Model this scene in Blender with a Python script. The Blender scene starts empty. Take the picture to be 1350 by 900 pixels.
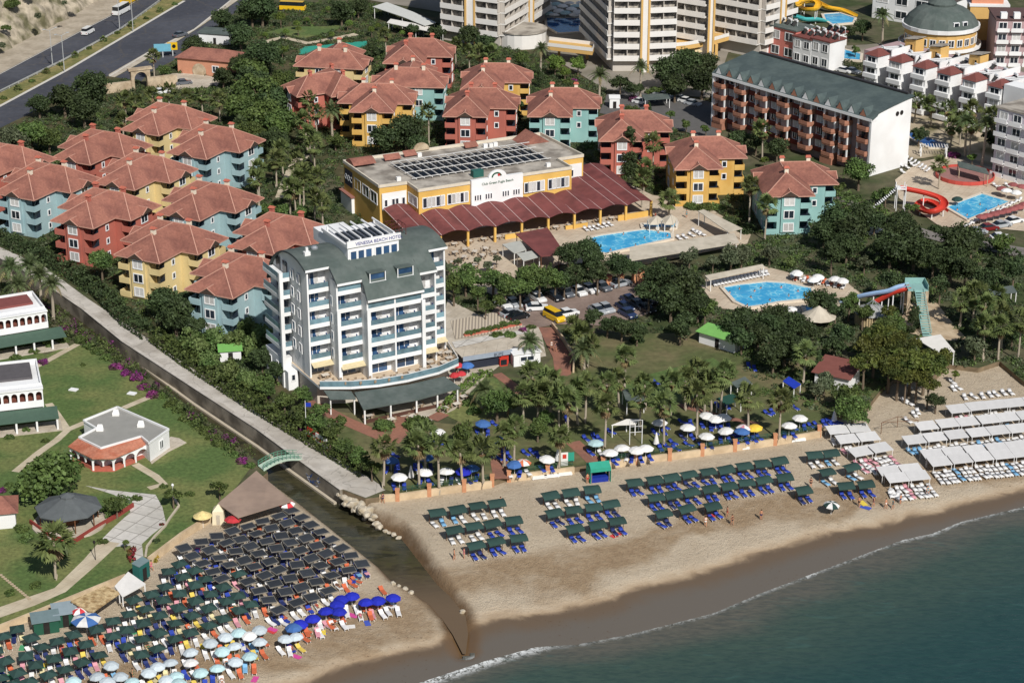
import bpy, bmesh, math, random
import numpy as np
from mathutils import Vector, Matrix
from mathutils.geometry import delaunay_2d_cdt
sc = bpy.context.scene
COL = sc.collection
R = math.radians
rnd = random.Random(7)
# ------------------------------------------------------------------ camera, light, exposure
CAM_H = 143.0; FPX = 2800.0; TILT = R(22.5)
cam = bpy.data.cameras.new('camera'); cam.lens = FPX/1350*36; cam.sensor_width = 36
cam.clip_start = 1; cam.clip_end = 30000
co = bpy.data.objects.new('camera', cam); COL.objects.link(co)
co.location = (0, 0, CAM_H); co.rotation_euler = (R(90)-TILT, 0, 0)
sc.camera = co
SUN = Vector((0.42, -1.0, 0)).normalized()*math.cos(R(42)) + Vector((0, 0, math.sin(R(42))))
w = bpy.data.worlds.new('World'); sc.world = w; w.use_nodes = True
nt = w.node_tree; sky = nt.nodes.new('ShaderNodeTexSky'); sky.sky_type = 'NISHITA'; sky.sun_disc = False
sky.sun_elevation = R(42); sky.sun_rotation = math.atan2(SUN.x, SUN.y)
bg = nt.nodes['Background']; bg.inputs['Strength'].default_value = 0.061
nt.links.new(sky.outputs[0], bg.inputs[0])
sl = bpy.data.lights.new('sun', 'SUN'); sl.energy = 4.3; sl.angle = R(0.5); sl.color = (1, 0.97, 0.92)
so = bpy.data.objects.new('sun', sl); COL.objects.link(so); so.rotation_euler = SUN.to_track_quat('Z', 'Y').to_euler()
so.location = (0, 0, 300)
vs = sc.view_settings; vs.view_transform = 'Standard'; vs.look = 'None'; vs.exposure = 0.0; vs.gamma = 1; vs.use_curve_mapping = False
sc.render.engine = 'CYCLES'; cy = sc.cycles
cy.max_bounces = 5; cy.diffuse_bounces = 2; cy.glossy_bounces = 2; cy.transmission_bounces = 2; cy.transparent_max_bounces = 4
cy.use_denoising = True; cy.caustics_reflective = False; cy.caustics_refractive = False; cy.sample_clamp_indirect = 6
try: cy.denoiser = 'OPENIMAGEDENOISE'; cy.denoising_input_passes = 'RGB_ALBEDO_NORMAL'
except Exception: pass
# ------------------------------------------------------------------ picture point -> point of the place
_F = np.array([0, math.cos(TILT), -math.sin(TILT)]); _U = np.array([0, math.sin(TILT), math.cos(TILT)])
def G(px, py, z=0.0):
    d = FPX*_F + (px-675)*np.array([1., 0, 0]) - (py-450)*_U
    k = (CAM_H-z)/-d[2]
    return Vector((d[0]*k, d[1]*k, z))
def GP(pts, z=0.0): return [G(x, y, z) for x, y in pts]
def zz(ox, oy, s, pts): return [(ox+x/s, oy+y/s) for x, y in pts]
# ------------------------------------------------------------------ helpers
def link(o, parent=None):
    COL.objects.link(o)
    if parent is not None: o.parent = parent
    return o
LABELS = {}
def tag(o, label=None, cat=None, group=None, kind=None):
    if label:
        o['label'] = label
    if cat: o['category'] = cat
    if group: o['group'] = group
    if kind: o['kind'] = kind
    return o
def thing(name, label, cat, loc=(0, 0, 0), rz=0.0, group=None):
    o = bpy.data.objects.new(name, None); o.empty_display_size = .1
    o.location = loc; o.rotation_euler = (0, 0, rz); link(o)
    return tag(o, label, cat, group)
def dup(root, loc, rz=None, label=None, group=None, scale=None):
    r = root.copy(); COL.objects.link(r); r.location = loc
    if rz is not None: r.rotation_euler = (0, 0, rz)
    if scale is not None: r.scale = (scale,)*3 if not isinstance(scale, tuple) else scale
    if label: r['label'] = label
    if group: r['group'] = group
    for ch in KIDS.get(root.name, []):
        c = ch.copy(); COL.objects.link(c); c.parent = r
        for g in KIDS.get(ch.name, []):
            d = g.copy(); COL.objects.link(d); d.parent = c
    return r
KIDS = {}
class MB:
    def __init__(s): s.v = []; s.f = []; s.m = []
    def add(s, vs, fs, m=0):
        n = len(s.v); s.v += [tuple(v) for v in vs]
        for f in fs: s.f.append(tuple(i+n for i in f)); s.m.append(m)
        return s
    def quad(s, a, b, c, d, m=0): return s.add([a, b, c, d], [(0, 1, 2, 3)], m)
    def tri(s, a, b, c, m=0): return s.add([a, b, c], [(0, 1, 2)], m)
    def poly(s, pts, m=0): return s.add(pts, [tuple(range(len(pts)))], m)
    def box(s, x0, y0, z0, x1, y1, z1, m=0):
        vs = [(x0,y0,z0),(x1,y0,z0),(x1,y1,z0),(x0,y1,z0),(x0,y0,z1),(x1,y0,z1),(x1,y1,z1),(x0,y1,z1)]
        return s.add(vs, [(0,3,2,1),(4,5,6,7),(0,1,5,4),(1,2,6,5),(2,3,7,6),(3,0,4,7)], m)
    def prism(s, pts, z0, z1, m=0, mt=None):
        pts = [(p[0], p[1]) for p in pts]
        a = sum(pts[i][0]*pts[(i+1) % len(pts)][1]-pts[(i+1) % len(pts)][0]*pts[i][1] for i in range(len(pts)))
        if a < 0: pts = pts[::-1]
        n = len(pts)
        vs = [(x, y, z0) for x, y in pts]+[(x, y, z1) for x, y in pts]
        s.add(vs, [(i, (i+1) % n, n+(i+1) % n, n+i) for i in range(n)]+[tuple(range(n-1, -1, -1))], m)
        s.add([(x, y, z1) for x, y in pts], [tuple(range(n))], m if mt is None else mt)
        return s
    def tube(s, p, q, r0, r1=None, n=6, m=0, cap=True):
        r1 = r0 if r1 is None else r1
        p = Vector(p); q = Vector(q); d = (q-p)
        if d.length < 1e-6: return s
        d.normalize(); u = d.orthogonal().normalized(); v = d.cross(u)
        vs = []
        for c, r in ((p, r0), (q, r1)):
            for i in range(n):
                a = 2*math.pi*i/n; vs.append(c+u*(r*math.cos(a))+v*(r*math.sin(a)))
        fs = [(i, (i+1) % n, n+(i+1) % n, n+i) for i in range(n)]
        if cap: fs += [tuple(range(n-1, -1, -1)), tuple(range(n, 2*n))]
        return s.add(vs, fs, m)
    def lathe(s, prof, n=12, m=0, c=(0, 0, 0), sy=1.0):
        vs = []; fs = []
        for r, z in prof:
            for i in range(n):
                a = 2*math.pi*i/n; vs.append((c[0]+r*math.cos(a), c[1]+r*math.sin(a)*sy, c[2]+z))
        for k in range(len(prof)-1):
            for i in range(n):
                fs.append((k*n+i, k*n+(i+1) % n, (k+1)*n+(i+1) % n, (k+1)*n+i))
        fs.append(tuple(range(n-1, -1, -1))); fs.append(tuple((len(prof)-1)*n+i for i in range(n)))
        return s.add(vs, fs, m)
    def wallbox(s, a, b, t, z0, z1, m=0):
        """upright slab from a to b (2-D), thickness t"""
        a = Vector((a[0], a[1])); b = Vector((b[0], b[1])); d = (b-a).normalized(); n = Vector((-d.y, d.x))*(t/2)
        return s.prism([a+n, b+n, b-n, a-n], z0, z1, m)
    def bar(s, p, q, w, h, m=0):
        """sloping box from p to q, width w (horizontal), height h"""
        p = Vector(p); q = Vector(q); d = (q-p).normalized(); sd = d.cross(Vector((0, 0, 1)))
        if sd.length < 1e-4: sd = Vector((1, 0, 0))
        sd.normalize(); up = sd.cross(d)
        vs = []
        for c in (p, q):
            for a, b in ((-1,-1),(1,-1),(1,1),(-1,1)): vs.append(c+sd*(a*w/2)+up*(b*h/2))
        return s.add(vs, [(0,1,2,3),(7,6,5,4),(0,4,5,1),(1,5,6,2),(2,6,7,3),(3,7,4,0)], m)
    def mesh(s, name, mats):
        me = bpy.data.meshes.new(name); me.from_pydata(s.v, [], s.f)
        for m in (mats if isinstance(mats, (list, tuple)) else [mats]): me.materials.append(m)
        if any(s.m): me.polygons.foreach_set('material_index', s.m)
        me.update(); return me
    def build(s, name, mats, parent=None, loc=None, rz=0.0):
        return put(name, s.mesh(name, mats), parent, loc, rz)
def put(name, me, parent=None, loc=None, rz=0.0):
    o = bpy.data.objects.new(name, me)
    if loc is not None: o.location = loc
    if rz: o.rotation_euler = (0, 0, rz)
    link(o, parent)
    if parent is not None: KIDS.setdefault(parent.name, []).append(o)
    return o
def lin(c):
    c = c/255.0
    return c/12.92 if c <= .04045 else ((c+.055)/1.055)**2.4
def rgb(r, g, b): return (lin(r), lin(g), lin(b), 1)
MATS = {}
def M(name, col, rough=.85, var=.12, scale=1.2, bump=0.0, bscale=8.0, spec=.3, metal=0.0, rand=0.0, col2=None, s2=.25, space='Object'):
    """procedural paint/cloth/plaster: base colour, noise mottling, optional second colour in larger patches, bump, per-object change"""
    if name in MATS: return MATS[name]
    m = bpy.data.materials.new(name); m.use_nodes = True; n = m.node_tree; L = n.links.new
    b = n.nodes['Principled BSDF']; b.inputs['Roughness'].default_value = rough; b.inputs['Metallic'].default_value = metal
    b.inputs['Specular IOR Level'].default_value = spec
    tc = n.nodes.new('ShaderNodeTexCoord')
    nz = n.nodes.new('ShaderNodeTexNoise'); nz.inputs['Scale'].default_value = scale; nz.inputs['Detail'].default_value = 5
    L(tc.outputs[space], nz.inputs['Vector'])
    mr = n.nodes.new('ShaderNodeMapRange'); mr.inputs['From Min'].default_value = .25; mr.inputs['From Max'].default_value = .75
    mr.inputs['To Min'].default_value = 1-var; mr.inputs['To Max'].default_value = 1+var
    L(nz.outputs['Fac'], mr.inputs['Value'])
    hs = n.nodes.new('ShaderNodeHueSaturation'); hs.inputs['Color'].default_value = col
    if col2 is not None:
        n2 = n.nodes.new('ShaderNodeTexNoise'); n2.inputs['Scale'].default_value = s2; n2.inputs['Detail'].default_value = 6
        L(tc.outputs[space], n2.inputs['Vector'])
        cr = n.nodes.new('ShaderNodeMapRange'); cr.inputs['From Min'].default_value = .42; cr.inputs['From Max'].default_value = .62
        L(n2.outputs['Fac'], cr.inputs['Value'])
        mx = n.nodes.new('ShaderNodeMix'); mx.data_type = 'RGBA'; mx.inputs['A'].default_value = col; mx.inputs['B'].default_value = col2
        L(cr.outputs[0], mx.inputs['Factor']); L(mx.outputs['Result'], hs.inputs['Color'])
    v = mr.outputs[0]
    if rand:
        oi = n.nodes.new('ShaderNodeObjectInfo')
        r2 = n.nodes.new('ShaderNodeMapRange'); r2.inputs['To Min'].default_value = 1-rand; r2.inputs['To Max'].default_value = 1+rand
        L(oi.outputs['Random'], r2.inputs['Value'])
        mu = n.nodes.new('ShaderNodeMath'); mu.operation = 'MULTIPLY'; L(mr.outputs[0], mu.inputs[0]); L(r2.outputs[0], mu.inputs[1]); v = mu.outputs[0]
    L(v, hs.inputs['Value']); L(hs.outputs[0], b.inputs['Base Color'])
    if bump:
        nb = n.nodes.new('ShaderNodeTexNoise'); nb.inputs['Scale'].default_value = bscale; nb.inputs['Detail'].default_value = 4
        L(tc.outputs[space], nb.inputs['Vector'])
        bp = n.nodes.new('ShaderNodeBump'); bp.inputs['Strength'].default_value = bump; bp.inputs['Distance'].default_value = .1
        L(nb.outputs['Fac'], bp.inputs['Height']); L(bp.outputs[0], b.inputs['Normal'])
    MATS[name] = m; return m
def glassmat(name, col, rough=.08):
    return M(name, col, rough, .35, .8, spec=.8, rand=.3)
def inpoly(x, y, poly):
    c = False; n = len(poly); j = n-1
    for i in range(n):
        xi, yi = poly[i][0], poly[i][1]; xj, yj = poly[j][0], poly[j][1]
        if (yi > y) != (yj > y) and x < (xj-xi)*(y-yi)/(yj-yi)+xi: c = not c
        j = i
    return c
ORD = ['nearest', 'second nearest', 'third nearest', 'fourth nearest', 'fifth nearest', 'sixth nearest', 'seventh nearest', 'eighth nearest', 'ninth nearest', 'tenth nearest', 'eleventh nearest', 'twelfth nearest']
NTH = ['first', 'second', 'third', 'fourth', 'fifth', 'sixth', 'seventh', 'eighth', 'ninth', 'tenth', 'eleventh', 'twelfth', 'thirteenth', 'fourteenth', 'fifteenth', 'sixteenth', 'seventeenth', 'eighteenth', 'nineteenth', 'twentieth']
# ------------------------------------------------------------------ the ground, the beach, the sea
SEA = -2.6
COAST = GP([(-700,1130),(-60,850),(0,824),(165,757),(190,737),(290,672),(338,634),(353,622),(335,606),(307,580),(262,545),(212,508),(160,468),(110,432),(60,396),(0,352),(-110,290),
            (-110,276),(0,339),(60,373),(110,407),(163,450),(340,565),(382,596),(450,645),(482,657),(523,652),(650,634),(670,627),(757,616),(795,610),(926,593),(1028,578),(1082,568),
            (1092,550),(1140,540),(1160,515),(1178,500),(1235,494),(1250,480),(1290,485),(1318,476),(1350,503),(1420,545),(2100,760)])
SHORE = GP([(-300,1200),(440,945),(555,899),(640,871),(705,853),(762,849),(830,836),(890,821),(941,808),(1000,783),(1066,758),(1138,731),(1189,712),(1230,703),(1266,688),(1350,668),(1420,648),(2100,470)], SEA)
WETL = GP([(-300,1120),(400,908),(470,882),(530,866),(600,850),(625,836),(660,822),(724,816),(770,808),(811,798),(839,782),(890,772),(941,760),(1000,738),(1087,712),(1153,698),(1240,678),(1350,652),(1420,634),(2100,450)], SEA)
CRK_L = [(-110,300),(0,362),(60,403),(110,440),(160,475),(212,515),(262,552),(307,588),(335,614),(355,634),(404,670),(458,713),(509,754),(524,770),(555,785),(573,797),(588,814),(600,836),(610,862)]
CRK_R = [(-110,296),(0,352),(60,386),(110,420),(163,463),(340,589),(382,620),(442,663),(470,678),(494,693),(524,708),(552,744),(573,772),(588,786),(608,813),(614,836),(614,862)]
CREEK = GP(CRK_L, SEA+.05)+GP(CRK_R, SEA+.05)[::-1]
def pdist(X, Y, line, closed=False):
    """distance to a polyline, and its sign (left of the line is +)"""
    best = np.full(X.shape, 1e9); sg = np.zeros(X.shape)
    n = len(line)
    for i in range(n if closed else n-1):
        a = line[i]; b = line[(i+1) % n]; dx, dy = b[0]-a[0], b[1]-a[1]; l2 = dx*dx+dy*dy
        t = np.clip(((X-a[0])*dx+(Y-a[1])*dy)/l2, 0, 1)
        d = np.hypot(X-a[0]-t*dx, Y-a[1]-t*dy); c = (dx*(Y-a[1])-dy*(X-a[0]))
        k = d < best-1e-9; best = np.where(k, d, best); sg = np.where(k, np.sign(c), sg)
    return best, sg
def inpoly_np(X, Y, poly):
    c = np.zeros(X.shape, bool); n = len(poly); j = n-1
    for i in range(n):
        xi, yi = poly[i][0], poly[i][1]; xj, yj = poly[j][0], poly[j][1]
        if yi != yj:
            c ^= ((yi > Y) != (yj > Y)) & (X < (xj-xi)*(Y-yi)/(yj-yi)+xi)
        j = i
    return c
def beach_z(X, Y):
    d, s = pdist(X, Y, SHORE); d = d*s
    z = np.where(d > 0, np.minimum(SEA+d*.062, -.85), SEA+d*.09)
    dc, _ = pdist(X, Y, CREEK, True); ins = inpoly_np(X, Y, CREEK)
    dc = np.where(ins, -dc, dc)
    bank = np.clip((dc+.2)/2.2, 0, 1); bank = bank*bank*(3-2*bank)
    zc = -2.95
    return np.where(d > -1, z*bank+zc*(1-bank), z)
def BZ(x, y): return float(beach_z(np.array([x]), np.array([y]))[0])
def GB(px, py):
    z = -1.2
    for _ in range(4): p = G(px, py, z); z = BZ(p.x, p.y)
    return G(px, py, z)
def attr_mesh(name, xs, ys, zref, zfun, attrs):
    PX, PY = np.meshgrid(np.array(xs, float), np.array(ys, float))
    d0 = FPX*_F[1]-(PY-450)*_U[1]; d2 = FPX*_F[2]-(PY-450)*_U[2]
    k = (CAM_H-zref)/-d2; X = (PX-675)*k; Y = d0*k
    Z = zfun(X, Y); h, wd = X.shape
    me = bpy.data.meshes.new(name)
    V = np.stack([X, Y, Z], -1).reshape(-1, 3)
    idx = np.arange(h*wd).reshape(h, wd)
    Fq = np.stack([idx[1:, :-1], idx[1:, 1:], idx[:-1, 1:], idx[:-1, :-1]], -1).reshape(-1, 4)
    me.vertices.add(len(V)); me.vertices.foreach_set('co', V.astype(np.float32).ravel())
    me.loops.add(Fq.size); me.loops.foreach_set('vertex_index', Fq.astype(np.int32).ravel())
    me.polygons.add(len(Fq)); me.polygons.foreach_set('loop_start', np.arange(0, Fq.size, 4, dtype=np.int32))
    me.polygons.foreach_set('use_smooth', np.ones(len(Fq), bool))
    for an, fn in attrs.items():
        a = me.attributes.new(an, 'FLOAT', 'POINT'); a.data.foreach_set('value', fn(X, Y).astype(np.float32).ravel())
    me.update(); me.validate(); return me
def steps(a, b, s): return list(np.arange(a, b, s))
def nodes(name):
    m = bpy.data.materials.new(name); m.use_nodes = True; n = m.node_tree
    return m, n, n.links.new, n.nodes['Principled BSDF']
def N(n, t, **kw):
    o = n.nodes.new(t)
    for k, v in kw.items():
        if k in o.inputs: o.inputs[k].default_value = v
        else: setattr(o, k, v)
    return o
def mixc(n, fac, a, b):
    x = n.nodes.new('ShaderNodeMix'); x.data_type = 'RGBA'
    for nm, val in (('Factor', fac), ('A', a), ('B', b)):
        if hasattr(val, 'links') or hasattr(val, 'node'): n.links.new(val, x.inputs[nm])
        else: x.inputs[nm].default_value = val
    return x.outputs['Result']
def rng(n, v, a, b, c=0., d=1., smooth=True):
    x = n.nodes.new('ShaderNodeMapRange'); x.interpolation_type = 'SMOOTHSTEP' if smooth else 'LINEAR'
    n.links.new(v, x.inputs['Value'])
    for k, q in (('From Min', a), ('From Max', b), ('To Min', c), ('To Max', d)): x.inputs[k].default_value = q
    return x.outputs[0]
def mth(n, op, a, b=None):
    x = n.nodes.new('ShaderNodeMath'); x.operation = op
    for i, q in enumerate((a, b)):
        if q is None: continue
        if hasattr(q, 'node'): n.links.new(q, x.inputs[i])
        else: x.inputs[i].default_value = q
    return x.outputs[0]
def noise(n, vec, scale, detail=5, rough=.55, dist=0.):
    x = N(n, 'ShaderNodeTexNoise'); x.inputs['Scale'].default_value = scale; x.inputs['Detail'].default_value = detail
    x.inputs['Roughness'].default_value = rough; x.inputs['Distortion'].default_value = dist
    n.links.new(vec, x.inputs['Vector']); return x.outputs['Fac']
# sand
m, n, L, b = nodes('sand'); tc = N(n, 'ShaderNodeTexCoord').outputs['Object']
dw = N(n, 'ShaderNodeAttribute', attribute_name='wet_edge').outputs['Fac']; dk = N(n, 'ShaderNodeAttribute', attribute_name='creek').outputs['Fac']
n1 = noise(n, tc, .055, 6); n2 = noise(n, tc, .9, 6, .65); n3 = noise(n, tc, 6., 3, .6); n4 = noise(n, tc, .18, 5, .6, .6)
dry = mixc(n, rng(n, n4, .35, .68), rgb(190,173,149), rgb(200,184,160)); n5 = noise(n, tc, 3.2, 5, .75)
dry = mixc(n, rng(n, n5, .5, .68, 0, .5), dry, rgb(162,143,119)); dry = mixc(n, rng(n, n5, .48, .3, 0, .35), dry, rgb(214,200,178))
dry = mixc(n, rng(n, n2, .56, .74, 0, .4), dry, rgb(158,139,115))
dwn = mth(n, 'ADD', dw, mth(n, 'MULTIPLY', mth(n, 'SUBTRACT', n1, .5), 26))
band = mth(n, 'MULTIPLY', rng(n, dwn, 4., 8.), rng(n, dwn, 16., 12.))
damp = mixc(n, rng(n, n2, .3, .7), rgb(148,124,96), rgb(166,143,114))
c = mixc(n, mth(n, 'MULTIPLY', band, rng(n, n4, .3, .55, .45, .95)), dry, damp)
dwe = mth(n, 'ADD', dw, mth(n, 'MULTIPLY', mth(n, 'SUBTRACT', n4, .5), 3.5))
c = mixc(n, rng(n, dwe, 3.6, .3, 0, .8), c, rgb(150,126,98))
c = mixc(n, rng(n, dwe, 1.4, -.2), c, rgb(106,90,73))
c = mixc(n, rng(n, dwe, -.5, -4), c, rgb(104,97,88))
dkn = mth(n, 'ADD', dk, mth(n, 'MULTIPLY', mth(n, 'SUBTRACT', n4, .5), 2.5))
c = mixc(n, rng(n, dkn, 2.6, .4), c, rgb(112,88,62))
c = mixc(n, mth(n, 'MULTIPLY', rng(n, noise(n, tc, 2.1, 3), .64, .7), rng(n, n1, .45, .6, 0, .6)), c, rgb(88,70,52))
L(c, b.inputs['Base Color']); L(rng(n, dwe, .2, 1.5, .28, .95), b.inputs['Roughness']); b.inputs['Specular IOR Level'].default_value = .3
bp = N(n, 'ShaderNodeBump'); bp.inputs['Strength'].default_value = .9; bp.inputs['Distance'].default_value = .3
L(mth(n, 'MULTIPLY', mth(n, 'ADD', mth(n, 'ADD', n2, mth(n, 'MULTIPLY', n5, .8)), mth(n, 'MULTIPLY', n3, .6)), rng(n, dwe, .5, 4)), bp.inputs['Height']); L(bp.outputs[0], b.inputs['Normal'])
SAND = m
xs = [-700,-450,-250,-140]+steps(-90, 1440, 4)+[1500,1600,1800,2100]; ys = steps(400, 1010, 4)+[1040,1090,1150,1250]
me = attr_mesh('beach_sand', xs, ys, -2, beach_z, {'wet_edge': lambda X, Y: (lambda q: q[0]*q[1])(pdist(X, Y, WETL)),
     'creek': lambda X, Y: np.where(inpoly_np(X, Y, CREEK), -1, 1)*pdist(X, Y, CREEK, True)[0]})
me.materials.append(SAND); tag(put('beach', me), 'pale sandy beach with a damp brown band beside the sea', 'beach', kind='structure')
# sea
m, n, L, b = nodes('sea_water'); tc = N(n, 'ShaderNodeTexCoord').outputs['Object']
ds = N(n, 'ShaderNodeAttribute', attribute_name='off_shore').outputs['Fac']
al = N(n, 'ShaderNodeMapping'); al.inputs['Rotation'].default_value = (0, 0, R(-31)); al.inputs['Scale'].default_value = (.35, 1, 1); L(tc, al.inputs['Vector'])
w1 = noise(n, al.outputs[0], .55, 5, .6, .4); w2 = noise(n, al.outputs[0], 1.8, 4, .65); w0 = noise(n, al.outputs[0], .05, 4)
dn = mth(n, 'ADD', ds, mth(n, 'MULTIPLY', mth(n, 'SUBTRACT', w0, .5), 16))
c = mixc(n, rng(n, dn, .3, 8), rgb(96,93,83), rgb(66,83,73))
c = mixc(n, rng(n, dn, 6, 26), c, rgb(45,72,69))
c = mixc(n, rng(n, dn, 20, 60), c, rgb(28,63,68))
c = mixc(n, rng(n, w2, .35, .72, 0, .35), c, rgb(15,44,48))
c = mixc(n, rng(n, w1, .56, .74, 0, .35), c, rgb(70,104,98))
fo = N(n, 'ShaderNodeAttribute', attribute_name='foam').outputs['Fac']
fn = mth(n, 'MULTIPLY', fo, rng(n, noise(n, tc, 1.3, 6, .75, 1.), .40, .56))
c = mixc(n, fn, c, rgb(226,228,226))
L(c, b.inputs['Base Color']); L(rng(n, fn, 0, 1, .16, .8), b.inputs['Roughness']); b.inputs['IOR'].default_value = 1.33; b.inputs['Specular IOR Level'].default_value = .45
bp = N(n, 'ShaderNodeBump'); bp.inputs['Strength'].default_value = .5; bp.inputs['Distance'].default_value = .3
L(mth(n, 'ADD', mth(n, 'MULTIPLY', w1, 1.3), mth(n, 'MULTIPLY', w2, .6)), bp.inputs['Height']); L(bp.outputs[0], b.inputs['Normal'])
FOAM = GP([(560,897),(600,883),(640,870),(668,861),(700,853),(718,847)], SEA)
FOAM2 = GP([(1064,759),(1078,753)], SEA); FOAM3 = GP([(1135,731),(1150,724),(1168,718)], SEA); FOAM4 = GP([(1188,712),(1205,707),(1228,703),(1262,688),(1290,679),(1350,667),(1420,648)], SEA)
def foamf(X, Y):
    r = np.zeros(X.shape)
    for ln, wd, st in ((FOAM, 1.5, 1.0), (FOAM2, .45, .9), (FOAM3, .5, .9), (FOAM4, .6, .8)):
        d, _ = pdist(X, Y, ln); r = np.maximum(r, st*np.clip(1.35-d/wd, 0, 1))
    d, s = pdist(X, Y, SHORE); r = np.maximum(r, .42*np.clip(1.2-np.abs(d)/.45, 0, 1))
    return r
me = attr_mesh('sea_water', [-900,-450,-250,-140,-60,0,60,120,180,240,300]+steps(360, 1440, 5)+[1500,1600,1800,2200], [440,470,500,530]+steps(560, 1000, 4)+[1040,1090,1150,1300,1500], SEA,
    lambda X, Y: np.full(X.shape, SEA), {'off_shore': lambda X, Y: -(lambda q: q[0]*q[1])(pdist(X, Y, SHORE)), 'foam': foamf})
me.materials.append(m)
# only the seaward cells stay, so no sea sheet lies under the beach
bmx = bmesh.new(); bmx.from_mesh(me); la = bmx.verts.layers.float.get('off_shore')
bmesh.ops.delete(bmx, geom=[f for f in bmx.faces if all(v[la] < -2.0 for v in f.verts)], context='FACES'); bmx.to_mesh(me); bmx.free()
tag(put('sea', me), 'calm teal sea with a thin line of foam on the sand', 'sea', kind='structure')
# creek water
m, n, L, b = nodes('creek_water'); tc = N(n, 'ShaderNodeTexCoord').outputs['Object']
al = N(n, 'ShaderNodeMapping'); al.inputs['Rotation'].default_value = (0, 0, R(55)); al.inputs['Scale'].default_value = (.3, 1, 1); L(tc, al.inputs['Vector'])
a1 = noise(n, al.outputs[0], .5, 6, .65, 1.2); a2 = noise(n, al.outputs[0], 2.2, 4)
sxyz = N(n, 'ShaderNodeSeparateXYZ'); L(tc, sxyz.inputs[0]); far = rng(n, sxyz.outputs['Y'], 271, 254)
c = mixc(n, rng(n, a1, .35, .6), rgb(44,44,32), rgb(70,66,46)); c = mixc(n, rng(n, a1, .58, .72, 0, .8), c, rgb(58,70,26))
c = mixc(n, rng(n, a2, .6, .75, 0, .5), c, rgb(104,98,84)); c = mixc(n, mth(n, 'MULTIPLY', far, .92), c, rgb(112,93,71))
L(c, b.inputs['Base Color']); b.inputs['Roughness'].default_value = .15; b.inputs['Specular IOR Level'].default_value = .35
def offs(l, dist0):
    out = []
    for i, p in enumerate(l):
        dist = dist0*min(1, (len(l)-1-i)/4); d = (l[min(i+1, len(l)-1)]-l[max(i-1, 0)]).to_2d().normalized(); out.append((p.x-d.y*dist, p.y+d.x*dist, SEA+.05))
    return out
me = MB().poly(offs(GP(CRK_L, SEA), -1.3)+offs(GP(CRK_R, SEA), 1.3)[::-1]).mesh('creek_water', m); tag(put('creek', me), 'murky brown green creek running from the walled channel to the sea', 'creek', kind='structure')
# land: one sheet to the horizon with the shore and the channel cut out of it
far_pts = [Vector((-9000, 100, 0)), Vector((-9000, 16000, 0)), Vector((9000, 16000, 0)), Vector((9000, 100, 0))]
ring = [p.to_2d() for p in COAST]+[Vector((9000, 400)), Vector((9000, 16000)), Vector((-9000, 16000)), Vector((-9000, 100))]
ne = len(ring)
vv, ee, ff, _, _, _ = delaunay_2d_cdt(ring, [], [list(range(ne))], 1, 1e-5)
GM = M('ground_soil', rgb(92,88,66), .95, .3, .5, bump=.4, bscale=2, col2=rgb(62,72,40), s2=.09)
gm = MB(); gm.add([(v.x, v.y, 0) for v in vv], [tuple(f) for f in ff])
for i in range(len(COAST)-1):
    a, c2 = COAST[i], COAST[i+1]; gm.quad((a.x, a.y, 0), (c2.x, c2.y, 0), (c2.x, c2.y, -4), (a.x, a.y, -4), 1)
EARTH = M('bank_earth', rgb(120,104,82), .95, .3, .8, bump=.4)
g = gm.build('ground', [GM, EARTH]); bm = bmesh.new(); bm.from_mesh(g.data); bmesh.ops.recalc_face_normals(bm, faces=bm.faces[:]); bm.to_mesh(g.data); bm.free()
tag(g, 'dry soil and scrub ground under the resort', 'ground', kind='structure')
LAYER = [0]
def sheet(name, pts, mat, label, cat=None, z=None, px=True):
    if z is None: LAYER[0] += 1; z = .004*LAYER[0]
    P3 = GP(pts, 0) if px else pts
    vv, ee, ff, _, _, _ = delaunay_2d_cdt([Vector((p[0], p[1])) for p in P3], [], [list(range(len(P3)))], 1, 1e-5)
    mb = MB(); mb.add([(v.x, v.y, z) for v in vv], [tuple(f) for f in ff])
    o = mb.build(name, mat); bm = bmesh.new(); bm.from_mesh(o.data)
    for f in bm.faces:
        f.normal_update()
        if f.normal.z < 0: f.normal_flip()
    bm.to_mesh(o.data); bm.free()
    return tag(o, label, cat or name.replace('_', ' '), kind='structure')
def ribbon(pts, wd):
    """polygon round a polyline of ground points given in picture coordinates; wd metres"""
    P3 = [p.to_2d() for p in GP(pts, 0)]; l = []; r = []
    for i, p in enumerate(P3):
        d = (P3[min(i+1, len(P3)-1)]-P3[max(i-1, 0)]).normalized(); q = Vector((-d.y, d.x))*wd/2
        l.append(p+q); r.append(p-q)
    return l+r[::-1]
LAWN = M('lawn', rgb(84,104,56), .95, .32, 1.6, bump=.6, bscale=5, col2=rgb(114,118,70), s2=.1)
DRYL = M('dry_lawn', rgb(86,93,56), .95, .25, .8, bump=.5, bscale=5, col2=rgb(112,104,74), s2=.12)
GARD = M('garden_soil', rgb(62,66,38), .95, .35, .6, bump=.6, bscale=2, col2=rgb(88,80,56), s2=.12)
CONC = M('concrete', rgb(194,187,177), .9, .14, .5, bump=.15, bscale=4, col2=rgb(172,164,153), s2=.15)
PAVE = M('pale_paving', rgb(196,185,168), .85, .1, 1.5, col2=rgb(178,166,148), s2=.25)
GREYP = M('grey_paving', rgb(204,199,191), .85, .1, 1.0, col2=rgb(188,183,174), s2=.2)
BRICK = M('brick_paving', rgb(150,104,86), .9, .15, 2.5, col2=rgb(134,96,82), s2=.3)
LOT = M('parking_paving', rgb(140,122,112), .9, .12, 1.5, col2=rgb(126,108,98), s2=.2)
TAR = M('asphalt', rgb(66,68,76), .9, .16, .6, bump=.15, bscale=6, col2=rgb(78,80,88), s2=.05)
PATHM = M('path_paving', rgb(200,187,163), .9, .12, 1.2, col2=rgb(182,168,143), s2=.3)
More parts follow.
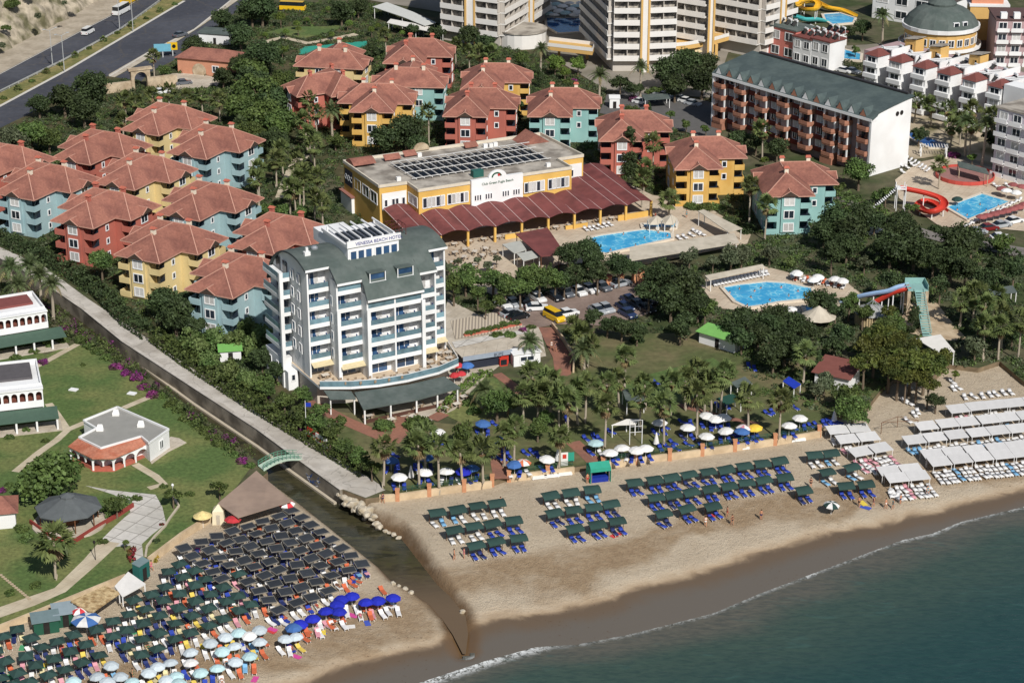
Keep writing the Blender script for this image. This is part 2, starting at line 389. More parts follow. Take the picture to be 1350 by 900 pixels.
DECK = M('pool_deck', rgb(200,184,162), .85, .08, 1.0, col2=rgb(186,168,146), s2=.2)
WHITEL = M('white_line', rgb(205,200,190), .8, .12, 2)
def cracked(m, joint=.16):
    n = m.node_tree; b = n.nodes['Principled BSDF']; src = b.inputs['Base Color'].links[0].from_socket; tc = N(n, 'ShaderNodeTexCoord').outputs['Object']
    wn = N(n, 'ShaderNodeTexNoise'); wn.inputs['Scale'].default_value = .5; n.links.new(tc, wn.inputs['Vector']); va = N(n, 'ShaderNodeVectorMath'); va.operation = 'MULTIPLY_ADD'; n.links.new(wn.outputs['Color'], va.inputs[0]); va.inputs[1].default_value = (1.6, 1.6, 1.6); n.links.new(tc, va.inputs[2])
    vo = N(n, 'ShaderNodeTexVoronoi'); vo.feature = 'DISTANCE_TO_EDGE'; vo.inputs['Scale'].default_value = joint; n.links.new(va.outputs[0], vo.inputs['Vector'])
    c = mixc(n, rng(n, vo.outputs[0], .02, .006, 0, .32), src, rgb(92,86,78)); c = mixc(n, rng(n, noise(n, tc, .9, 6, .7), .56, .72, 0, .5), c, rgb(128,116,98)); n.links.new(c, b.inputs['Base Color'])
def tiled(m, size, dark, amt=.4):
    n = m.node_tree; b = n.nodes['Principled BSDF']; src = b.inputs['Base Color'].links[0].from_socket; tc = N(n, 'ShaderNodeTexCoord').outputs['Object']; mp = N(n, 'ShaderNodeMapping'); mp.inputs['Rotation'].default_value = (0, 0, R(27)); n.links.new(tc, mp.inputs['Vector'])
    br = N(n, 'ShaderNodeTexBrick'); br.offset = 0; br.inputs['Scale'].default_value = 1; br.inputs['Brick Width'].default_value = size; br.inputs['Row Height'].default_value = size; br.inputs['Mortar Size'].default_value = .035*size; br.inputs['Mortar Smooth'].default_value = .3; n.links.new(mp.outputs[0], br.inputs['Vector'])
    c = mixc(n, mth(n, 'MULTIPLY', br.outputs['Fac'], amt), src, dark); c = mixc(n, rng(n, noise(n, tc, .7, 6, .7), .55, .72, 0, .35), c, dark); n.links.new(c, b.inputs['Base Color'])
cracked(CONC, .2); cracked(TAR, .05); tiled(GREYP, 2.6, rgb(120,114,106), .7); tiled(DECK, 1.6, rgb(140,124,106)); tiled(PAVE, 1.8, rgb(140,130,116)); tiled(PATHM, 1.2, rgb(140,126,104), .3)
# highway
sheet('gravel_shoulder', [(-160,190),(0,97),(102,43),(164,11),(181,1),(240,-30),(150,-30),(130,0),(120,5),(66,36),(0,69),(-160,140)], M('gravel', rgb(178,166,148), .95, .15, 1.0, col2=rgb(160,148,130), s2=.2), 'pale gravel shoulder between the cliff foot and the highway', 'shoulder')
sheet('far_carriageway', [(-200,215),(-160,190),(0,97),(102,43),(164,11),(240,-30),(330,-60),(360,-60),(270,-30),(212,0),(159,38),(84,79),(0,121)], TAR, 'far asphalt carriageway of the highway below the cliff', 'road')
sheet('central_reservation', [(-200,225),(0,121),(84,79),(159,38),(212,0),(270,-30),(305,-30),(243,0),(179,38),(87,92),(0,139),(-200,240)], M('verge_grass', rgb(112,112,66), .95, .25, .8, bump=.4, col2=rgb(140,128,84), s2=.2), 'strip of dry grass between the two carriageways', 'verge')
sheet('near_carriageway', [(-200,245),(0,140),(87,93),(179,39),(243,1),(305,-30),(360,-30),(304,0),(256,38),(194,69),(143,100),(60,140),(0,169),(-200,270)], TAR, 'near asphalt carriageway of the highway', 'road')
sheet('roadside_pavement', zz(0,0,3.91,[(560,385),(760,270),(1000,150),(1190,0),(1300,-60),(1330,-60),(1215,10),(1030,140),(880,235),(575,408)]), PAVE, 'pale pavement strip beside the near carriageway', 'pavement')
sheet('service_road', zz(0,0,3.91,[(560,420),(880,238),(1030,143),(1215,13),(1330,-60),(1420,-60),(1320,0),(1220,60),(1000,230),(920,300),(760,380),(690,470),(560,470),(520,440)]), TAR, 'narrow service road in front of the stone gateway', 'road')
for a, c2, wd, nm in (([(-100,178),(0,122),(84,80),(159,39),(212,1)], None, .35, 'white edge line along the guard rail of the far carriageway'), ([(-100,190),(0,140),(87,93.5),(179,39.5),(243,1.5)], None, .9, 'white kerb line beside the near carriageway'), ([(143,101.5),(194,70.5),(256,39.5),(304,1)], None, .5, 'white kerb line along the roadside pavement'), ([(-50,118),(0,98),(102,44),(164,12)], None, .25, 'thin white line at the gravel shoulder')):
    sheet('road_marking', ribbon(a, wd), WHITEL, nm, 'road marking', px=False)
for i in range(0):
    t = i/15; sheet('lane_dash', ribbon([(0+190*t, 108-97*t*1.0-3*math.sin(t*3)), (6+190*t, 105-97*t-3*math.sin(t*3))], .18), WHITEL, 'white lane dashes on the far carriageway', 'road marking', z=.05, px=False)['group'] = 'lane dashes'
# channel road and left gardens
sheet('channel_road', [(-60,304),(0,326),(60,353),(116,394),(199,449),(333,540),(425,594),(492,633),(510,645),(482,656),(450,644),(382,595),(340,564),(163,449),(110,406),(60,372),(0,338),(-60,312)], CONC, 'cracked pale concrete road running beside the channel wall', 'road')
sheet('left_lawn', [(-200,470),(0,440),(60,468),(100,452),(150,480),(212,520),(262,557),(300,585),(330,617),(290,671),(190,736),(165,756),(0,823),(-60,849),(-200,905)], LAWN, 'mown green lawn around the white villas', 'lawn')
sheet('drive', [(112,640),(145,646),(205,652),(214,668),(219,690),(200,705),(187,717),(190,741),(178,746),(172,719),(150,721),(133,712),(150,695),(172,675),(168,662),(150,652)], GREYP, 'grey paved drive with cracked slabs before the gate', 'drive')
sheet('garden_path', [(158,716),(128,744),(87,780),(46,798),(0,814),(-60,838),(-60,824),(0,800),(72,775),(110,738),(133,712)], PATHM, 'pale garden path curving down to the left edge', 'path')
for pl, nm in (([(64,532),(76,548),(89,567),(75,580),(52,596),(20,622)], 'stone path from the villa corner to the round tree'), ([(88,567),(112,557)], 'short stone path to the pavilion'), ([(38,488),(64,475),(102,454)], 'straight pale path beside the bougainvillea bush'), ([(163,538),(196,524)], 'short path behind the flat roofed pavilion'), ([(178,612),(205,628),(216,638),(196,644)], 'kinked path in front of the pavilion porch')):
    sheet('stone_path', ribbon(pl, 1.3), PATHM, nm, 'path', px=False)
# gardens of the apartment village and hotel
sheet('village_garden', [(0,326),(-200,240),(-100,190),(0,170),(143,101),(200,110),(300,30),(480,0),(760,0),(930,60),(960,230),(1080,250),(960,330),(860,270),(480,270),(440,230),(330,270),(380,420),(360,500),(340,537),(212,450),(120,391),(60,352)], GARD, 'dark planted garden soil between the apartment houses', 'garden')
sheet('side_garden', [(212,449),(120,391),(60,352),(90,350),(180,400),(260,440),(380,470),(420,540),(480,600),(505,640),(494,631),(432,591),(340,537)], GARD, 'planted strip beside the channel road', 'garden')
sheet('beach_garden', [(494,632),(440,570),(420,540),(600,560),(650,495),(700,500),(760,440),(940,440),(1080,470),(1200,480),(1235,493),(1178,499),(1160,514),(1140,539),(1092,549),(1081,567),(1028,577),(926,592),(795,609),(757,615),(670,626),(650,633),(523,651),(506,645)], DRYL, 'shaded garden grass under the palms behind the beach wall', 'lawn')
sheet('hotel_lawn', [(580,545),(596,528),(612,516),(640,497),(655,500),(662,512),(655,535),(640,552),(610,558)], LAWN, 'curved lawn beside the hotel terrace', 'lawn')
sheet('upper_lawn', [(758,482),(790,452),(860,440),(900,446),(928,452),(930,464),(880,480),(840,490),(790,500)], DRYL, 'lawn above the stone edging by the green roofed hut', 'lawn')
sheet('lower_lawn', [(800,520),(840,498),(940,472),(965,490),(950,512),(880,535),(830,540)], LAWN, 'lawn below the stone edging', 'lawn')
sheet('hotel_forecourt', [(395,500),(440,520),(560,560),(600,540),(640,497),(662,480),(720,470),(712,430),(690,428),(640,420),(590,395),(585,420),(480,440),(400,470)], PAVE, 'pale paved forecourt round the white hotel', 'plaza')
sheet('parking_lot', [(640,420),(655,405),(700,394),(760,384),(815,366),(850,372),(872,398),(850,416),(800,430),(735,428),(712,432),(690,430)], LOT, 'reddish paved car park beside the white hotel', 'car park')
sheet('brick_ramp', [(710,432),(728,432),(742,452),(755,474),(753,494),(738,500),(732,496),(729,472),(718,450)], BRICK, 'red brick ramp down from the car park', 'path')
for pl, wd, nm in (([(655,493),(675,508),(697,529)], 1.8, 'brick path diagonal under the palms'), ([(755,583),(772,598),(790,616)], 2.4, 'brick path to the green kiosk'), ([(415,528),(430,542),(452,554),(480,566),(518,582)], 2.6, 'brick path curving below the hotel canopy'), ([(527,550),(527,572),(516,584)], 2.6, 'brick path from the canopy to the palms'), ([(880,530),(915,540),(960,552),(1000,560)], 1.4, 'brick path behind the beach umbrellas'), ([(570,547),(585,552)], 3, 'brick landing beside the curved hedge'), ([(655,590),(658,612),(662,632)], 2.6, 'brick path to the gap in the wall')):
    sheet('brick_path', ribbon(pl, wd), BRICK, nm, 'path', px=False)
sheet('terrace_paving', [(480,290),(520,330),(585,340),(600,365),(650,390),(700,375),(735,350),(800,345),(840,352),(985,322),(990,310),(925,268),(860,258),(770,215),(740,260),(600,300)], DECK, 'beige tiled terrace round the pool and restaurant', 'terrace')
sheet('lower_pool_deck', [(920,372),(1000,350),(1040,360),(1115,372),(1135,388),(1105,412),(1080,421),(1050,420),(1000,412),(945,407)], DECK, 'beige deck around the curved pool', 'pool deck')
sheet('slide_plaza', [(1200,400),(1235,400),(1250,420),(1275,448),(1240,452),(1200,440),(1188,420)], M('tan_paving', rgb(196,176,148), .9, .12, 1.2, col2=rgb(172,150,122), s2=.4), 'tan paved plaza below the water slide', 'plaza')
sheet('upper_pool_deck', [(1180,238),(1210,215),(1260,205),(1350,235),(1400,260),(1400,310),(1290,300),(1240,300),(1185,262)], DECK, 'cream deck around the rectangular pool with the spiral slide', 'pool deck')
sheet('side_street', zz(1010,220,3.91,[(230,90),(290,125),(480,190),(620,262),(900,350),(1330,420),(1330,470),(1100,430),(900,390),(760,350),(590,330),(640,300),(560,255),(400,190),(260,135)]), M('street_tar', rgb(128,122,116), .9, .12, .6, col2=rgb(112,106,102), s2=.2), 'grey side street between the hedges and the pool', 'road')
sheet('hotel_parking', [(800,125),(850,118),(960,140),(945,190),(905,175),(830,158),(790,150)], M('dark_tar', rgb(96,94,92), .9, .12, .6), 'tarmac car park behind the brown hotel', 'car park')
sheet('back_court', [(480,0),(600,20),(700,60),(800,120),(940,130),(960,70),(1140,60),(1350,40),(1420,250),(1180,190),(1190,110),(1100,60),(700,-60),(480,-40)], M('court_paving', rgb(150,142,130), .9, .15, .4, col2=rgb(120,114,100), s2=.1), 'paved courts between the tall hotels', 'plaza')
sheet('pool_court', [(1190,150),(1230,140),(1350,170),(1350,235),(1260,203),(1200,212),(1178,190)], M('court_tan', rgb(190,174,150), .9, .15, .6, col2=rgb(110,104,74), s2=.15), 'paved court and planting before the white apartments', 'plaza')
sheet('lobby_court', [(203,106),(228,98),(252,97),(290,104),(288,114),(262,118),(214,119)], PAVE, 'pale courtyard with white cars before the lobby house', 'courtyard')
sheet('park_path', ribbon([(338,60),(372,50),(405,58),(440,52),(470,46)], 2.6), PATHM, 'pale winding path among the clipped round trees', 'path', px=False)
sheet('palm_path', ribbon([(372,262),(380,240),(388,222),(400,205)], 3.0), PATHM, 'pale path under the palms between the house clusters', 'path', px=False)
sheet('park_lawn', [(345,45),(380,36),(430,36),(470,28),(440,42),(400,52),(372,46)], LAWN, 'small lawn among the clipped trees', 'lawn')
sheet('village_lawn', [(150,360),(175,350),(260,400),(240,425),(200,412)], LAWN, 'grass strip below the cream house', 'lawn')
sheet('tennis_court', zz(330,0,3.91,[(255,260),(280,245),(600,215),(605,235),(560,265),(250,285)]), M('court_green', rgb(52,150,130), .8, .06, 1), 'turquoise sports court behind the orange roofed houses', 'sports court')
# ------------------------------------------------------------------ buildings
PAINT_W = M('white_render', rgb(238,238,237), .75, .05, .4, col2=rgb(224,223,221), s2=.2)
GLASS = glassmat('window_glass', rgb(40,48,58)); BGLASS = glassmat('blue_glass', rgb(52,82,116)); TEALG = glassmat('railing_glass', rgb(112,140,150), .1)
CURT = M('curtain', rgb(186,184,180), .8, .15, 3, rand=.25)
DARK = M('dark_interior', rgb(40,36,34), .9, .3, 1.5)
TILE = M('roof_tile', rgb(152,102,87), .9, .2, 2.2, bump=.4, bscale=5, col2=rgb(130,86,75), s2=.3, rand=.08)
RIDGE = M('ridge_tile', rgb(192,146,128), .9, .12, 3)
SOFF = M('roof_soffit', rgb(70,58,50), .9, .15, 2)
TERRA = M('terracotta', rgb(178,100,82), .9, .15, 2)
GREENR = M('green_felt_roof', rgb(82,92,88), .9, .12, 1.4, bump=.25, bscale=9, col2=rgb(96,104,100), s2=.3)
FLATR = M('flat_roof', rgb(176,168,156), .95, .2, .7, col2=rgb(132,124,114), s2=.3)
WOODM = M('wood', rgb(110,72,48), .8, .2, 3); STEEL = M('galvanised_steel', rgb(170,174,178), .4, .1, 3, metal=.5)
BURG = M('burgundy_sheet', rgb(124,70,67), .7, .14, .8, col2=rgb(106,60,58), s2=.3)
YEL = M('ochre_render', rgb(222,180,98), .8, .07, .5, col2=rgb(208,166,88), s2=.25)
DGREEN = M('dark_green_canvas', rgb(32,66,56), .85, .14, 1.5, rand=.2)
DBLUE = M('blue_plastic', rgb(32,56,160), .6, .15, 3, rand=.2)
WPLAS = M('white_plastic', rgb(236,234,230), .5, .06, 2, rand=.06)
STONE = M('pale_stone', rgb(190,172,146), .9, .2, 1.5, bump=.4, col2=rgb(166,146,120), s2=.6)
_WM = {}
def window(parent, x, y, z, rz, w_, h_, fm, gm, name='window', mull=True, depth=.12):
    """frame (part) with its pane (sub-part); local -Y looks outwards"""
    k = (round(w_, 2), round(h_, 2), fm.name, gm.name, mull)
    if k not in _WM:
        t = .14; a = MB()
        a.box(-w_/2-t, -depth, -t, -w_/2+.03, .02, h_+t).box(w_/2-.03, -depth, -t, w_/2+t, .02, h_+t)
        a.box(-w_/2+.03, -depth, -t, w_/2-.03, .02, .03).box(-w_/2+.03, -depth, h_-.03, w_/2-.03, .02, h_+t)
        if mull: a.box(-.06, -depth*.8, .03, .06, .02, h_-.03)
        b = MB().box(-w_/2+.03, -.05, .03, w_/2-.03, .03, h_-.03)
        _WM[k] = (a.mesh(name, fm), b.mesh('pane', gm))
    f = put(name, _WM[k][0], parent, (x, y, z), rz); put('pane', _WM[k][1], f); return f
# ---- the tiled apartment houses: T-shaped plan, hipped roof, corner loggias on three floors
HS = {}
EAVE = 8.3
def house_root(color, ell=False):
    wallm = {'yellow': M('yellow_render', rgb(216,177,102), .85, .07, .6, col2=rgb(198,154,78), s2=.3), 'cream': M('cream_render', rgb(222,200,146), .85, .07, .6, col2=rgb(204,182,130), s2=.3),
             'red': M('red_render', rgb(182,106,91), .85, .1, .6, col2=rgb(164,96,84), s2=.3), 'teal': M('teal_render', rgb(162,187,190), .85, .1, .6, col2=rgb(144,172,177), s2=.3),
             'turquoise': M('turquoise_render', rgb(148,187,182), .85, .09, .6, col2=rgb(132,172,168), s2=.3)}[color]
    t = thing('apartment_house', '', 'house'); xr = 11.3 if ell else 8.75; xl = -5.1 if ell else -8.75; wr = xr-.6; wl_ = xl+.6
    left = [(-4.5,16.6),(-4.5,2.5)] if ell else [(-6.1,16.6),(-6.1,14.8),(-8.15,14.8),(-8.15,9.4),(-6.1,9.4),(-6.1,7.6),(-4.5,7.6),(-4.5,2.5)]
    fp = [(-2.3,.6),(2.3,.6),(2.3,2.5),(4.5,2.5),(4.5,7.6),(wr-2.05,7.6),(wr-2.05,9.4),(wr,9.4),(wr,14.8),(wr-2.05,14.8),(wr-2.05,16.6)]+left+[(-2.3,2.5)]
    MB().prism(fp, 0, EAVE-.05).build('wall', wallm, t)
    MB().box(-1.55, .25, .6, 1.55, .6, EAVE-.05).build('bay', wallm, t)
    s = .65; h = EAVE+5.1*s; e = EAVE; r = MB()
    a, b = (-5.1,0,e), (5.1,0,e); ap = (0,5.1,h); cr = (0,12.1,h); vl, vr = (-5.1,7,e), (5.1,7,e)
    ml, mr = (xl,7,e), (xr,7,e); bl, br = (xl,17.2,e), (xr,17.2,e); rl, rr_ = (xl+5.1,12.1,h), (xr-5.1,12.1,h)
    r.tri(a, b, ap); r.quad(b, vr, cr, ap); r.quad(vr, mr, rr_, cr); r.tri(mr, br, rr_); r.quad(br, bl, rl, rr_)
    if ell: r.quad(bl, a, ap, cr); out = [a, b, vr, mr, br, bl]
    else: r.quad(vl, a, ap, cr); r.quad(ml, vl, cr, rl); r.tri(bl, ml, rl); out = [a, b, vr, mr, br, bl, ml, vl]
    n_ = len(out)
    for i in range(n_):
        p, q = out[i], out[(i+1) % n_]; r.quad((p[0],p[1],e-.22), (q[0],q[1],e-.22), q, p, 1)
    r.poly([(p[0],p[1],e-.22) for p in out[::-1]], 2)
    for x, y, dx, dy in ((0,0,0,1),(xr,12.1,-1,0),(xl,12.1,1,0)):     # little pediments over the bays
        px, py = -dy, dx
        A = (x+px*1.75-dx*.35, y+py*1.75-dy*.35, e+.02); B_ = (x-px*1.75-dx*.35, y-py*1.75-dy*.35, e+.02)
        T = (x-dx*.35, y-dy*.35, e+1.15); K = (x+dx*1.75, y+dy*1.75, e+1.15)
        A2 = (x+px*1.75, y+py*1.75, e+.02); B2 = (x-px*1.75, y-py*1.75, e+.02)
        r.add([A,T,K,A2], [(0,1,2,3)]); r.add([B_,B2,K,T], [(0,1,2,3)]); r.add([A,B_,T], [(0,1,2)], 2); r.bar(T, K, .17, .12, 1)
        r.bar(A, T, .14, .12, 1); r.bar(B_, T, .14, .12, 1)
    for p, q in ((a,ap),(b,ap),(ap,cr),(rl,rr_),(mr,rr_),(br,rr_),(bl,rl))+(() if ell else ((ml,rl),)): r.bar(p, q, .17, .13, 1)
    ro = r.build('roof', [TILE, RIDGE, SOFF], t)
    CHM = M('chimney_render', rgb(222,210,190), .85, .08, 1) if color != 'red' else wallm
    ch = MB().box(-.4,-.36,-1.0,.4,.36,.75).mesh('chimney', [CHM]); cap = MB()
    cap.add([(-.62,-.56,.76),(.62,-.56,.76),(.62,.56,.76),(-.62,.56,.76),(-.42,0,1.15),(.42,0,1.15)], [(0,1,5,4),(2,3,4,5),(1,2,5),(3,0,4),(3,2,1,0)])
    capm = cap.mesh('chimney_cap', TERRA)
    for x, y in ((0.1,5.6),(xl+5.5,12.5),(xr-5.5,12.5)):
        c = put('chimney', ch, ro, (x, y, h+.05)); put('chimney_cap', capm, ro, (x, y, h+.05))
    W2 = PAINT_W
    for sx in (1, -1):
        for nm, (x0, y0, x1, y1), sy in (('f', (2.3,.5,4.6,2.5), -1), ('m', (wr-2.05,7.5,wr+.1,9.4), -1), ('b', (wr-2.05,14.8,wr+.1,16.7), 1)):
            if ell and sx < 0 and nm != 'f': continue
            mb = MB(); xa, xb = (x0, x1) if sx > 0 else (-x1, -x0)
            mb.box(xa, y0, -.22, xb, y1, 0)
            yo = y0 if sy < 0 else y1-.14
            mb.box(xa, yo, 0, xb, yo+.14, .95)
            xo = x1-.14 if sx > 0 else -x1
            ya, yb = (y0+.14, y1) if sy < 0 else (y0, y1-.14)
            mb.box(xo, ya, 0, xo+.14, yb, .95)
            bm_ = mb.mesh('balcony', [wallm]); dm = MB().box(-.9, -.06, 0, .9, .05, 2.15).mesh('balcony_door', GLASS)
            for k in range(3):
                z = .35+2.68*k; put('balcony', bm_, t, (0, 0, z))
                cx = (xa+xb)/2; yy = y1 if sy < 0 else y0
                put('balcony_door', dm, t, (cx, yy-.005 if sy < 0 else yy+.005, z))
    for k in range(3):
        z = .95+2.68*k
        window(t, 0, .25, z, 0, 1.9, 1.55, W2, CURT if k != 1 else GLASS)
        window(t, wr, 12.1, z, R(90), 1.9, 1.5, W2, CURT if k % 2 else GLASS); window(t, wl_, 12.1, z, R(-90), 1.9, 1.5, W2, CURT if k % 2 else GLASS)
        for sx in (1, -1): window(t, sx*4.5, 5.0, z, sx*R(90), .7, 1.0, W2, GLASS, mull=False)
        if ell and k: window(t, 6.5, 7.6, z, 0, .8, 1.1, W2, GLASS, mull=False)
    window(t, -2.5, 16.6, 3.6, R(180), 1.5, 1.4, W2, GLASS); window(t, 2.5, 16.6, 3.6, R(180), 1.5, 1.4, W2, GLASS)
    window(t, -2.5, 16.6, 6.3, R(180), 1.5, 1.4, W2, CURT); window(t, 2.5, 16.6, 6.3, R(180), 1.5, 1.4, W2, GLASS)
    return t
def house(color, label, fr, ang, corner='F', group=None):
    ell = corner == 'L'; hk = (color, ell)
    """fr = picture point of an eave corner: F front right of the wing, B the long plain eave's left end as seen (house turned round)"""
    p = G(fr[0], fr[1], EAVE); an = R(ang)
    lx, ly = {'F': (5.1, 0), 'B': (8.75, 17.2), 'L': (-5.1, 0)}[corner]
    c, s_ = math.cos(an), math.sin(an)
    loc = (p.x-(c*lx-s_*ly), p.y-(s_*lx+c*ly), 0)
    if hk not in HS:
        HS[hk] = o = house_root(color, ell); o.location = loc; o.rotation_euler = (0, 0, an); o['label'] = label
    else: o = dup(HS[hk], loc, an, label)
    o['group'] = group or 'tiled apartment houses'; return o
V = 'tiled apartment houses of the garden village'
LA = -26.5
for col_, lab_, fr_, an_, cn_ in [
 ('cream', 'cream house with red tiled hip roof, farthest back of the western cluster', (209.6,179), LA, 'F'),
 ('red', 'brick red house with tiled roof next to the dark green shade roof', (119,217.3), LA, 'F'),
 ('teal', 'pale teal house with tiled roof, rightmost at the back of the western cluster', (272.3,210), LA, 'F'),
 ('teal', 'pale teal house with tiled roof cut by the left picture edge', (44.7,264), LA, 'F'),
 ('red', 'mostly hidden tiled house behind the leftmost teal house', (-12,236), LA, 'F'),
 ('cream', 'cream house with tiled roof between two teal houses and the red one', (177.2,250.7), LA, 'F'),
 ('teal', 'pale teal house with tiled roof in the middle of the western cluster', (263.3,291.1), LA, 'F'),
 ('red', 'brick red house with tiled roof beside the hedge of the channel road', (122.7,301.3), LA, 'F'),
 ('cream', 'cream house with tiled roof above the grass strip of the channel road', (210,347), LA, 'F'),
 ('red', 'brick red house with tiled roof just left of the white hotel penthouse', (362,336.4), LA, 'F'),
 ('teal', 'pale teal house with tiled roof touching the left side of the white hotel', (306.8,393.4), LA, 'F'),
 ('cream', 'tiled house with plain eave in front of the turquoise sports court', (386,87), 169.5, 'B'),
 ('red', 'tiled house half sunk in trees, at the far left of the eastern cluster', (391,128), -62, 'F'),
 ('red', 'brick red house with tiled roof, farthest back below the white tower', (504,83.6), -4, 'L'),
 ('turquoise', 'turquoise house whose long plain eave faces the sea', (488.4,113.6), 175.5, 'B'),
 ('yellow', 'ochre yellow house with tiled roof behind the big dark tree', (519.5,148.6), -3.5, 'F'),
 ('yellow', 'ochre house with tiled roof behind the red house of the eastern cluster', (606,119), -2, 'L'),
 ('red', 'brick red house with tiled roof right behind the restaurant roof', (583,153.4), -3.5, 'L'),
 ('turquoise', 'turquoise house with tiled roof behind the right end of the restaurant', (694.8,153.7), -1.5, 'L'),
 ('red', 'brick red house with tiled roof hidden by the tall dark cypress', (789,186), 0, 'L'),
 ('yellow', 'ochre yellow house with tiled roof in front of the brown hotel', (889,223.8), 3.5, 'L'),
 ('turquoise', 'turquoise house with tiled roof beside the street, right of the ochre one', (1008,259.5), 3.5, 'L')]:
    house(col_, lab_, fr_, an_, cn_, V)
# ---- text helper
def lettering(name, txt, size, mat, parent, loc, rot, ext=.03):
    cu = bpy.data.curves.new('tmp_text', 'FONT'); cu.body = txt; cu.size = size; cu.extrude = ext; cu.align_x = 'CENTER'
    o = bpy.data.objects.new('tmp_text', cu); COL.objects.link(o)
    dg = bpy.context.evaluated_depsgraph_get(); me = bpy.data.meshes.new_from_object(o.evaluated_get(dg)); bpy.data.objects.remove(o)
    me.materials.clear(); me.materials.append(mat); q = put(name, me, parent, loc); q.rotation_euler = rot; return q
# ---- the white beach hotel
HT = thing('white_hotel', 'white seven storey beach hotel with dark green curved roof and blue glass balconies', 'hotel', (-23.2, 319.7, 0), R(29))
def zv(b): return 14.3+9.8*math.sqrt(max(0, 1-((b-10)/11.2)**2))
def prof(b0, b1, zlo, drop=.3, n=12):
    pts = [(b0+(b1-b0)*i/n) for i in range(n+1)]
    return [(b0, zlo), (b1, zlo)]+[(b, zv(b)-drop) for b in pts[::-1]]
def extr_bz(mb, pf, a0, a1, m=0):
    n = len(pf); vs = [(a0, b, z) for b, z in pf]+[(a1, b, z) for b, z in pf]
    fs = [(i, i+n, (i+1) % n+n, (i+1) % n) for i in range(n)]+[tuple(range(n)), tuple(range(2*n-1, n-1, -1))]
    return mb.add(vs, fs, m)
BAYS = [(-8.4,-4.6,5.0,5),(-4.6,-.2,2.0,5),(-.2,4.75,0,4),(4.75,9.7,0,4),(9.7,12.9,1.5,4),(12.9,16.2,4.6,5)]
wl = MB()
for a0, a1, b0, nf in BAYS: extr_bz(wl, prof(b0+1.8, 20.6, 4), a0+(.003 if a0 != -8.4 else 0), a1)
for a, b in ((-8.4,5),(-4.6,2),(-.2,0),(4.75,0),(9.7,0),(12.9,1.5),(16.2,4.6)):     # party walls and fins
    wl.box(a-.14, b+.02, 4.0, a+.14, b+2.2, zv(b)-.25)
wl.build('wall', PAINT_W, HT)
pod = MB(); tp = [(-8.7,.9),(-4.3,-1.5),(0,-2.9),(5,-3.4),(11,-3),(15.5,-1.4),(17.4,6.3),(17.2,20),(-8.7,20)]
pod.prism([(-8.3,3),(-4,1.2),(11,.4),(15,1.5),(16.8,6.5),(16.8,19.5),(-8.3,19.5)], 0, 3.6); pod.build('ground_storey', M('hotel_base', rgb(200,190,176), .85, .1, .8), HT)
MB().prism(tp, 3.6, 4.0, 0, 1).build('terrace_deck', [PAINT_W, M('terrace_floor', rgb(206,186,160), .85, .1, 1.2)], HT)
def rail(pts, z, h=.95, m=TEALG, name='terrace_railing', t=.05):
    r = MB(); c = MB()
    for i in range(len(pts)-1):
        r.wallbox(pts[i], pts[i+1], t, z, z+h); c.bar((*pts[i], z+h+.04), (*pts[i+1], z+h+.04), .09, .07)
        c.bar((*pts[i], z-.2), (*pts[i+1], z-.2), .16, .42, 0)
    o = r.build(name, m, HT); c.build('handrail', PAINT_W, o)
rail(tp[:7], 4.02)
ro = MB(); nseg = 16
def roofpiece(a0, a1, b0, b1):
    bs = [b0+(b1-b0)*i/nseg for i in range(nseg+1)]
    pf = [(b, zv(b)-.28) for b in bs]+[(b, zv(b)) for b in bs[::-1]]
    extr_bz(ro, pf, a0, a1)
for a0, a1, b0 in ((-8.9,-4.75,4.6),(-4.75,-.35,1.6),(-.35,9.85,-.45),(9.85,13.05,1.1),(13.05,16.6,4.2)): roofpiece(a0+.002, a1, b0, 20.9)
rf = ro.build('roof', GREENR, HT)
ed = MB()
for a0, a1, b0 in ((-8.9,-4.75,4.6),(-4.75,-.35,1.6),(-.35,9.85,-.45),(9.85,13.05,1.1),(13.05,16.6,4.2)):
    ed.box(a0, b0-.08, zv(b0)-.32, a1, b0-.003, zv(b0)+.06)
    for aa in (a0-.06, a1+.002):
        for i in range(10):
            bb0 = b0+(20.9-b0)*i/10; bb1 = b0+(20.9-b0)*(i+1)/10
            if bb0 < 6 or aa < -8 or aa > 16: ed.bar((aa, bb0, zv(bb0)-.14), (aa, bb1, zv(bb1)-.14), .06, .24, 1)
ed.build('roof_edge', [PAINT_W, M('dark_flashing', rgb(70,76,78), .7, .1, 2)], rf)
for a0, a1 in ((1.0,3.6),(6.0,8.6)):       # two roof windows
    mb = MB(); b0 = 1.2; z0 = zv(b0)-.1; z1 = zv(2.6)
    mb.box(a0-.2, b0-.1, z0-.2, a1+.2, b0+.25, z0+.02); mb.box(a0-.15, b0, z0+.025, a0, 3.6, z1+.1, 1); mb.box(a1, b0, z0+.025, a1+.15, 3.6, z1+.1, 1); mb.box(a0, b0+.1, z1-.05, a1, 3.6, z1+.1, 1); mb.box(a0-.15, b0-.06, z0+.025, a0, b0-.003, z1+.1); mb.box(a1, b0-.06, z0+.025, a1+.15, b0-.003, z1+.1)
    d = mb.build('roof_window', [PAINT_W, GREENR], rf); MB().box(a0, b0+.3, z0, a1, b0+.42, z1-.05).build('window_pane', BGLASS, rf)
MB().box(-7.3,8.2,23.6,-6.3,9.0,24.6).box(-7.0,8.4,24.6,-6.6,8.8,25.3).build('chimney', PAINT_W, rf)
MB().lathe([(.6,0),(.6,.35),(.35,.6),(.05,.65)], 10, 0, (-4.6,10.5,24.0)).build('roof_vent', STEEL, rf)
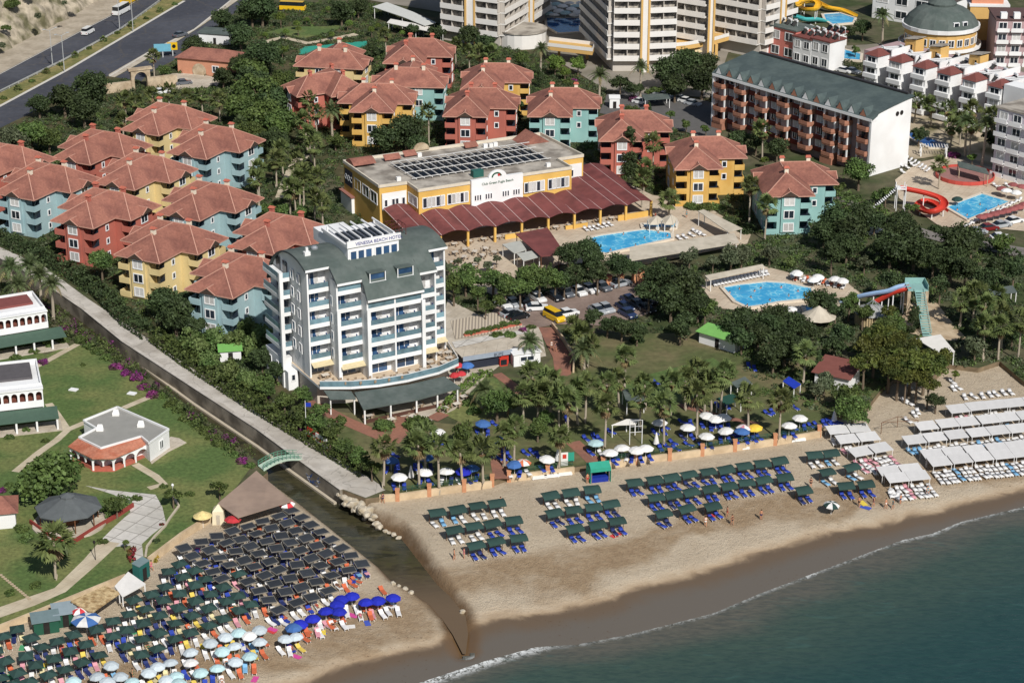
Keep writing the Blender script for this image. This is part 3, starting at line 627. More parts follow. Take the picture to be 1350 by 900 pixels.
# balconies
TABLE = MB().lathe([(.04,0),(.04,.68)], 6).lathe([(.45,.68),(.45,.73)], 10).mesh('cafe_table', WPLAS)
CHAIR = MB().box(-.22,-.22,.4,.22,.22,.46).box(-.22,.18,.46,.22,.24,.9).box(-.2,-.2,0,-.14,-.14,.4).box(.14,-.2,0,.2,-.14,.4).box(-.2,.14,0,-.14,.2,.4).box(.14,.14,0,.2,.2,.4).mesh('garden_chair', M('blue_chair', rgb(70,90,150), .6, .1, 2, rand=.3))
fl = ['first', 'second', 'third', 'fourth', 'fifth']
bn = ['leftmost', 'second', 'third', 'fourth', 'fifth', 'rightmost']
for bi, (a0, a1, b0, nf) in enumerate(BAYS):
    x0, x1 = a0+.15, a1-.15
    for k in range(nf):
        z = 7.05+3.05*k
        s = MB().box(x0, b0, z-.62, x1, b0+.14, z+.12).box(x0, b0+.14, z-.22, x1, b0+1.79, z)
        bo = s.build('balcony', PAINT_W, HT)
        MB().box(x0+.03, b0+.04, z+.125, x1-.03, b0+.1, z+.98).build('glass_railing', TEALG, bo)
        dw = (x1-x0)*.62
        if z < zv(b0+1.8)-1.9:
            hh = min(2.3, zv(b0+1.8)-z-.55)
            d = MB().box(x0+.25, b0+1.70, z+.02, x0+.25+dw, b0+1.795, z+hh).build('sliding_door', BGLASS, HT)
            e_ = MB()
            for q in range(4):
                xx = x0+.25+dw*q/3; e_.box(xx-.05, b0+1.66, z+.02, xx+.05, b0+1.72, z+hh)
            e_.box(x0+.2, b0+1.66, z+hh-.04, x0+.3+dw, b0+1.72, z+hh+.06); e_.build('door_frame', PAINT_W, d)
            if (bi+k) % 3: MB().box(x0+.3+dw*.66, b0+1.63, z+.05, x0+.22+dw, b0+1.655, z+hh-.1).build('curtain', CURT, d)
        if zv(b0)-z > 1.6:
            cx, sy_ = (x0+x1)/2+.5, b0+.9
            M4 = HT.matrix_basis if False else Matrix.Translation(HT.location) @ Matrix.Rotation(R(29), 4, 'Z')
            p = M4 @ Vector((cx, sy_, z+.004)); tb = tag(put('cafe_table', TABLE, None, p), 'small white table on the %s balcony of the %s floor, white hotel' % (bn[bi], fl[k]), 'table', 'tables on the hotel balconies')
            for q, dx in ((0, -.75), (1, .75)):
                p = M4 @ Vector((cx+dx, sy_, z+.004)); tag(put('garden_chair', CHAIR, None, p, R(29+(90 if q == 0 else -90))), 'blue chair %s of the table, %s balcony, %s floor' % (('left', 'right')[q], bn[bi], fl[k]), 'chair', 'chairs on the hotel balconies')
    # terrace level doors
    window(HT, (x0+x1)/2, b0+1.79, 4.1, 0, (x1-x0)*.7, 2.3, PAINT_W, BGLASS, name='terrace_door')
    if bi in (0,1,4,5):
        aw = MB(); yb = b0+1.7; yf = b0-1.2
        aw.add([(x0-.1,yf,6.15),(x1+.1,yf,6.15),(x1+.1,b0-.05,6.6),(x0-.1,b0-.05,6.6),(x0-.1,yf,6.08),(x1+.1,yf,6.08),(x1+.1,b0-.05,6.52),(x0-.1,b0-.05,6.52)], [(0,1,2,3),(7,6,5,4),(0,4,5,1),(1,5,6,2),(2,6,7,3),(3,7,4,0)])
        aw.build('awning', M('cream_canvas', rgb(206,190,152), .9, .1, 2), HT)
for a, b in ((-4.6,1.8),(-.2,-.22),(9.7,-.22)):
    MB().box(a-.3, b-.3, 4.0, a+.3, b-.02, 16.2).build('column', PAINT_W, HT)
for bi, (a, b) in enumerate(((-8.54,8.5),(-8.54,11))):
    for k in range(5): window(HT, a, b, 7.3+3.05*k, R(-90), .9, 1.5, PAINT_W, BGLASS, mull=False)
for k in range(4):
    window(HT, 16.2, 9, 7.3+3.05*k, R(90), 1.2, 1.4, PAINT_W, BGLASS)
    window(HT, -4.74, 4.1, 7.3+3.05*k, R(-90), .6, 1.5, PAINT_W, BGLASS, mull=False, depth=.06)
# left wing with its own balconies on a lower block
lw = MB().box(-10.3, 12.5, 0, -8.55, 19.5, 5.0).box(-10.3,10.2,0,-7.0+-1.55,12.4,3.4); lw.build('side_block', PAINT_W, HT)
for k in range(5):
    z = 7.05+3.05*k
    s = MB().box(-10.4, 12.0, z-.55, -8.55, 12.14, z+.12).box(-10.4, 12.14, z-.55, -10.26, 19, z+.12).box(-10.26, 12.14, z-.22, -8.55, 19, z)
    bo = s.build('side_balcony', PAINT_W, HT); MB().box(-10.36,12.04,z+.125,-8.6,12.1,z+.98).box(-10.36,12.1,z+.125,-10.3,18.9,z+.98).build('glass_railing', TEALG, bo)
    MB().box(-8.6,13.2,z+.02,-8.545,14.8,z+2.3).box(-8.6,16,z+.02,-8.545,17.6,z+2.3).build('sliding_door', GLASS, HT)
MB().box(-10.5,11.7,0,-9.9,12.3,20.4).build('column', PAINT_W, HT)
window(HT, -10.3, 14.5, 2.6, R(-90), .7, 1.2, PAINT_W, GLASS, mull=False); window(HT, -10.3, 17.5, 2.6, R(-90), .7, 1.2, PAINT_W, GLASS, mull=False); window(HT, -9.4, 10.2, 1.8, 0, .6, 1.0, PAINT_W, GLASS, mull=False)
# penthouse with the sign
ph = MB().box(-1.0, 5.3, 22.5, 8.2, 15, 25.2).build('penthouse', PAINT_W, HT)
for x0, x1, gm_ in ((-.7,3.4,BGLASS),(3.8,8.0,BGLASS)):
    for q in range(3):
        ww = (x1-x0)/3; window(HT, x0+ww*(q+.5), 5.3, 23.0, 0, ww-.3, 1.5, PAINT_W, gm_, mull=False)
MB().box(-1.2,5.0,25.2,8.5,5.3,26.3).box(-1.2,5.3,25.2,-.95,15.2,25.7).box(8.25,5.3,25.2,8.5,15.2,25.7).build('parapet', PAINT_W, ph)
lettering('sign_lettering', 'VENESSA BEACH HOTEL', .78, M('sign_blue', rgb(44,52,130), .5, .05, 2), HT, (4.5, 4.985, 25.48), (R(90), 0, 0))
for i in range(5):
    x = -.3+i*2.0; MB().box(x, 6.2, 26.0, x+.22, 14.5, 26.25).build('pergola_beam', PAINT_W, HT)
for i in range(4):
    x = .05+i*2.0; MB().box(x, 7.0, 25.25, x+1.5, 12.5, 25.4).build('solar_panel', M('solar_black', rgb(24,26,30), .25, .2, 2), HT)
MB().box(-.5,5.9,25.2,-.3,6.1,26.0).box(8.0,5.9,25.2,8.2,6.1,26.0).box(-.5,14.4,25.2,-.3,14.6,26.0).box(8.0,14.4,25.2,8.2,14.6,26.0).box(-.5,6.1,25.9,8.2,6.25,26.0).build('pergola_post', PAINT_W, HT)
MB().box(-1,15,22.5,4.5,19,24.6).build('stair_house', PAINT_W, HT)
fr = MB()
for x in (9.2,10.4,11.6):
    for y in (9.5,11,12.5): fr.tube((x,y,zv(y)-.2),(x,y,25.8),.06,.06,4)
for y in (9.5,11,12.5): fr.tube((9.2,y,25.8),(11.6,y,25.8),.06,.06,4).tube((9.2,y,25.0),(11.6,y,25.0),.05,.05,4)
for x in (9.2,10.4,11.6): fr.tube((x,9.5,25.8),(x,12.5,25.8),.06,.06,4)
fr.build('antenna_frame', M('rust_steel', rgb(96,50,46), .7, .2, 3), HT)
# dining canopy in front
cn = thing('dining_canopy', 'long dark green flat canopy over the dining terrace before the white hotel', 'canopy', HT.location, R(29))
q = MB(); A, B_, C_, D_ = (-5.3,-8.2,3.0), (12.3,-8.2,3.0), (11.6,-3.9,3.45), (-4.2,-2.6,3.45)
mid = (4,-9.0,3.0); mid2 = (5,-4.1,3.45)
for dz, fl_ in ((0,0),(-.12,1)):
    for f_ in ((A,mid,mid2,D_),(mid,B_,C_,mid2)):
        pts = [(x,y,z+dz) for x,y,z in f_]; q.poly(pts if not fl_ else pts[::-1])
for p, r_ in ((A,mid),(mid,B_),(B_,C_),(C_,mid2),(mid2,D_),(D_,A)): q.quad((p[0],p[1],p[2]-.3), (r_[0],r_[1],r_[2]-.3), r_, p)
q.build('roof', GREENR, cn)
for x, y in ((-4.9,-7.9),(-.5,-8.4),(4,-8.7),(8,-8.3),(11.9,-7.9)): MB().box(x-.12,y-.12,0,x+.12,y+.12,2.98).build('post', WPLAS, cn)
MB().box(-4.6,-7.9,.02,11.8,-7.8,.7).build('screen', M('canopy_brown', rgb(84,56,46), .8, .2, 2), cn)
lc = thing('side_canopy', 'small green canopy at the left corner of the hotel terrace', 'canopy', HT.location, R(29))
q = MB().add([(-8.4,-2.3,3.0),(-4.6,-4.2,3.0),(-4.4,-1.9,3.4),(-8.2,.6,3.4),(-8.4,-2.3,2.88),(-4.6,-4.2,2.88),(-4.4,-1.9,3.28),(-8.2,.6,3.28)], [(0,1,2,3),(7,6,5,4),(0,4,5,1),(1,5,6,2),(2,6,7,3),(3,7,4,0)]); q.build('roof', GREENR, lc)
MB().box(-8.3,-2.1,0,-8.1,-1.9,2.9).box(-4.9,-3.9,0,-4.7,-3.7,2.9).build('post', WPLAS, lc)
# ---- the ochre restaurant with the burgundy awning
RS = thing('restaurant_building', 'long ochre restaurant building with grey flat roof and white central front', 'restaurant', (-18.5,399.8,0), R(26))
def ring_wall(mb, pts, z0, z1, m=0): mb.prism(pts, z0, z1, m, 1)
fpR = [(-6,5.8),(0,5.5),(0,0),(11.4,0),(22.5,0),(34,-.3),(34,6),(40,6),(39,23.8),(-6.3,24.2)]
b_ = MB(); b_.prism(fpR, 0, 9.4, 0, 1); b_.build('wall', [YEL, FLATR], RS)
pp = MB()
for i in range(len(fpR)):
    a, c = fpR[i], fpR[(i+1) % len(fpR)]; pp.wallbox(a, c, .3, 9.4, 10.0)
pp.build('parapet', M('parapet_render', rgb(210,200,182), .85, .1, 1), RS)
MB().box(11.2,-.75,0,22.7,-.02,10.3).build('white_front', PAINT_W, RS)
g_ = MB(); pts = [(17+2.0*math.cos(R(a)), 10.3+1.5*math.sin(R(a))) for a in range(0, 181, 15)]
n_ = len(pts); g_.add([(x,-.75,z) for x,z in pts]+[(x,-.35,z) for x,z in pts], [tuple(range(n_))[::-1], tuple(range(n_,2*n_))]+[(i,i+1,n_+i+1,n_+i) for i in range(n_-1)])
g_.build('arched_crest', PAINT_W, RS)
lettering('sign_lettering', 'Club Green Fugla Beach', .72, M('sign_green', rgb(40,84,60), .5, .05, 2), RS, (17, -.78, 9.0), (R(90), 0, 0))
e1 = MB(); pts = [(17-.2+1.0*math.cos(R(a)), 10.35+.85*math.sin(R(a))) for a in range(10, 181, 17)]
for i in range(len(pts)-1): e1.bar((pts[i][0],-.79,pts[i][1]), (pts[i+1][0],-.79,pts[i+1][1]), .06, .3)
em = e1.build('emblem', M('sign_green', rgb(40,84,60)), RS); MB().lathe([(.0,0),(.3,.02),(.3,.06)], 10).build('emblem_spot', M('emblem_red', rgb(190,60,60), .5), RS, (17.3,-.76,10.75)).rotation_euler = (R(90),0,0)
for x in (12.6,15.0,18.8,21.2):
    for d in (-.55,0,.55): window(RS, x+d, -.75, 6.0, 0, .36, 1.1, PAINT_W, GLASS, mull=False, depth=.05)
for x0, x1 in ((.8,5.6),(6.2,10.8),(23.2,27.8),(28.6,33.4)):
    ww = (x1-x0)/5
    for q in range(5): window(RS, x0+ww*(q+.5), -.02 if x0 < 20 else -.25, 5.9, 0, ww-.16, 2.0, PAINT_W, CURT if q % 3 else GLASS, mull=False)
MB().box(-5.6,5.42,4.6,-.3,5.5,8.2).build('white_panel', PAINT_W, RS)
for x in (-4.8,-3.2,-2.4,-1.0): window(RS, x, 5.42, 5.4, 0, .6, 1.4, PAINT_W, GLASS, mull=False)
window(RS, 0, 2.8, 5.9, R(-90), 4.2, 2.0, PAINT_W, CURT)
for y in (8.4,12.6,17): window(RS, -6.1, y, 5.6, R(-90), 3.2, 2.2, PAINT_W, GLASS)
MB().box(-6.34,19.5,5.2,-6.28,23.6,8.6).build('dark_sign', M('sign_navy', rgb(48,50,66), .6), RS)
MB().box(34.5,5.85,4.4,39.6,5.95,8.2).build('white_panel', PAINT_W, RS); window(RS, 37, 5.85, 5.6, 0, 1.2, 1.4, PAINT_W, GLASS)
# red vaulted roof piece, roof trellis, tanks
v_ = MB(); pr = [(y, 9.4+ (1.5*math.cos((y-21.5)/2.4*1.2))) for y in np.linspace(19.2, 23.8, 9)]
extr = [( -6, y, z) for y, z in pr]+[(-1, y, z) for y, z in pr]; k_ = len(pr)
v_.add(extr, [(i, i+1, k_+i+1, k_+i) for i in range(k_-1)]+[tuple(range(k_))[::-1], tuple(range(k_, 2*k_))]); v_.build('vaulted_roof', TILE, RS)
v_ = MB(); 
for x in (33,34.5): v_.add([(x,19,9.4),(x+1.6,23.6,9.4),(x+1.6,19,9.4)], [(0,1,2)])
v_.add([(32,18.5,9.42),(38.5,18.5,9.42),(38.5,23.4,9.42),(32,23.4,9.42),(35.2,18.5,11.4),(35.2,23.4,11.4)], [(0,4,5,3),(1,2,5,4),(0,1,4),(2,3,5)]); v_.build('tiled_ridge', TILE, RS)
tr = MB(); LAT = M('trellis_white', rgb(206,204,200), .6, .08, 2)
for i in range(18):
    x = 2.5+i*1.75; tr.bar((x,6.6+.02*i,9.75), (x-1.2,17.5,10.35), .16, .14)
for y, z in ((7,9.9),(10.5,10.1),(14,10.3),(17.2,10.45)): tr.bar((1.6,y,z), (33,y,z), .14, .12)
tr.build('roof_trellis', LAT, RS)
so_ = MB()
for i in range(17):
    for y0, y1 in ((7.3,10.2),(10.8,13.7),(14.3,17)):
        x = 2.9+i*1.75-(y0-7)*.11; so_.add([(x,y0,9.62),(x+1.2,y0,9.62),(x+.95,y1,9.95),(x-.25,y1,9.95)], [(0,1,2,3)]); so_.add([(x,y0,9.58),(x+1.2,y0,9.58),(x+.95,y1,9.91),(x-.25,y1,9.91)], [(3,2,1,0)])
so_.build('solar_panel', M('solar_black', rgb(24,26,30)), RS)
MB().box(13.5,3.2,9.4,15.8,4.6,10.8).build('green_tank_box', M('tank_green', rgb(46,96,88), .6), RS)
for x, y, l_ in ((1.5,20.5,3.6),(6.2,21.2,2.8),(20,21,3),):
    MB().add([(x,y,9.9),(x+l_,y,9.9),(x+l_,y+1.3,10.7),(x,y+1.3,10.7),(x,y,9.78),(x+l_,y,9.78),(x+l_,y+1.3,10.58),(x,y+1.3,10.58)], [(0,1,2,3),(7,6,5,4),(0,4,5,1),(1,5,6,2),(2,6,7,3),(3,7,4,0)]).box(x+.2,y+1.1,9.4,x+.4,y+1.2,10.6).build('tiled_cover', TILE, RS)
for x, y in ((24,20.5),(25.2,20.3),(26.4,20.6),(-1.2,8),(30,3),(9,20.8)): MB().box(x,y,9.4,x+.9,y+.7,10.2).build('air_conditioner', WPLAS, RS)
st_ = MB()
pts = [(11+1.8*math.cos(R(a)), 9.9+1.6*math.sin(R(a))) for a in range(0, 181, 20)]; n_ = len(pts)
st_.add([(x,23.5,z) for x,z in pts]+[(x,23.9,z) for x,z in pts], [tuple(range(n_)), tuple(range(n_,2*n_))[::-1]]+[(i,i+1,n_+i+1,n_+i) for i in range(n_-1)]); st_.build('rear_crest', STONE, RS)
# awning: a row of corrugated waves on ochre posts
AW = thing('burgundy_awning', 'burgundy corrugated awning in nine waves along the ochre restaurant', 'awning', RS.location, R(26))
SEAM = M('awning_seam', rgb(196,168,164), .7, .1, 2)
for i in range(9):
    a0 = -5.6+5.9*i; a1 = a0+5.9; bb = -.3 if a1 < 34.5 else (5.9 if a1 < 40 else 11.5)
    if i == 0: bb = 5.0
    w_ = MB(); n_ = 10; prf = []
    for j in range(n_+1):
        t = j/n_; prf.append((a0+(a1-a0)*t, .62*math.sin(math.pi*t)**1.1 if 0 < t < 1 else 0))
    yb, yf, zb, zf = bb, -10.2, 4.9, 3.5
    zb = 4.9 if bb < 1 else 5.2
    top = [(x, yf, zf+h_) for x, h_ in prf]+[(x, yb, zb+h_) for x, h_ in prf]; n1 = n_+1
    w_.add(top, [(j, j+1, n1+j+1, n1+j) for j in range(n_)]); w_.add([(x,y,z-.06) for x,y,z in top], [(n1+j, n1+j+1, j+1, j) for j in range(n_)])
    for j in (0,): w_.bar((prf[j][0]+.02, yf, zf+.06), (prf[j][0]+.02, yb, zb+.06), .12, .08, 1)
    pk = n_//2; w_.bar((prf[pk][0], yf, zf+.65), (prf[pk][0], yb, zb+.65), .1, .06, 1)
    w_.build('awning_wave', [BURG, SEAM], AW)
for i in range(10):
    a0 = -5.6+5.9*i; MB().box(a0-.22,-9.9,0,a0+.22,-9.46,3.45).build('post', YEL, AW)
MB().box(14.5,-9.4,0,20,-9.1,1.1).build('counter', YEL, AW); MB().box(40,-9.5,0,47,-9.2,1.3).box(28,-9.5,0,33,-9.2,.9).build('low_wall', YEL, AW)
DF = M('dining_furniture', rgb(150,130,108), .8, .3, 2)
M4R = Matrix.Translation(RS.location) @ Matrix.Rotation(R(26), 4, 'Z')
CLOTHM = M('table_cloth', rgb(206,196,182), .9, .1, 2, rand=.15)
DT = MB().box(-.6,-.45,.68,.6,.45,.76).box(-.05,-.05,0,.05,.05,.68)
for dx, dy in ((-.9,0),(.9,0),(0,-.8),(0,.8)): DT.box(dx-.2,dy-.2,.4,dx+.2,dy+.2,.46,1).box(dx-.2,dy+(.14 if dy >= 0 else -.2),.46,dx+.2,dy+(.2 if dy >= 0 else -.14),.9,1).box(dx-.04,dy-.04,0,dx+.04,dy+.04,.4,1)
DTm = DT.mesh('dining_table', [CLOTHM, DF])
for i in range(15):
    p = M4R @ Vector((-2.5+3.2*i, -8.3, 0)); k = tag(put('dining_table', DTm, None, p, R(26)), '%s dining table set, counted from the left, under the burgundy awning' % NTH[i], 'table', 'dining tables under the awning')
# annex left of the awning
an = thing('annex', 'small pale annex with faded red roof at the left end of the restaurant', 'annex', G(487,275,0), R(26))
MB().box(-4.5,-1.5,0,2.2,4.5,3.4).build('wall', PAINT_W, an); MB().box(-4.8,-1.8,3.4,2.5,4.8,3.65).build('roof', M('faded_red_roof', rgb(150,104,92), .9, .15, 1), an)
window(an, -1, -1.5, 1.0, 0, 1.0, 1.2, PAINT_W, GLASS)
# big flat burgundy canopy by the pool
def canopy(name, label, cat, corners, zs, mat, posts=True, th=.12, pm=None, group=None):
    """roof on posts; corners = picture points of the roof's corners, zs their heights"""
    P3 = [G(x, y, z) for (x, y), z in zip(corners, zs)]; c = sum(P3, Vector())/len(P3); o = thing(name, label, cat, (c.x, c.y, 0), 0, group)
    L_ = [(p.x-c.x, p.y-c.y, p.z) for p in P3]; n = len(L_); mb = MB()
    ar = sum(L_[i][0]*L_[(i+1) % n][1]-L_[(i+1) % n][0]*L_[i][1] for i in range(n))
    if ar < 0: L_ = L_[::-1]
    mb.add(L_+[(x, y, z-th) for x, y, z in L_], [tuple(range(n)), tuple(range(2*n-1, n-1, -1))]+[(i, n+i, n+(i+1) % n, (i+1) % n) for i in range(n)])
    mb.build('roof', mat, o)
    if posts:
        for x, y, z in L_: MB().tube((x*.94, y*.94, 0), (x*.94, y*.94, z-th), .09, .09, 6).build('post', pm or WPLAS, o)
    return o
canopy('pool_bar_canopy', 'flat burgundy canopy beside the trees at the pool terrace', 'canopy', [(679,308),(722,300),(741,328),(738,336),(713,338)], (3.4,3.6,3.4,3.2,3.2), BURG, pm=WOODM)
TENT = M('beige_tent', rgb(196,186,168), .9, .1, 1, col2=rgb(182,172,154), s2=.4)
canopy('long_pool_canopy', 'long beige canopy along the near side of the restaurant pool', 'canopy', [(830,326),(968,307),(975,320),(830,344)], (2.8,2.8,2.6,2.6), TENT)
canopy('side_pool_canopy', 'beige sloping canopy on the right of the restaurant pool', 'canopy', [(920,278),(928,276),(979,301),(960,306)], (3.2,3.2,2.6,2.6), TENT)
canopy('lower_pool_canopy', 'pale canopy strip over loungers behind the curved pool', 'canopy', [(929,363),(1005,348),(1009,352),(935,369)], (2.7,2.7,2.5,2.5), TENT)
canopy('grey_shade', 'grey shade sail left of the burgundy canopy', 'canopy', [(662,322),(686,317),(694,329),(678,334)], (2.6,2.8,2.6,2.5), M('grey_sail', rgb(178,178,170), .9, .08, 1))
canopy('grey_shade', 'second grey shade sail nearer the car park trees', 'canopy', [(681,334),(704,330),(712,338),(690,344)], (2.6,2.8,2.6,2.5), M('grey_sail', rgb(178,178,170)))
# ------------------------------------------------------------------ the brown hotel
BH = thing('brown_hotel', 'long five storey hotel with grey green roof, orange brown balconies and blank white gable', 'hotel', (85.6,448.0,0), R(-50.5))
BRN = M('brown_render', rgb(146,128,126), .85, .1, .8); ORB = M('orange_brick', rgb(168,118,96), .85, .12, 2, rand=.06)
MB().box(-46,-11.2,0,1.6,-.2,12.6).build('wall', BRN, BH)
gb = MB(); gp = [(-12.8,0),(0,0),(0,15.2),(-3,15.0),(-7,14.4),(-10.2,13.7),(-11.6,13.0),(-12.8,12.4)]
gb.add([(1.6,y,z) for y,z in gp]+[(2.1,y,z) for y,z in gp], [tuple(range(8))[::-1], tuple(range(8,16))]+[(i,(i+1)%8,8+(i+1)%8,8+i) for i in range(8)]); gb.build('gable_wall', PAINT_W, BH)
MB().box(-46.4,-12.8,0,-45.99,0,12.5).build('gable_wall', PAINT_W, BH)
rp = [(-12.9,12.9),(-11.4,13.6),(-10.9,14.2),(-6,15.0),(0.4,15.9)]
r_ = MB(); n_ = len(rp); r_.add([(-46.6,y,z) for y,z in rp]+[(2.4,y,z) for y,z in rp], [(i,n_+i,n_+i+1,i+1) for i in range(n_-1)]); r_.add([(-46.6,y,z-.25) for y,z in rp]+[(2.4,y,z-.25) for y,z in rp], [(i+1,n_+i+1,n_+i,i) for i in range(n_-1)])
r_.quad((2.4,.4,15.65),(-46.6,.4,15.65),(-46.6,.4,15.9),(2.4,.4,15.9))
for x in (-46.6,2.4): r_.add([(x,y,z) for y,z in rp]+[(x,y,z-.25) for y,z in rp], [(i,i+1,n_+i+1,n_+i) for i in range(n_-1)])
GREYG = M('grey_green_roof', rgb(72,84,84), .9, .12, 1.2, bump=.2, bscale=8, col2=rgb(84,96,94), s2=.25)
bro = r_.build('roof', GREYG, BH)
MB().box(-46.3,-13.0,12.3,2.2,-11.2,12.87).build('cornice', PAINT_W, BH)
MB().box(-44,-.3,15.95,1,.5,16.3).build('ridge_beam', M('dark_steel', rgb(58,56,58), .6), bro)
for i in range(14):
    x = -44.6+i*3.38; d = MB(); d.add([(x-1.15,-12.6,12.9),(x+1.15,-12.6,12.9),(x,-12.6,14.75),(x-1.15,-10.9,14.1),(x+1.15,-10.9,14.1),(x,-9.4,14.8)], [(0,1,2),(0,2,5,3),(2,1,4,5)]); dd = d.build('dormer', GREYG, bro)
    MB().add([(x-.95,-12.66,12.95),(x+.95,-12.66,12.95),(x,-12.66,14.5),(x-.95,-12.62,12.95),(x+.95,-12.62,12.95),(x,-12.62,14.5)], [(0,1,2),(5,4,3)]).build('dormer_front', [PAINT_W, ORB][i % 2], dd)
for y in (-4.6,-3.2): o_ = MB().lathe([(.55,0),(.55,.05)], 10).build('round_vent', DARK, BH, (2.11,y,12.6)); o_.rotation_euler = (0,R(90),0)
BX = [-44.2,-37.7,-31,-24.2,-17.3,-10.2,-5.9,-.3]
for i, x in enumerate(BX):
    wd = 1.25 if i == 6 else 1.75
    for k in range(4):
        z = 1.9+2.75*k; s = MB(); hx = [(x-wd,-11.2),(x-wd,-12.5),(x-wd+.5,-13.2),(x+wd-.5,-13.2),(x+wd,-12.5),(x+wd,-11.2)]
        s.prism(hx, z-.3, z+.02)
        for q in range(5): s.wallbox(hx[q], hx[q+1], .14, z+.02, z+.8)
        bb = s.build('balcony', ORB, BH)
        for sx in (-1,1): MB().box(x+sx*(wd-.15)-.16,-12.6,z+.75,x+sx*(wd-.15)+.16,-12.3,z+2.45).build('post', PAINT_W, bb)
        MB().box(x-wd+.25,-11.32,z+.1,x+wd-.25,-11.2,z+2.3).build('balcony_door', CURT if (i+k)%3 else GLASS, BH)
    if i in (0,3,5,7): MB().box(x-wd+.05,-13.1,0,x+wd-.05,-11.2,1.58).build('bay_base', ORB, BH)
for i in range(7):
    if i in (5,6): continue
    x = (BX[i]+BX[i+1])/2
    for k in range(4):
        z = 1.9+2.75*k; MB().box(x-1.3,-11.7,z-.25,x+1.3,-11.2,z+.75).build('low_balcony', M('dark_red_render', rgb(110,52,44), .85, .1, 2), BH); window(BH, x, -11.2, z+.8, 0, 2.3, 1.6, PAINT_W, GLASS if (i+k)%2 else CURT)
# ------------------------------------------------------------------ banded hotel towers at the back
BAND = M('tower_white', rgb(226,222,216), .75, .05, .4); TWALL = M('tower_wall', rgb(196,188,178), .85, .06, .5); OCH = M('tower_ochre', rgb(210,170,104), .85, .06, .6)
TGL = M('tower_glazing', rgb(88,86,86), .35, .5, .9, col2=rgb(180,172,160), s2=.55, rand=.2)
def tower(name, label, pts, z0, nfl, pitch, depth, strips=(), plain=()):
    P3 = [G(x, y, z0).to_2d() for x, y in pts]; o3 = P3[0]; t = thing(name, label, 'hotel tower', (o3.x, o3.y, 0), 0)
    Q = [p-o3 for p in P3]; back = [Q[-1]+Vector((-1.0, depth)), Q[0]+Vector((1.0, depth))]
    MB().prism(Q+back, 0, z0+pitch*nfl, 0).build('wall', TWALL, t)
    for i in range(len(Q)-1):
        a, b = Q[i], Q[i+1]; d = (b-a); L_ = d.length; d.normalize(); n_ = Vector((d.y, -d.x)); rz = math.atan2(d.y, d.x)
        if i in plain: continue
        if i in strips:
            MB().box(0,-1.5,0,L_,-.003,z0+pitch*nfl+1).build('stair_strip', BAND, t, (a.x,a.y,0), rz)
            for x in (0.0,L_-.5): MB().box(x,-1.75,0,x+.5,-1.503,z0+pitch*nfl+1).build('ochre_fin', OCH, t, (a.x,a.y,0), rz)
            continue
        bm_ = MB().box(0,-1.45,-.35,L_,-.003,0).box(0,-1.6,-.35,L_,-1.45,1.05).mesh('balcony_band', BAND); gm_ = MB().box(.15,-.1,0,L_-.15,-.003,2.2)
        for q in range(int(L_/3.4)+1): gm_.box(.02+q*3.4,-1.3,0,.2+q*3.4,-.105,2.5,1)
        gme = gm_.mesh('glazing', [TGL, TWALL])
        for k in range(nfl):
            put('balcony_band', bm_, t, (a.x,a.y,z0+pitch*k), rz); put('glazing', gme, t, (a.x,a.y,z0+pitch*k+.05), rz)
    return t
tower('hotel_tower', 'white banded hotel tower, leftmost of the three at the top', [(585,36),(615,41),(629,42),(659,46),(690,28),(697,25),(720,10)], 3.5, 8, 3.0, 16, strips=(1,4))
tower('hotel_tower', 'white banded hotel tower with tall pale stair strip, in the middle of the three', [(771,38),(808,77),(842,77),(854,76.5),(889,75)], 3.5, 10, 3.05, 22, strips=(2,))
tower('hotel_tower', 'white banded tower wing between the strip tower and the corner tower', [(889,45),(932,52),(941,52)], 6, 7, 3.05, 14, strips=(1,))
tower('hotel_tower', 'white banded corner tower, rightmost of the three at the top', [(944,46),(1002,57),(1020,52),(1028,49),(1044,44)], 4, 7, 3.05, 16, strips=(2,))
def deck_on_posts(name, label, cat, pts, z, th, mat, posts, rail_=True):
    P3 = [G(x, y, z) for x, y in pts]; c = P3[0]; t = thing(name, label, cat, (c.x, c.y, 0)); L_ = [(p.x-c.x, p.y-c.y) for p in P3]
    MB().prism(L_, z-th, z).build('deck', mat, t)
    if rail_:
        r = MB()
        for i in range(len(L_)-1): r.wallbox(L_[i], L_[i+1], .1, z+.003, z+.9)
        r.build('parapet', BAND, t)
    for x, y in posts:
        p = G(x, y, 0); MB().box(p.x-c.x-.35, p.y-c.y-.35, 0, p.x-c.x+.35, p.y-c.y+.35, z-th).build('post', OCH, t)
deck_on_posts('raised_walkway', 'ochre walkway on posts between the left and middle towers', 'walkway', [(722,61),(781,68),(784,60),(724,53)], 4.5, 1.0, OCH, [(737,77),(774,79)])
deck_on_posts('raised_terrace', 'curved ochre terrace on posts at the foot of the right towers', 'terrace', [(884,62),(905,60),(940,54),(961,48),(955,38),(890,48)], 5, 1.1, OCH, [(944,78),(890,80)])
canopy('entrance_awning', 'beige fabric awning hanging below the curved ochre terrace', 'awning', [(899,64),(935,57),(938,66),(905,72)], (3.6,3.8,2.6,2.6), M('cream_canvas', rgb(206,190,152)), posts=False)
dr = thing('round_lobby', 'low round white lobby with flat grey roof at the corner of the left tower', 'lobby', G(688,58,0)); MB().lathe([(6.5,0),(6.5,4.0)], 20).build('wall', BAND, dr); MB().lathe([(6.8,4.0),(6.8,4.3)], 20).build('roof', FLATR, dr)
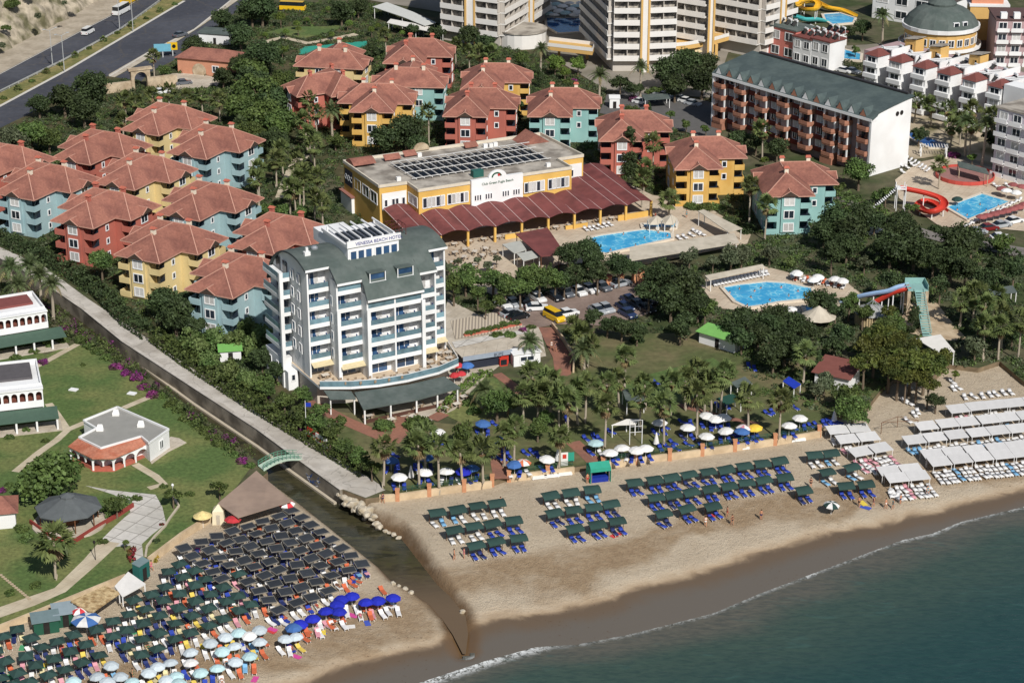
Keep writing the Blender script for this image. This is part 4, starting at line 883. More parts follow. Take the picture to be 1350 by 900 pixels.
# ------------------------------------------------------------------ the white terrace of holiday flats
p0, p1 = G(1155.6,69,12), G(1317.8,110,12); AR = math.atan2(p1.y-p0.y, p1.x-p0.x); AL = (p1-p0).length; sp = AL/5
AP = thing('apartment_terrace', 'white four storey holiday flats in a stepped row with small red cap roofs', 'apartment block', (p0.x, p0.y, 0), AR)
MAUV = M('mauve_shade_tone', rgb(176,150,150), .85, .06, .6); MB().box(-6,2.6,0,AL+16,15,11).build('wall', MAUV, AP)  # mauve shade of the recesses between the white bays, put into the wall colour
MB().box(AL+2.4,-1.5,0,AL+16,2.6,12.6).build('end_wall', PAINT_W, AP)
RBR = M('red_brown_render', rgb(126,78,64), .85, .1, 1)
for i in range(6):
    x = i*sp; b_ = MB().box(x-1.9,-1.6,0,x+1.9,2.6,11.5).build('bay', PAINT_W, AP)
    MB().add([(x-2.2,-1.95,11.5),(x+2.2,-1.95,11.5),(x+2.2,2.6,11.5),(x-2.2,2.6,11.5),(x,.3,12.9),(x,1.6,12.9)], [(0,1,4),(1,2,5,4),(2,3,5),(3,0,4,5),(3,2,1,0)]).build('cap_roof', M('cap_tile', rgb(118,70,64), .9, .1, 2), b_)
    for k in range(4):
        z = .8+2.75*k; MB().box(x-2.05,-2.3,z-.2,x+2.05,-1.6,z+.8).build('balcony', PAINT_W, AP); window(AP, x, -1.6, z+.85, 0, 2.4, 1.25, PAINT_W, [GLASS,CURT,GLASS][(i+k)%3])
        if i < 5:
            xm = x+sp*.62; window(AP, xm, 2.6, z+.5, 0, 1.3, 1.6, PAINT_W, [CURT,GLASS][(i+k)%2]); 
    if i < 5: MB().box(x+sp*.62+1.0,1.9,0,x+sp-1.9,2.6,11.2).build('recess_wall', RBR, AP)
    MB().box(x+2.3,2.6,11,x+2.6,14,12.6).build('roof_fin', PAINT_W, AP); 
    sl_ = MB()
    for q in range(3): sl_.bar((x-1.5+q*1.6,3,12.3), (x-1.5+q*1.6,12,11.2), .9, .12)
    sl_.build('sloped_beam', PAINT_W, AP); q = MB()
    for g in range(2): q.bar((x-.7+g*1.6,3.4,12.1), (x-.7+g*1.6,11,11.25), .62, .1)
    q.build('dark_panel', M('dark_panel', rgb(52,40,42), .6, .2, 2), AP)
M4A = Matrix.Translation((p0.x,p0.y,0)) @ Matrix.Rotation(AR, 4, 'Z')
TANKM = [M('tank_white', rgb(214,216,216), .45, .06, 2), M('solar_black', rgb(24,26,30))]
HEAT = MB().tube((-.75,.45,1.35), (.75,.45,1.35), .28, .28, 10).add([(-.9,-.7,.15),(.9,-.7,.15),(.9,.35,1.05),(-.9,.35,1.05),(-.9,-.7,.09),(.9,-.7,.09),(.9,.35,.99),(-.9,.35,.99)], [(0,1,2,3),(7,6,5,4),(0,4,5,1),(1,5,6,2),(2,6,7,3),(3,7,4,0)], 1).box(-.8,.4,0,-.7,.5,1.1).box(.7,.4,0,.8,.5,1.1).mesh('solar_heater', TANKM)
for i in range(20):
    x = -1.5+i*sp*.31; y = 3.6+(i*37 % 5)*2.1
    tag(put('solar_heater', HEAT, None, M4A @ Vector((x, y, 11.003)), AR+R(-25)), 'solar water heater, %s along the roof of the white stepped flats' % NTH[i], 'water heater', 'solar heaters on the flats')
YB = thing('stair_head', 'ochre stair house on the flats roof beneath the domed building', 'stair house', M4A @ Vector((1.5*sp, 10, 11)), AR); MB().box(-1.6,-1.6,0,1.6,1.6,3).build('wall', OCH, YB); MB().add([(-1.9,-1.9,3),(1.9,-1.9,3.6),(1.9,1.9,3.6),(-1.9,1.9,3),(-1.9,-1.9,2.85),(1.9,-1.9,3.45),(1.9,1.9,3.45),(-1.9,1.9,2.85)], [(0,1,2,3),(7,6,5,4),(0,4,5,1),(1,5,6,2),(2,6,7,3),(3,7,4,0)]).build('roof', FLATR, YB); window(YB, .4,-1.6,.3,0,.7,1.6,OCH,DARK,mull=False)
for k, lb in ((3,'second ochre stair house on the flats roof, near the plain ochre slab'),(.35,'ochre stair house at the left end of the flats roof')):
    dup(YB, M4A @ Vector((k*sp, 11, 11)), AR, lb)
def block(name, label, cat, c, rz, w_, d, h, wm, rm, floors=4, cols=5, side='front', bal=True, roofname='roof'):
    """box building: c = ground centre of the front wall (picture point)"""
    p = G(c[0], c[1], 0); t = thing(name, label, cat, p, R(rz)); MB().box(-w_/2,0,0,w_/2,d,h).build('wall', wm, t)
    MB().box(-w_/2-.3,-.3,h,w_/2+.3,d+.3,h+.35).build(roofname, rm, t); ph_ = h/floors
    for k in range(floors):
        for i in range(cols):
            x = -w_/2+w_*(i+.5)/cols; ww = w_/cols*.55; window(t, x, 0, k*ph_+.5*ph_*.6, 0, ww, ph_*.5, PAINT_W, [GLASS,CURT,GLASS][(i*2+k)%3])
            if bal: MB().box(x-ww*.8,-1.1,k*ph_+.1,x+ww*.8,-.003,k*ph_+.25).box(x-ww*.8,-1.1,k*ph_+.25,x+ww*.8,-1.0,k*ph_+1.1).build('balcony', PAINT_W, t)
    return t
block('apartment_block', 'pale block with white balconies at the right picture edge above the pool bar', 'apartment block', (1352,243), -50, 18, 12, 15, M('lilac_render', rgb(206,198,204), .85, .05, .5), FLATR, 5, 5)
gb2 = block('apartment_block', 'grey white block with stacked balconies and dark mansard in the top right corner', 'apartment block', (1345,88), -3, 14, 12, 12, MAUV, M('dark_mansard', rgb(96,74,72), .9, .1, 1), 4, 4)
for i in range(4): MB().box(-6+3.3*i,-.2,12.4,-4.4+3.3*i,1.4,13.9).build('dormer', PAINT_W, gb2)
t = thing('ochre_slab', 'tall plain ochre wall block right of the green dome', 'building', G(1300,66,0), R(-4)); MB().box(-5,0,0,5,6,11.5).build('wall', OCH, t); MB().box(-5.2,-.2,11.5,5.2,6.2,12.1).build('coping', PAINT_W, t); MB().box(-4.6,1,12.1,3.6,5,15.4).build('stair_tower', M('salmon_render', rgb(206,140,110), .85, .06, .6), t); MB().box(-5.02,-.06,0,5.02,-.003,2.6).build('plinth', M('brown_plinth', rgb(140,112,96), .9, .08, 1), t)
# domed building
DM = thing('domed_building', 'round ochre building with faceted dark green dome and white cornice', 'domed building', (G(1240.5,31,9).x, G(1240.5,31,9).y, 0))
MB().lathe([(9.2,0),(9.2,8.3)], 24).build('wall', OCH, DM); MB().lathe([(9.9,8.3),(10.0,9.3)], 24).build('cornice', PAINT_W, DM)
dmr = MB().lathe([(9.7,9.3),(8.4,11.2),(6.4,12.9),(3.6,14.0)], 16).build('dome', GREENR, DM); MB().lathe([(3.6,14.02),(3.7,14.5),(2.6,15.4),(.4,15.9)], 16).build('lantern', GREENR, dmr)
for a in (-75,-58): 
    q = put('dome_window', MB().box(-.8,-.3,0,.8,1.2,1.3).mesh('dome_window', PAINT_W), dmr, (8.6*math.cos(R(a)), 8.6*math.sin(R(a)), 9.9), R(a+90)); put('pane', MB().box(-.6,-.34,.2,.6,-.303,1.15).mesh('pane', GLASS), dmr, q.location, R(a+90))
for i in range(12):
    a = R(-170+i*14.5); window(DM, 9.2*math.cos(a), 9.2*math.sin(a), 5.0, a+R(90), 1.4, 1.7, PAINT_W, GLASS); 
    if i % 2: window(DM, 9.2*math.cos(a), 9.2*math.sin(a), 1.5, a+R(90), 1.1, 1.5, PAINT_W, GLASS)
MB().lathe([(10.6,3.6),(10.6,4.5),(10.4,4.5),(10.4,3.7),(9.1,3.7)], 24).build('gallery', PAINT_W, DM)
wb = block('white_hall', 'white flat hall with dark roof left of the dome at the top edge', 'hall', (1200,32), -38, 24, 20, 7.5, PAINT_W, M('dark_roof', rgb(84,76,74), .9, .2, .8), 2, 4, bal=False)
# low white houses with roof clutter between the brown hotel and the slide
for i, (c, rz, w_, d, h, wm, lb) in enumerate([((1030,78),-48,9,7,8,M('pink_render', rgb(206,124,112), .85, .06, .6),'pink rendered block with green barrel roof behind the brown hotel'), ((1056,86),-48,6,6,7,PAINT_W,'white house behind the pink block'), ((1080,92),-48,6,6,7.5,PAINT_W,'white house with a red cap roof beside the small bright pool'), ((985,72),-48,9,7,6,PAINT_W,'low white house against the back of the brown hotel'), ((1066,68),-48,7,6,4.2,PAINT_W,'plain white house between the pink block and the yellow slide'), ((1090,62),-48,5,5,3.6,PAINT_W,'small white house left of the small bright pool')]):
    t = block('low_house', lb, 'house', c, rz, w_, d, h, wm, GREENR if i in (0,3) else M('cap_tile', rgb(134,74,66)), 2, 2, bal=False)
    for q in range(3):
        tag(put('solar_heater', HEAT, None, t.matrix_basis @ Vector((-w_/2+1.2+q*2.1, d*.5, h+.353)), R(rz-20)), '%s solar water heater from the left on the %s' % (NTH[q], lb.split(' behind')[0].split(' beside')[0].split(' against')[0].split(' between')[0].split(' left of')[0].split(' beyond')[0]), 'water heater', 'solar heaters behind the brown hotel')
# curved restaurant roofs left of the tower, top middle
canopy('curved_pergola', 'long pale curved pergola roof below the leftmost tower', 'pergola', [(491,9),(530,22),(560,34),(575,30),(545,16),(510,3)], (3.5,)*6, M('pale_sheet', rgb(206,206,200), .7, .06, 1))
canopy('curved_pergola', 'white awning strip nearer the red house roofs', 'pergola', [(510,30),(548,38),(583,45),(586,40),(552,32),(515,25)], (3,)*6, M('white_canvas', rgb(226,222,214), .9, .06, 1))
# ------------------------------------------------------------------ white villas on the left lawn
def arch_wall(mb, x0, x1, y, z0, z1, n, t=.25, fill=None, pier=.5):
    """arcade: n round arches between x0 and x1"""
    w_ = (x1-x0)/n
    for i in range(n):
        a = x0+i*w_; b = a+w_; r = (w_-pier)/2; cx = (a+b)/2; zs = z1-.45-r
        mb.box(a,y,z0,a+pier/2,y+t,z1).box(b-pier/2,y,z0,b,y+t,z1)
        pts = [(cx+r*math.cos(R(q)), zs+r*math.sin(R(q))) for q in range(0,181,20)]
        for j in range(len(pts)-1):
            p, q = pts[j], pts[j+1]; mb.add([(p[0],y,p[1]),(q[0],y,q[1]),(q[0],y,z1),(p[0],y,z1),(p[0],y+t,p[1]),(q[0],y+t,q[1]),(q[0],y+t,z1),(p[0],y+t,z1)], [(1,0,3,2),(4,5,6,7),(0,1,5,4),(3,7,6,2)])
def villa(label, corner, z, ang, w_, d, porch, topm):
    p = G(corner[0], corner[1], z); t = thing('villa', label, 'villa', (p.x, p.y, 0), R(ang))
    MB().box(-w_,1.5,0,0,d,z-.3).build('wall', PAINT_W, t)
    MB().box(-w_,1.5,z-.297,0,1.75,z+.35).box(-w_,d-.25,z-.297,0,d,z+.35).box(-.25,1.75,z-.297,0,d-.25,z+.35).build('parapet', PAINT_W, t)
    MB().box(-w_+.3,5.0,z-.3,-1.2,d-.6,z+.1).build('roof_terrace', topm, t)
    MB().box(-w_,0,z-3.1,0,1.5,z-2.9).box(-w_,0,z-2.9,0,.2,z-2.0).build('balcony', PAINT_W, t)
    a = MB(); arch_wall(a, -w_, 0, .2, z-2.0, z-.1, int(w_/1.25), .3, pier=.35); a.build('arcade', PAINT_W, t); MB().box(-w_,0,z-.097,.1,1.5,z+.1).build('arcade_roof', PAINT_W, t)
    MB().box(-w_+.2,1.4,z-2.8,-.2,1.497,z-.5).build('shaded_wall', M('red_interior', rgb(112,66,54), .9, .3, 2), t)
    MB().add([(-w_,-3.6,2.2),(porch,-3.6,2.2),(porch,0,2.75),(-w_,0,2.75),(-w_,-3.6,2.05),(porch,-3.6,2.05),(porch,0,2.6),(-w_,0,2.6)], [(0,1,2,3),(7,6,5,4),(0,4,5,1),(1,5,6,2),(2,6,7,3),(3,7,4,0)]).build('porch_roof', M('green_porch_roof', rgb(74,96,82), .85, .1, 1.2), t)
    for x in np.arange(-w_+.5, porch, 3.2): MB().box(x-.15,-3.4,0,x+.15,-3.1,2.05).build('porch_post', PAINT_W, t)
    MB().box(-w_,-3.9,.01,porch+.4,0,.14).build('porch_floor', PAVE, t)
    for x in (-2,-5.5,-9): MB().box(x-1.2,1.42,.15,x+1.2,1.497,2.1).build('porch_door', DARK, t)
    return t
va = villa('white villa with arched upper gallery and burgundy roof terrace by the date palms', (62,410), 6, 26, 20, 10, 2.2, M('burgundy_tile', rgb(128,74,70), .9, .1, 1))
vb = villa('white villa with arched upper gallery and dark grey roof terrace', (56,512), 6, 16, 18, 12, 2.0, M('dark_roof_felt', rgb(92,88,90), .9, .12, 1))
for i, (x, y) in enumerate(((-9,6.2),(-10,7.4))):
    tag(put('solar_heater', HEAT, None, va.matrix_basis @ Vector((x, y, 6.1)), R(10)), '%s solar water heater on the burgundy roofed villa' % ('front', 'rear')[i], 'water heater', 'solar heaters on the villa')
# the flat roofed pavilion with the tiled porch
c0 = G(160,590,0); PV = thing('pavilion', 'small white flat roofed pavilion with tiled arched porch on the lawn', 'pavilion', c0)
def loc_(pts, z): return [((G(x,y,z)-c0).x, (G(x,y,z)-c0).y) for x, y in pts]
fpv = loc_([(110,553.8),(154.7,535.9),(222.5,565.3),(196.5,583.5),(186,574.5),(133,590),(104,576),(127,564)], 3.3)
MB().prism(fpv, 0, 3.1, 0, 1).build('wall', [PAINT_W, M('grey_felt', rgb(150,148,142), .9, .08, .8)], PV)
pp = MB()
for i in range(len(fpv)): pp.wallbox(fpv[i], fpv[(i+1) % len(fpv)], .22, 3.1, 3.4)
pp.build('parapet', PAINT_W, PV)
inn = [(*p, 3.15) for p in loc_([(104,576),(133,590),(186,574.5),(196,581)], 3.2)]; outr = [(*p, 2.45) for p in loc_([(89.5,588),(121.5,604),(149.6,604),(197,584)], 2.45)]
q = MB(); q.quad(outr[0],outr[1],inn[1],inn[0]); q.tri(outr[1],outr[2],inn[1]); q.quad(outr[2],outr[3],inn[2],inn[1]); q.tri(outr[3],inn[3],inn[2])
for i in range(3): q.quad((*outr[i][:2],2.3),(*outr[i+1][:2],2.3),outr[i+1],outr[i])
q.build('porch_roof', M('orange_tile', rgb(186,124,100), .9, .2, 2.5, bump=.5, bscale=6, col2=rgb(170,100,76), s2=.6), PV)
po = loc_([(93,588.5),(122,602.5),(149,602.5),(163,597.5),(178,592),(195,586)], 2.3)
for i in range(len(po)):
    MB().box(po[i][0]-.14,po[i][1]-.14,0,po[i][0]+.14,po[i][1]+.14,2.28).build('porch_post', PAINT_W, PV)
    if i < len(po)-1 and i != 4: MB().wallbox(po[i], po[i+1], .12, .0, .6).build('brick_rail', TERRA, PV)
    if i < len(po)-1:
        a, b = Vector(po[i]), Vector(po[i+1]); n = max(1, round((b-a).length/1.7)); q = MB(); arch_wall(q, 0, (b-a).length, -.1, .9, 2.4, n, .2, pier=.2); q.build('arch', PAINT_W, PV, (a.x, a.y, 0), math.atan2((b-a).y, (b-a).x))
MB().prism(loc_([(92,592),(122,622),(150,622),(198,600),(190,590),(133,606)], 0), .02, .1).build('porch_floor', TERRA, PV)
MB().prism(loc_([(222,596),(246,584),(236,578),(225,576),(196,606),(200,612)], 0), .01, .12).build('side_terrace', PAVE, PV)
for x, y in ((132,567),(153,547),(186,562)):
    p = G(x,y,3.1)-c0; MB().add([(p.x-.55,p.y-.4,3.1),(p.x+.55,p.y-.4,3.1),(p.x+.55,p.y+.4,3.1),(p.x-.55,p.y+.4,3.1),(p.x-.55,p.y-.4,3.5),(p.x+.55,p.y-.4,3.5),(p.x+.35,p.y+.3,4.0),(p.x-.35,p.y+.3,4.0)], [(0,1,5,4),(1,2,6,5),(2,3,7,6),(3,0,4,7),(4,5,6,7)]).build('roof_vent', WPLAS, PV)
a, b = Vector(fpv[2]), Vector(fpv[3]); d = b-a; window(PV, (a+d*.42).x, (a+d*.42).y, 1.0, math.atan2(-d.y,-d.x)+math.pi*0+ (0 if True else 0), .9, 1.3, PAINT_W, GLASS)
# dark octagonal gazebo
GZ = thing('gazebo', 'octagonal dark grey roofed gazebo on a red edged deck', 'gazebo', G(92,690,0))
MB().lathe([(4.9,2.6),(4.9,2.75),(1.1,4.3),(1.1,4.6),(.1,5.0)], 8, 0, (0,0,0), .95).build('roof', M('slate_roof', rgb(92,96,97), .9, .12, 1.2, bump=.3), GZ)
for k in range(8): a = R(22.5+45*k); MB().tube((4.2*math.cos(a),4.0*math.sin(a),.3),(4.2*math.cos(a),4.0*math.sin(a),2.62),.1,.1,6).build('post', WOODM, GZ)
MB().lathe([(5.4,0),(5.4,.3)], 16).build('deck', PAVE, GZ); MB().lathe([(1.4,.3),(1.4,1.3),(1.3,1.3),(1.3,.3)], 12).build('bar_counter', WOODM, GZ)
pr = MB(); rp_ = loc2 = [((G(x,y,0)-GZ.location).x, (G(x,y,0)-GZ.location).y) for x, y in ((40,690),(70,712),(98,716),(130,696),(158,680),(176,668))]
for i in range(5): pr.wallbox(rp_[i], rp_[i+1], .25, 0, .7)
pr.build('low_red_wall', M('red_wall', rgb(140,62,54), .9, .12, 2), GZ)
t = thing('tiled_hut', 'red tiled hut cut by the left picture edge beside the gazebo', 'hut', G(-6,690,0), R(12)); MB().box(-3.5,-2,0,3,3,2.6).build('wall', PAINT_W, t)
MB().add([(-4,-2.5,2.6),(3.5,-2.5,2.6),(3.5,3.5,2.6),(-4,3.5,2.6),(-1.5,.5,4.2),(1.2,.5,4.2)], [(0,1,5,4),(1,2,5),(2,3,4,5),(3,0,4),(3,2,1,0)]).build('roof', TILE, t)
# brown flat roof over the beach bar
canopy('beach_bar_roof', 'large flat grey brown roof of the beach bar beside the creek', 'canopy', [(287,663),(338,620),(384,660.5),(313.5,682)], (2.0,2.1,1.9,1.9), M('brown_membrane', rgb(160,138,122), .9, .08, .8, col2=rgb(146,126,112), s2=.3), pm=WOODM)
# footbridge
pA, pB = G(344,618,0), G(395,604,0); d = pB-pA; FB = thing('footbridge', 'pale green arched footbridge over the channel beside the beach bar', 'footbridge', pA, math.atan2(d.y, d.x))
L_ = d.length; q = MB(); hz = lambda t: .1+.7*math.sin(math.pi*t)
for i in range(10): t0, t1 = i/10, (i+1)/10; q.bar((L_*t0,0,hz(t0)), (L_*t1,0,hz(t1)), 1.8, .3)
q.build('deck', M('bridge_paint', rgb(178,196,178), .8, .1, 1), FB)
for y in (-.85,.85):
    q = MB()
    for i in range(10):
        t0, t1 = i/10, (i+1)/10
        for h_ in (.95,.55): q.bar((L_*t0,y,hz(t0)+h_), (L_*t1,y,hz(t1)+h_), .07, .07)
        q.bar((L_*t0,y,hz(t0)), (L_*t0,y,hz(t0)+.97), .07, .07)
    q.build('railing', M('green_rail', rgb(88,140,116), .6, .1, 2), FB)
# walls and railings
def longwall(name, label, cat, pts, z0, z1, t, mat, zpx=0, kind=None, cap=None):
    P3 = GP(pts, zpx); c = P3[0]; o = thing(name, label, cat, (c.x, c.y, 0)); mb = MB()
    for i in range(len(P3)-1): mb.wallbox((P3[i]-c).to_2d(), (P3[i+1]-c).to_2d(), t, z0, z1)
    mb.build('wall', mat, o)
    if cap:
        mb = MB()
        for i in range(len(P3)-1): mb.wallbox((P3[i]-c).to_2d(), (P3[i+1]-c).to_2d(), t+.12, z1+.003, z1+.1)
        mb.build('coping', cap, o)
    return o
RETW = M('stained_concrete', rgb(158,149,134), .95, .25, .7, bump=.3, bscale=3, col2=rgb(104,97,86), s2=.35)
longwall('retaining_wall', 'tall stained concrete wall holding the road above the channel', 'retaining wall', [(-60,308),(0,340),(60,374),(110,408),(163,451),(340,566),(382,597),(450,646)], -3.6, .12, .5, RETW, 0, cap=CONC)
KERB = M('channel_kerb', rgb(190,178,158), .9, .1, 1)
longwall('channel_kerb', 'low pale concrete kerb along the foot of the channel wall', 'kerb', [(163,466),(255,534),(340,591),(382,622),(442,665)], -3.2, -2.2, .5, KERB, SEA)
BWM = M('beach_wall_render', rgb(206,184,152), .9, .12, 1, col2=rgb(184,162,132), s2=.3)
bw1 = longwall('beach_wall', 'low cream wall between the palm garden and the sand, left of the gap', 'wall', [(500,654),(523,653),(585,644),(648,635.5)], -1.6, .25, .4, BWM)
bw2 = longwall('beach_wall', 'low cream wall between the wall gap and the green kiosk', 'wall', [(672,628),(757,617)], -1.6, .25, .4, BWM)
bw3 = longwall('beach_wall', 'low cream wall with brick pillars right of the green kiosk', 'wall', [(797,611),(862,602),(926,594),(1028,579),(1083,569)], -1.6, .25, .4, BWM)
GR_ = M('dark_green_rail', rgb(46,84,66), .6, .1, 2)
for nm, pts in (('dark green rail on the wall left of the gap', [(523,651),(585,642),(647,633)]), ('dark green rail between the gap and the kiosk', [(673,626),(755,615)]), ('dark green rail right of the green kiosk', [(798,609),(862,600),(926,592),(1028,577),(1081,567)])):
    P3 = GP(pts, 0); c = P3[0]; o = thing('garden_rail', nm, 'railing', (c.x, c.y, .28)); q = MB()
    for i in range(len(P3)-1):
        a, b = P3[i]-c, P3[i+1]-c
        for h_ in (.25,.5,.75): q.bar((a.x,a.y,h_),(b.x,b.y,h_),.06,.06)
        n = max(2, int((b-a).length/2))
        for k in range(n+1): p = a.lerp(b, k/n); q.bar((p.x,p.y,0),(p.x,p.y,.8),.07,.07)
    q.build('rail', GR_, o)
PIL = MB().box(-.3,-.3,-1.4,.3,.3,1.0).box(-.36,-.36,1.0,.36,.36,1.15).mesh('brick_pillar', M('brick_pillar', rgb(196,140,104), .9, .12, 2))
for i, (x, y) in enumerate([(524,653),(566,647),(612,641),(649,634),(671,628),(722,621),(795,611),(838,605),(883,600),(926,594),(969,588),(1022,580),(1080,569)]):
    tag(put('brick_pillar', PIL, None, G(x,y,0)), '%s brick pillar from the creek along the beach wall' % NTH[i], 'pillar', 'pillars of the beach wall')
longwall('lawn_wall', 'low white wall between the left lawn and the crowded sand', 'wall', [(196,737),(240,704),(288,674)], -1.5, .35, .4, BWM)
longwall('lawn_wall', 'low pale edging wall behind the changing cabins', 'wall', [(-60,851),(0,825),(60,801),(165,758)], -1.5, .2, .35, BWM)
longwall('hotel_wall', 'pale curved wall beside the brick ramp', 'wall', [(728,431),(744,452),(757,474),(756,492)], 0, .9, .3, BWM)
longwall('drive_edging', 'curving pale kerb between the drive and the lawn', 'kerb', [(230,659),(236,668),(224,684),(218,694),(205,707),(194,721),(192,734)], 0, .3, .3, KERB)
# ------------------------------------------------------------------ trees, palms, hedges
def leafmat(name, col, col2, var=.35, rand=.22, scale=.7):
    m = bpy.data.materials.new(name); m.use_nodes = True; n = m.node_tree; L = n.links.new; b = n.nodes['Principled BSDF']; out = n.nodes['Material Output']
    tc = N(n, 'ShaderNodeTexCoord').outputs['Object']; c = mixc(n, rng(n, noise(n, tc, scale, 4, .7), .36, .64), col, col2)
    oi = N(n, 'ShaderNodeObjectInfo').outputs['Random']; geo = N(n, 'ShaderNodeNewGeometry')
    hs = N(n, 'ShaderNodeHueSaturation'); L(c, hs.inputs['Color'])
    L(mth(n, 'MULTIPLY', rng(n, oi, 0, 1, 1-rand, 1+rand, False), rng(n, geo.outputs['Random Per Island'], 0, 1, 1-var, 1+var, False)), hs.inputs['Value'])
    L(rng(n, oi, 0, 1, .48, .515, False), hs.inputs['Hue'])
    L(hs.outputs[0], b.inputs['Base Color']); b.inputs['Roughness'].default_value = .6; b.inputs['Specular IOR Level'].default_value = .25
    tr = N(n, 'ShaderNodeBsdfTranslucent'); L(hs.outputs[0], tr.inputs['Color']); mx = N(n, 'ShaderNodeMixShader'); mx.inputs[0].default_value = .3
    L(b.outputs[0], mx.inputs[1]); L(tr.outputs[0], mx.inputs[2]); L(mx.outputs[0], out.inputs['Surface']); return m
LEAF = {'dark': leafmat('dark_leaf', rgb(80,96,60), rgb(58,72,45)), 'mid': leafmat('mid_leaf', rgb(104,122,66), rgb(76,94,52)), 'bright': leafmat('bright_leaf', rgb(116,136,64), rgb(92,112,54)),
        'olive': leafmat('olive_leaf', rgb(108,116,88), rgb(84,94,68)), 'pine': leafmat('pine_needle', rgb(106,112,54), rgb(72,84,42)), 'feather': leafmat('bamboo_leaf', rgb(122,138,84), rgb(84,104,56)),
        'magenta': leafmat('magenta_flower', rgb(150,58,134), rgb(86,74,60), .4), 'yellow': leafmat('yellow_flower', rgb(196,160,52), rgb(110,112,48), .4), 'red': leafmat('red_flower', rgb(70,88,42), rgb(160,60,60), .4)}
PALM = leafmat('palm_frond', rgb(116,126,76), rgb(90,104,60), .35, .15); PALM2 = leafmat('date_palm_frond', rgb(116,128,88), rgb(86,102,64), .3, .12); DRY = leafmat('dry_frond', rgb(160,138,100), rgb(128,108,78), .3, .15)
BARK = M('bark', rgb(112,98,82), .95, .2, 2, bump=.4); PBARK = M('palm_bark', rgb(168,156,138), .95, .15, 2, bump=.4)
def raw_mesh(name, V, F, mats, mi=None):
    V = np.asarray(V, np.float32); F = np.asarray(F, np.int32); k = F.shape[1]; me = bpy.data.meshes.new(name)
    me.vertices.add(len(V)); me.vertices.foreach_set('co', V.ravel()); me.loops.add(F.size); me.loops.foreach_set('vertex_index', F.ravel())
    me.polygons.add(len(F)); me.polygons.foreach_set('loop_start', np.arange(0, F.size, k, dtype=np.int32))
    for m in mats: me.materials.append(m)
    if mi is not None: me.polygons.foreach_set('material_index', np.asarray(mi, np.int32))
    me.update(); return me
def leaves(rs, P, Nn, size, flat=.5):
    """one quad per point; Nn = outward direction"""
    n = len(P); nn = Nn*(1-flat)+rs.normal(size=(n, 3))*flat*1.0; nn /= np.linalg.norm(nn, axis=1, keepdims=True)+1e-9
    u = np.cross(nn, rs.normal(size=(n, 3))); u /= np.linalg.norm(u, axis=1, keepdims=True)+1e-9; v = np.cross(nn, u)
    s = size*rs.uniform(.6, 1.3, (n, 1)); u *= s; v *= s*rs.uniform(.5, .9, (n, 1))
    V = np.stack([P-u, P+v*.9, P+u, P-v*.9], 1).reshape(-1, 3); F = np.arange(4*n).reshape(n, 4); return V, F
def crown(seed, shape, nl, nleaf, size, mat):
    """unit crown, about 1 m radius, built of leaf clumps on lobes; sits from z=-.8 to 1"""
    rs = np.random.default_rng(seed); Ps = []; Ns = []
    for i in range(nl):
        d = rs.normal(size=3); d /= np.linalg.norm(d)
        if shape == 'round': c = d*rs.uniform(.35, .72)*np.array([1, 1, .78]); r = rs.uniform(.24, .42)
        elif shape == 'ball': c = d*.3; r = .68
        elif shape == 'flat': c = np.array([d[0]*.75, d[1]*.75, rs.uniform(-.15, .3)]); r = rs.uniform(.2, .36)
        elif shape == 'column': c = np.array([d[0]*.3, d[1]*.3, rs.uniform(-2.4, 2.2)]); c[:2] *= (2.9-abs(c[2]+.4))/2.9+.25; r = rs.uniform(.4, .65)*max(.35, min(1, (2.9-c[2])/2.4))
        elif shape == 'shrub': c = np.array([d[0]*.62, d[1]*.62, abs(d[2])*.38]); r = rs.uniform(.22, .4)
        k = max(10, int(nleaf/nl)); q = rs.normal(size=(k, 3)); q /= np.linalg.norm(q, axis=1, keepdims=True)
        q[:, 2] = np.where(q[:, 2] < -.3, -q[:, 2]*rs.uniform(0, 1, k), q[:, 2])
        Ps.append(c+q*r*rs.uniform(.6, 1.12, (k, 1))); Ns.append(q*.75+d*.25)
    P = np.concatenate(Ps); Nn = np.concatenate(Ns); V, F = leaves(rs, P, Nn, size, .42); return raw_mesh('crown', V, F, [mat])
_CR = {}
def crown_mesh(kind, rm, var):
    sz = 0 if rm < 1.6 else (1 if rm < 2.7 else 2)
    shape = {'ball': 'ball', 'cypress': 'column', 'pine': 'flat', 'shrub': 'shrub', 'magenta': 'shrub', 'yellow': 'shrub', 'red': 'shrub', 'shrubdark': 'shrub'}.get(kind, 'round')
    mat = LEAF[{'ball': 'bright', 'cypress': 'dark', 'shrub': 'mid', 'shrubdark': 'dark'}.get(kind, kind)]
    key = (kind, sz, var % 4)
    if key not in _CR:
        nlf = (900, 1900, 3300)[sz]; ls = (.13, .092, .07)[sz]
        if shape == 'column': nlf = 3600; ls = .1
        if shape == 'ball': nlf = 1100; ls = .09
        _CR[key] = crown(hash(key) % 9999 if False else (sum(map(ord, kind))*7+sz*31+(var % 4)*101), shape, {'ball': 1, 'column': 26, 'flat': 22}.get(shape, (13, 20, 30)[sz]), nlf, ls, mat)
    return _CR[key]
TRUNK = MB()
TRUNK.tube((0,0,0),(.02,0,.55),.085,.06,7,cap=False).tube((.02,0,.55),(.18,.1,1.0),.05,.02,5,cap=False).tube((.02,0,.55),(-.16,.12,1.0),.05,.02,5,cap=False).tube((.02,0,.55),(.0,-.2,.98),.045,.02,5,cap=False)
TRUNKm = TRUNK.mesh('trunk', BARK)
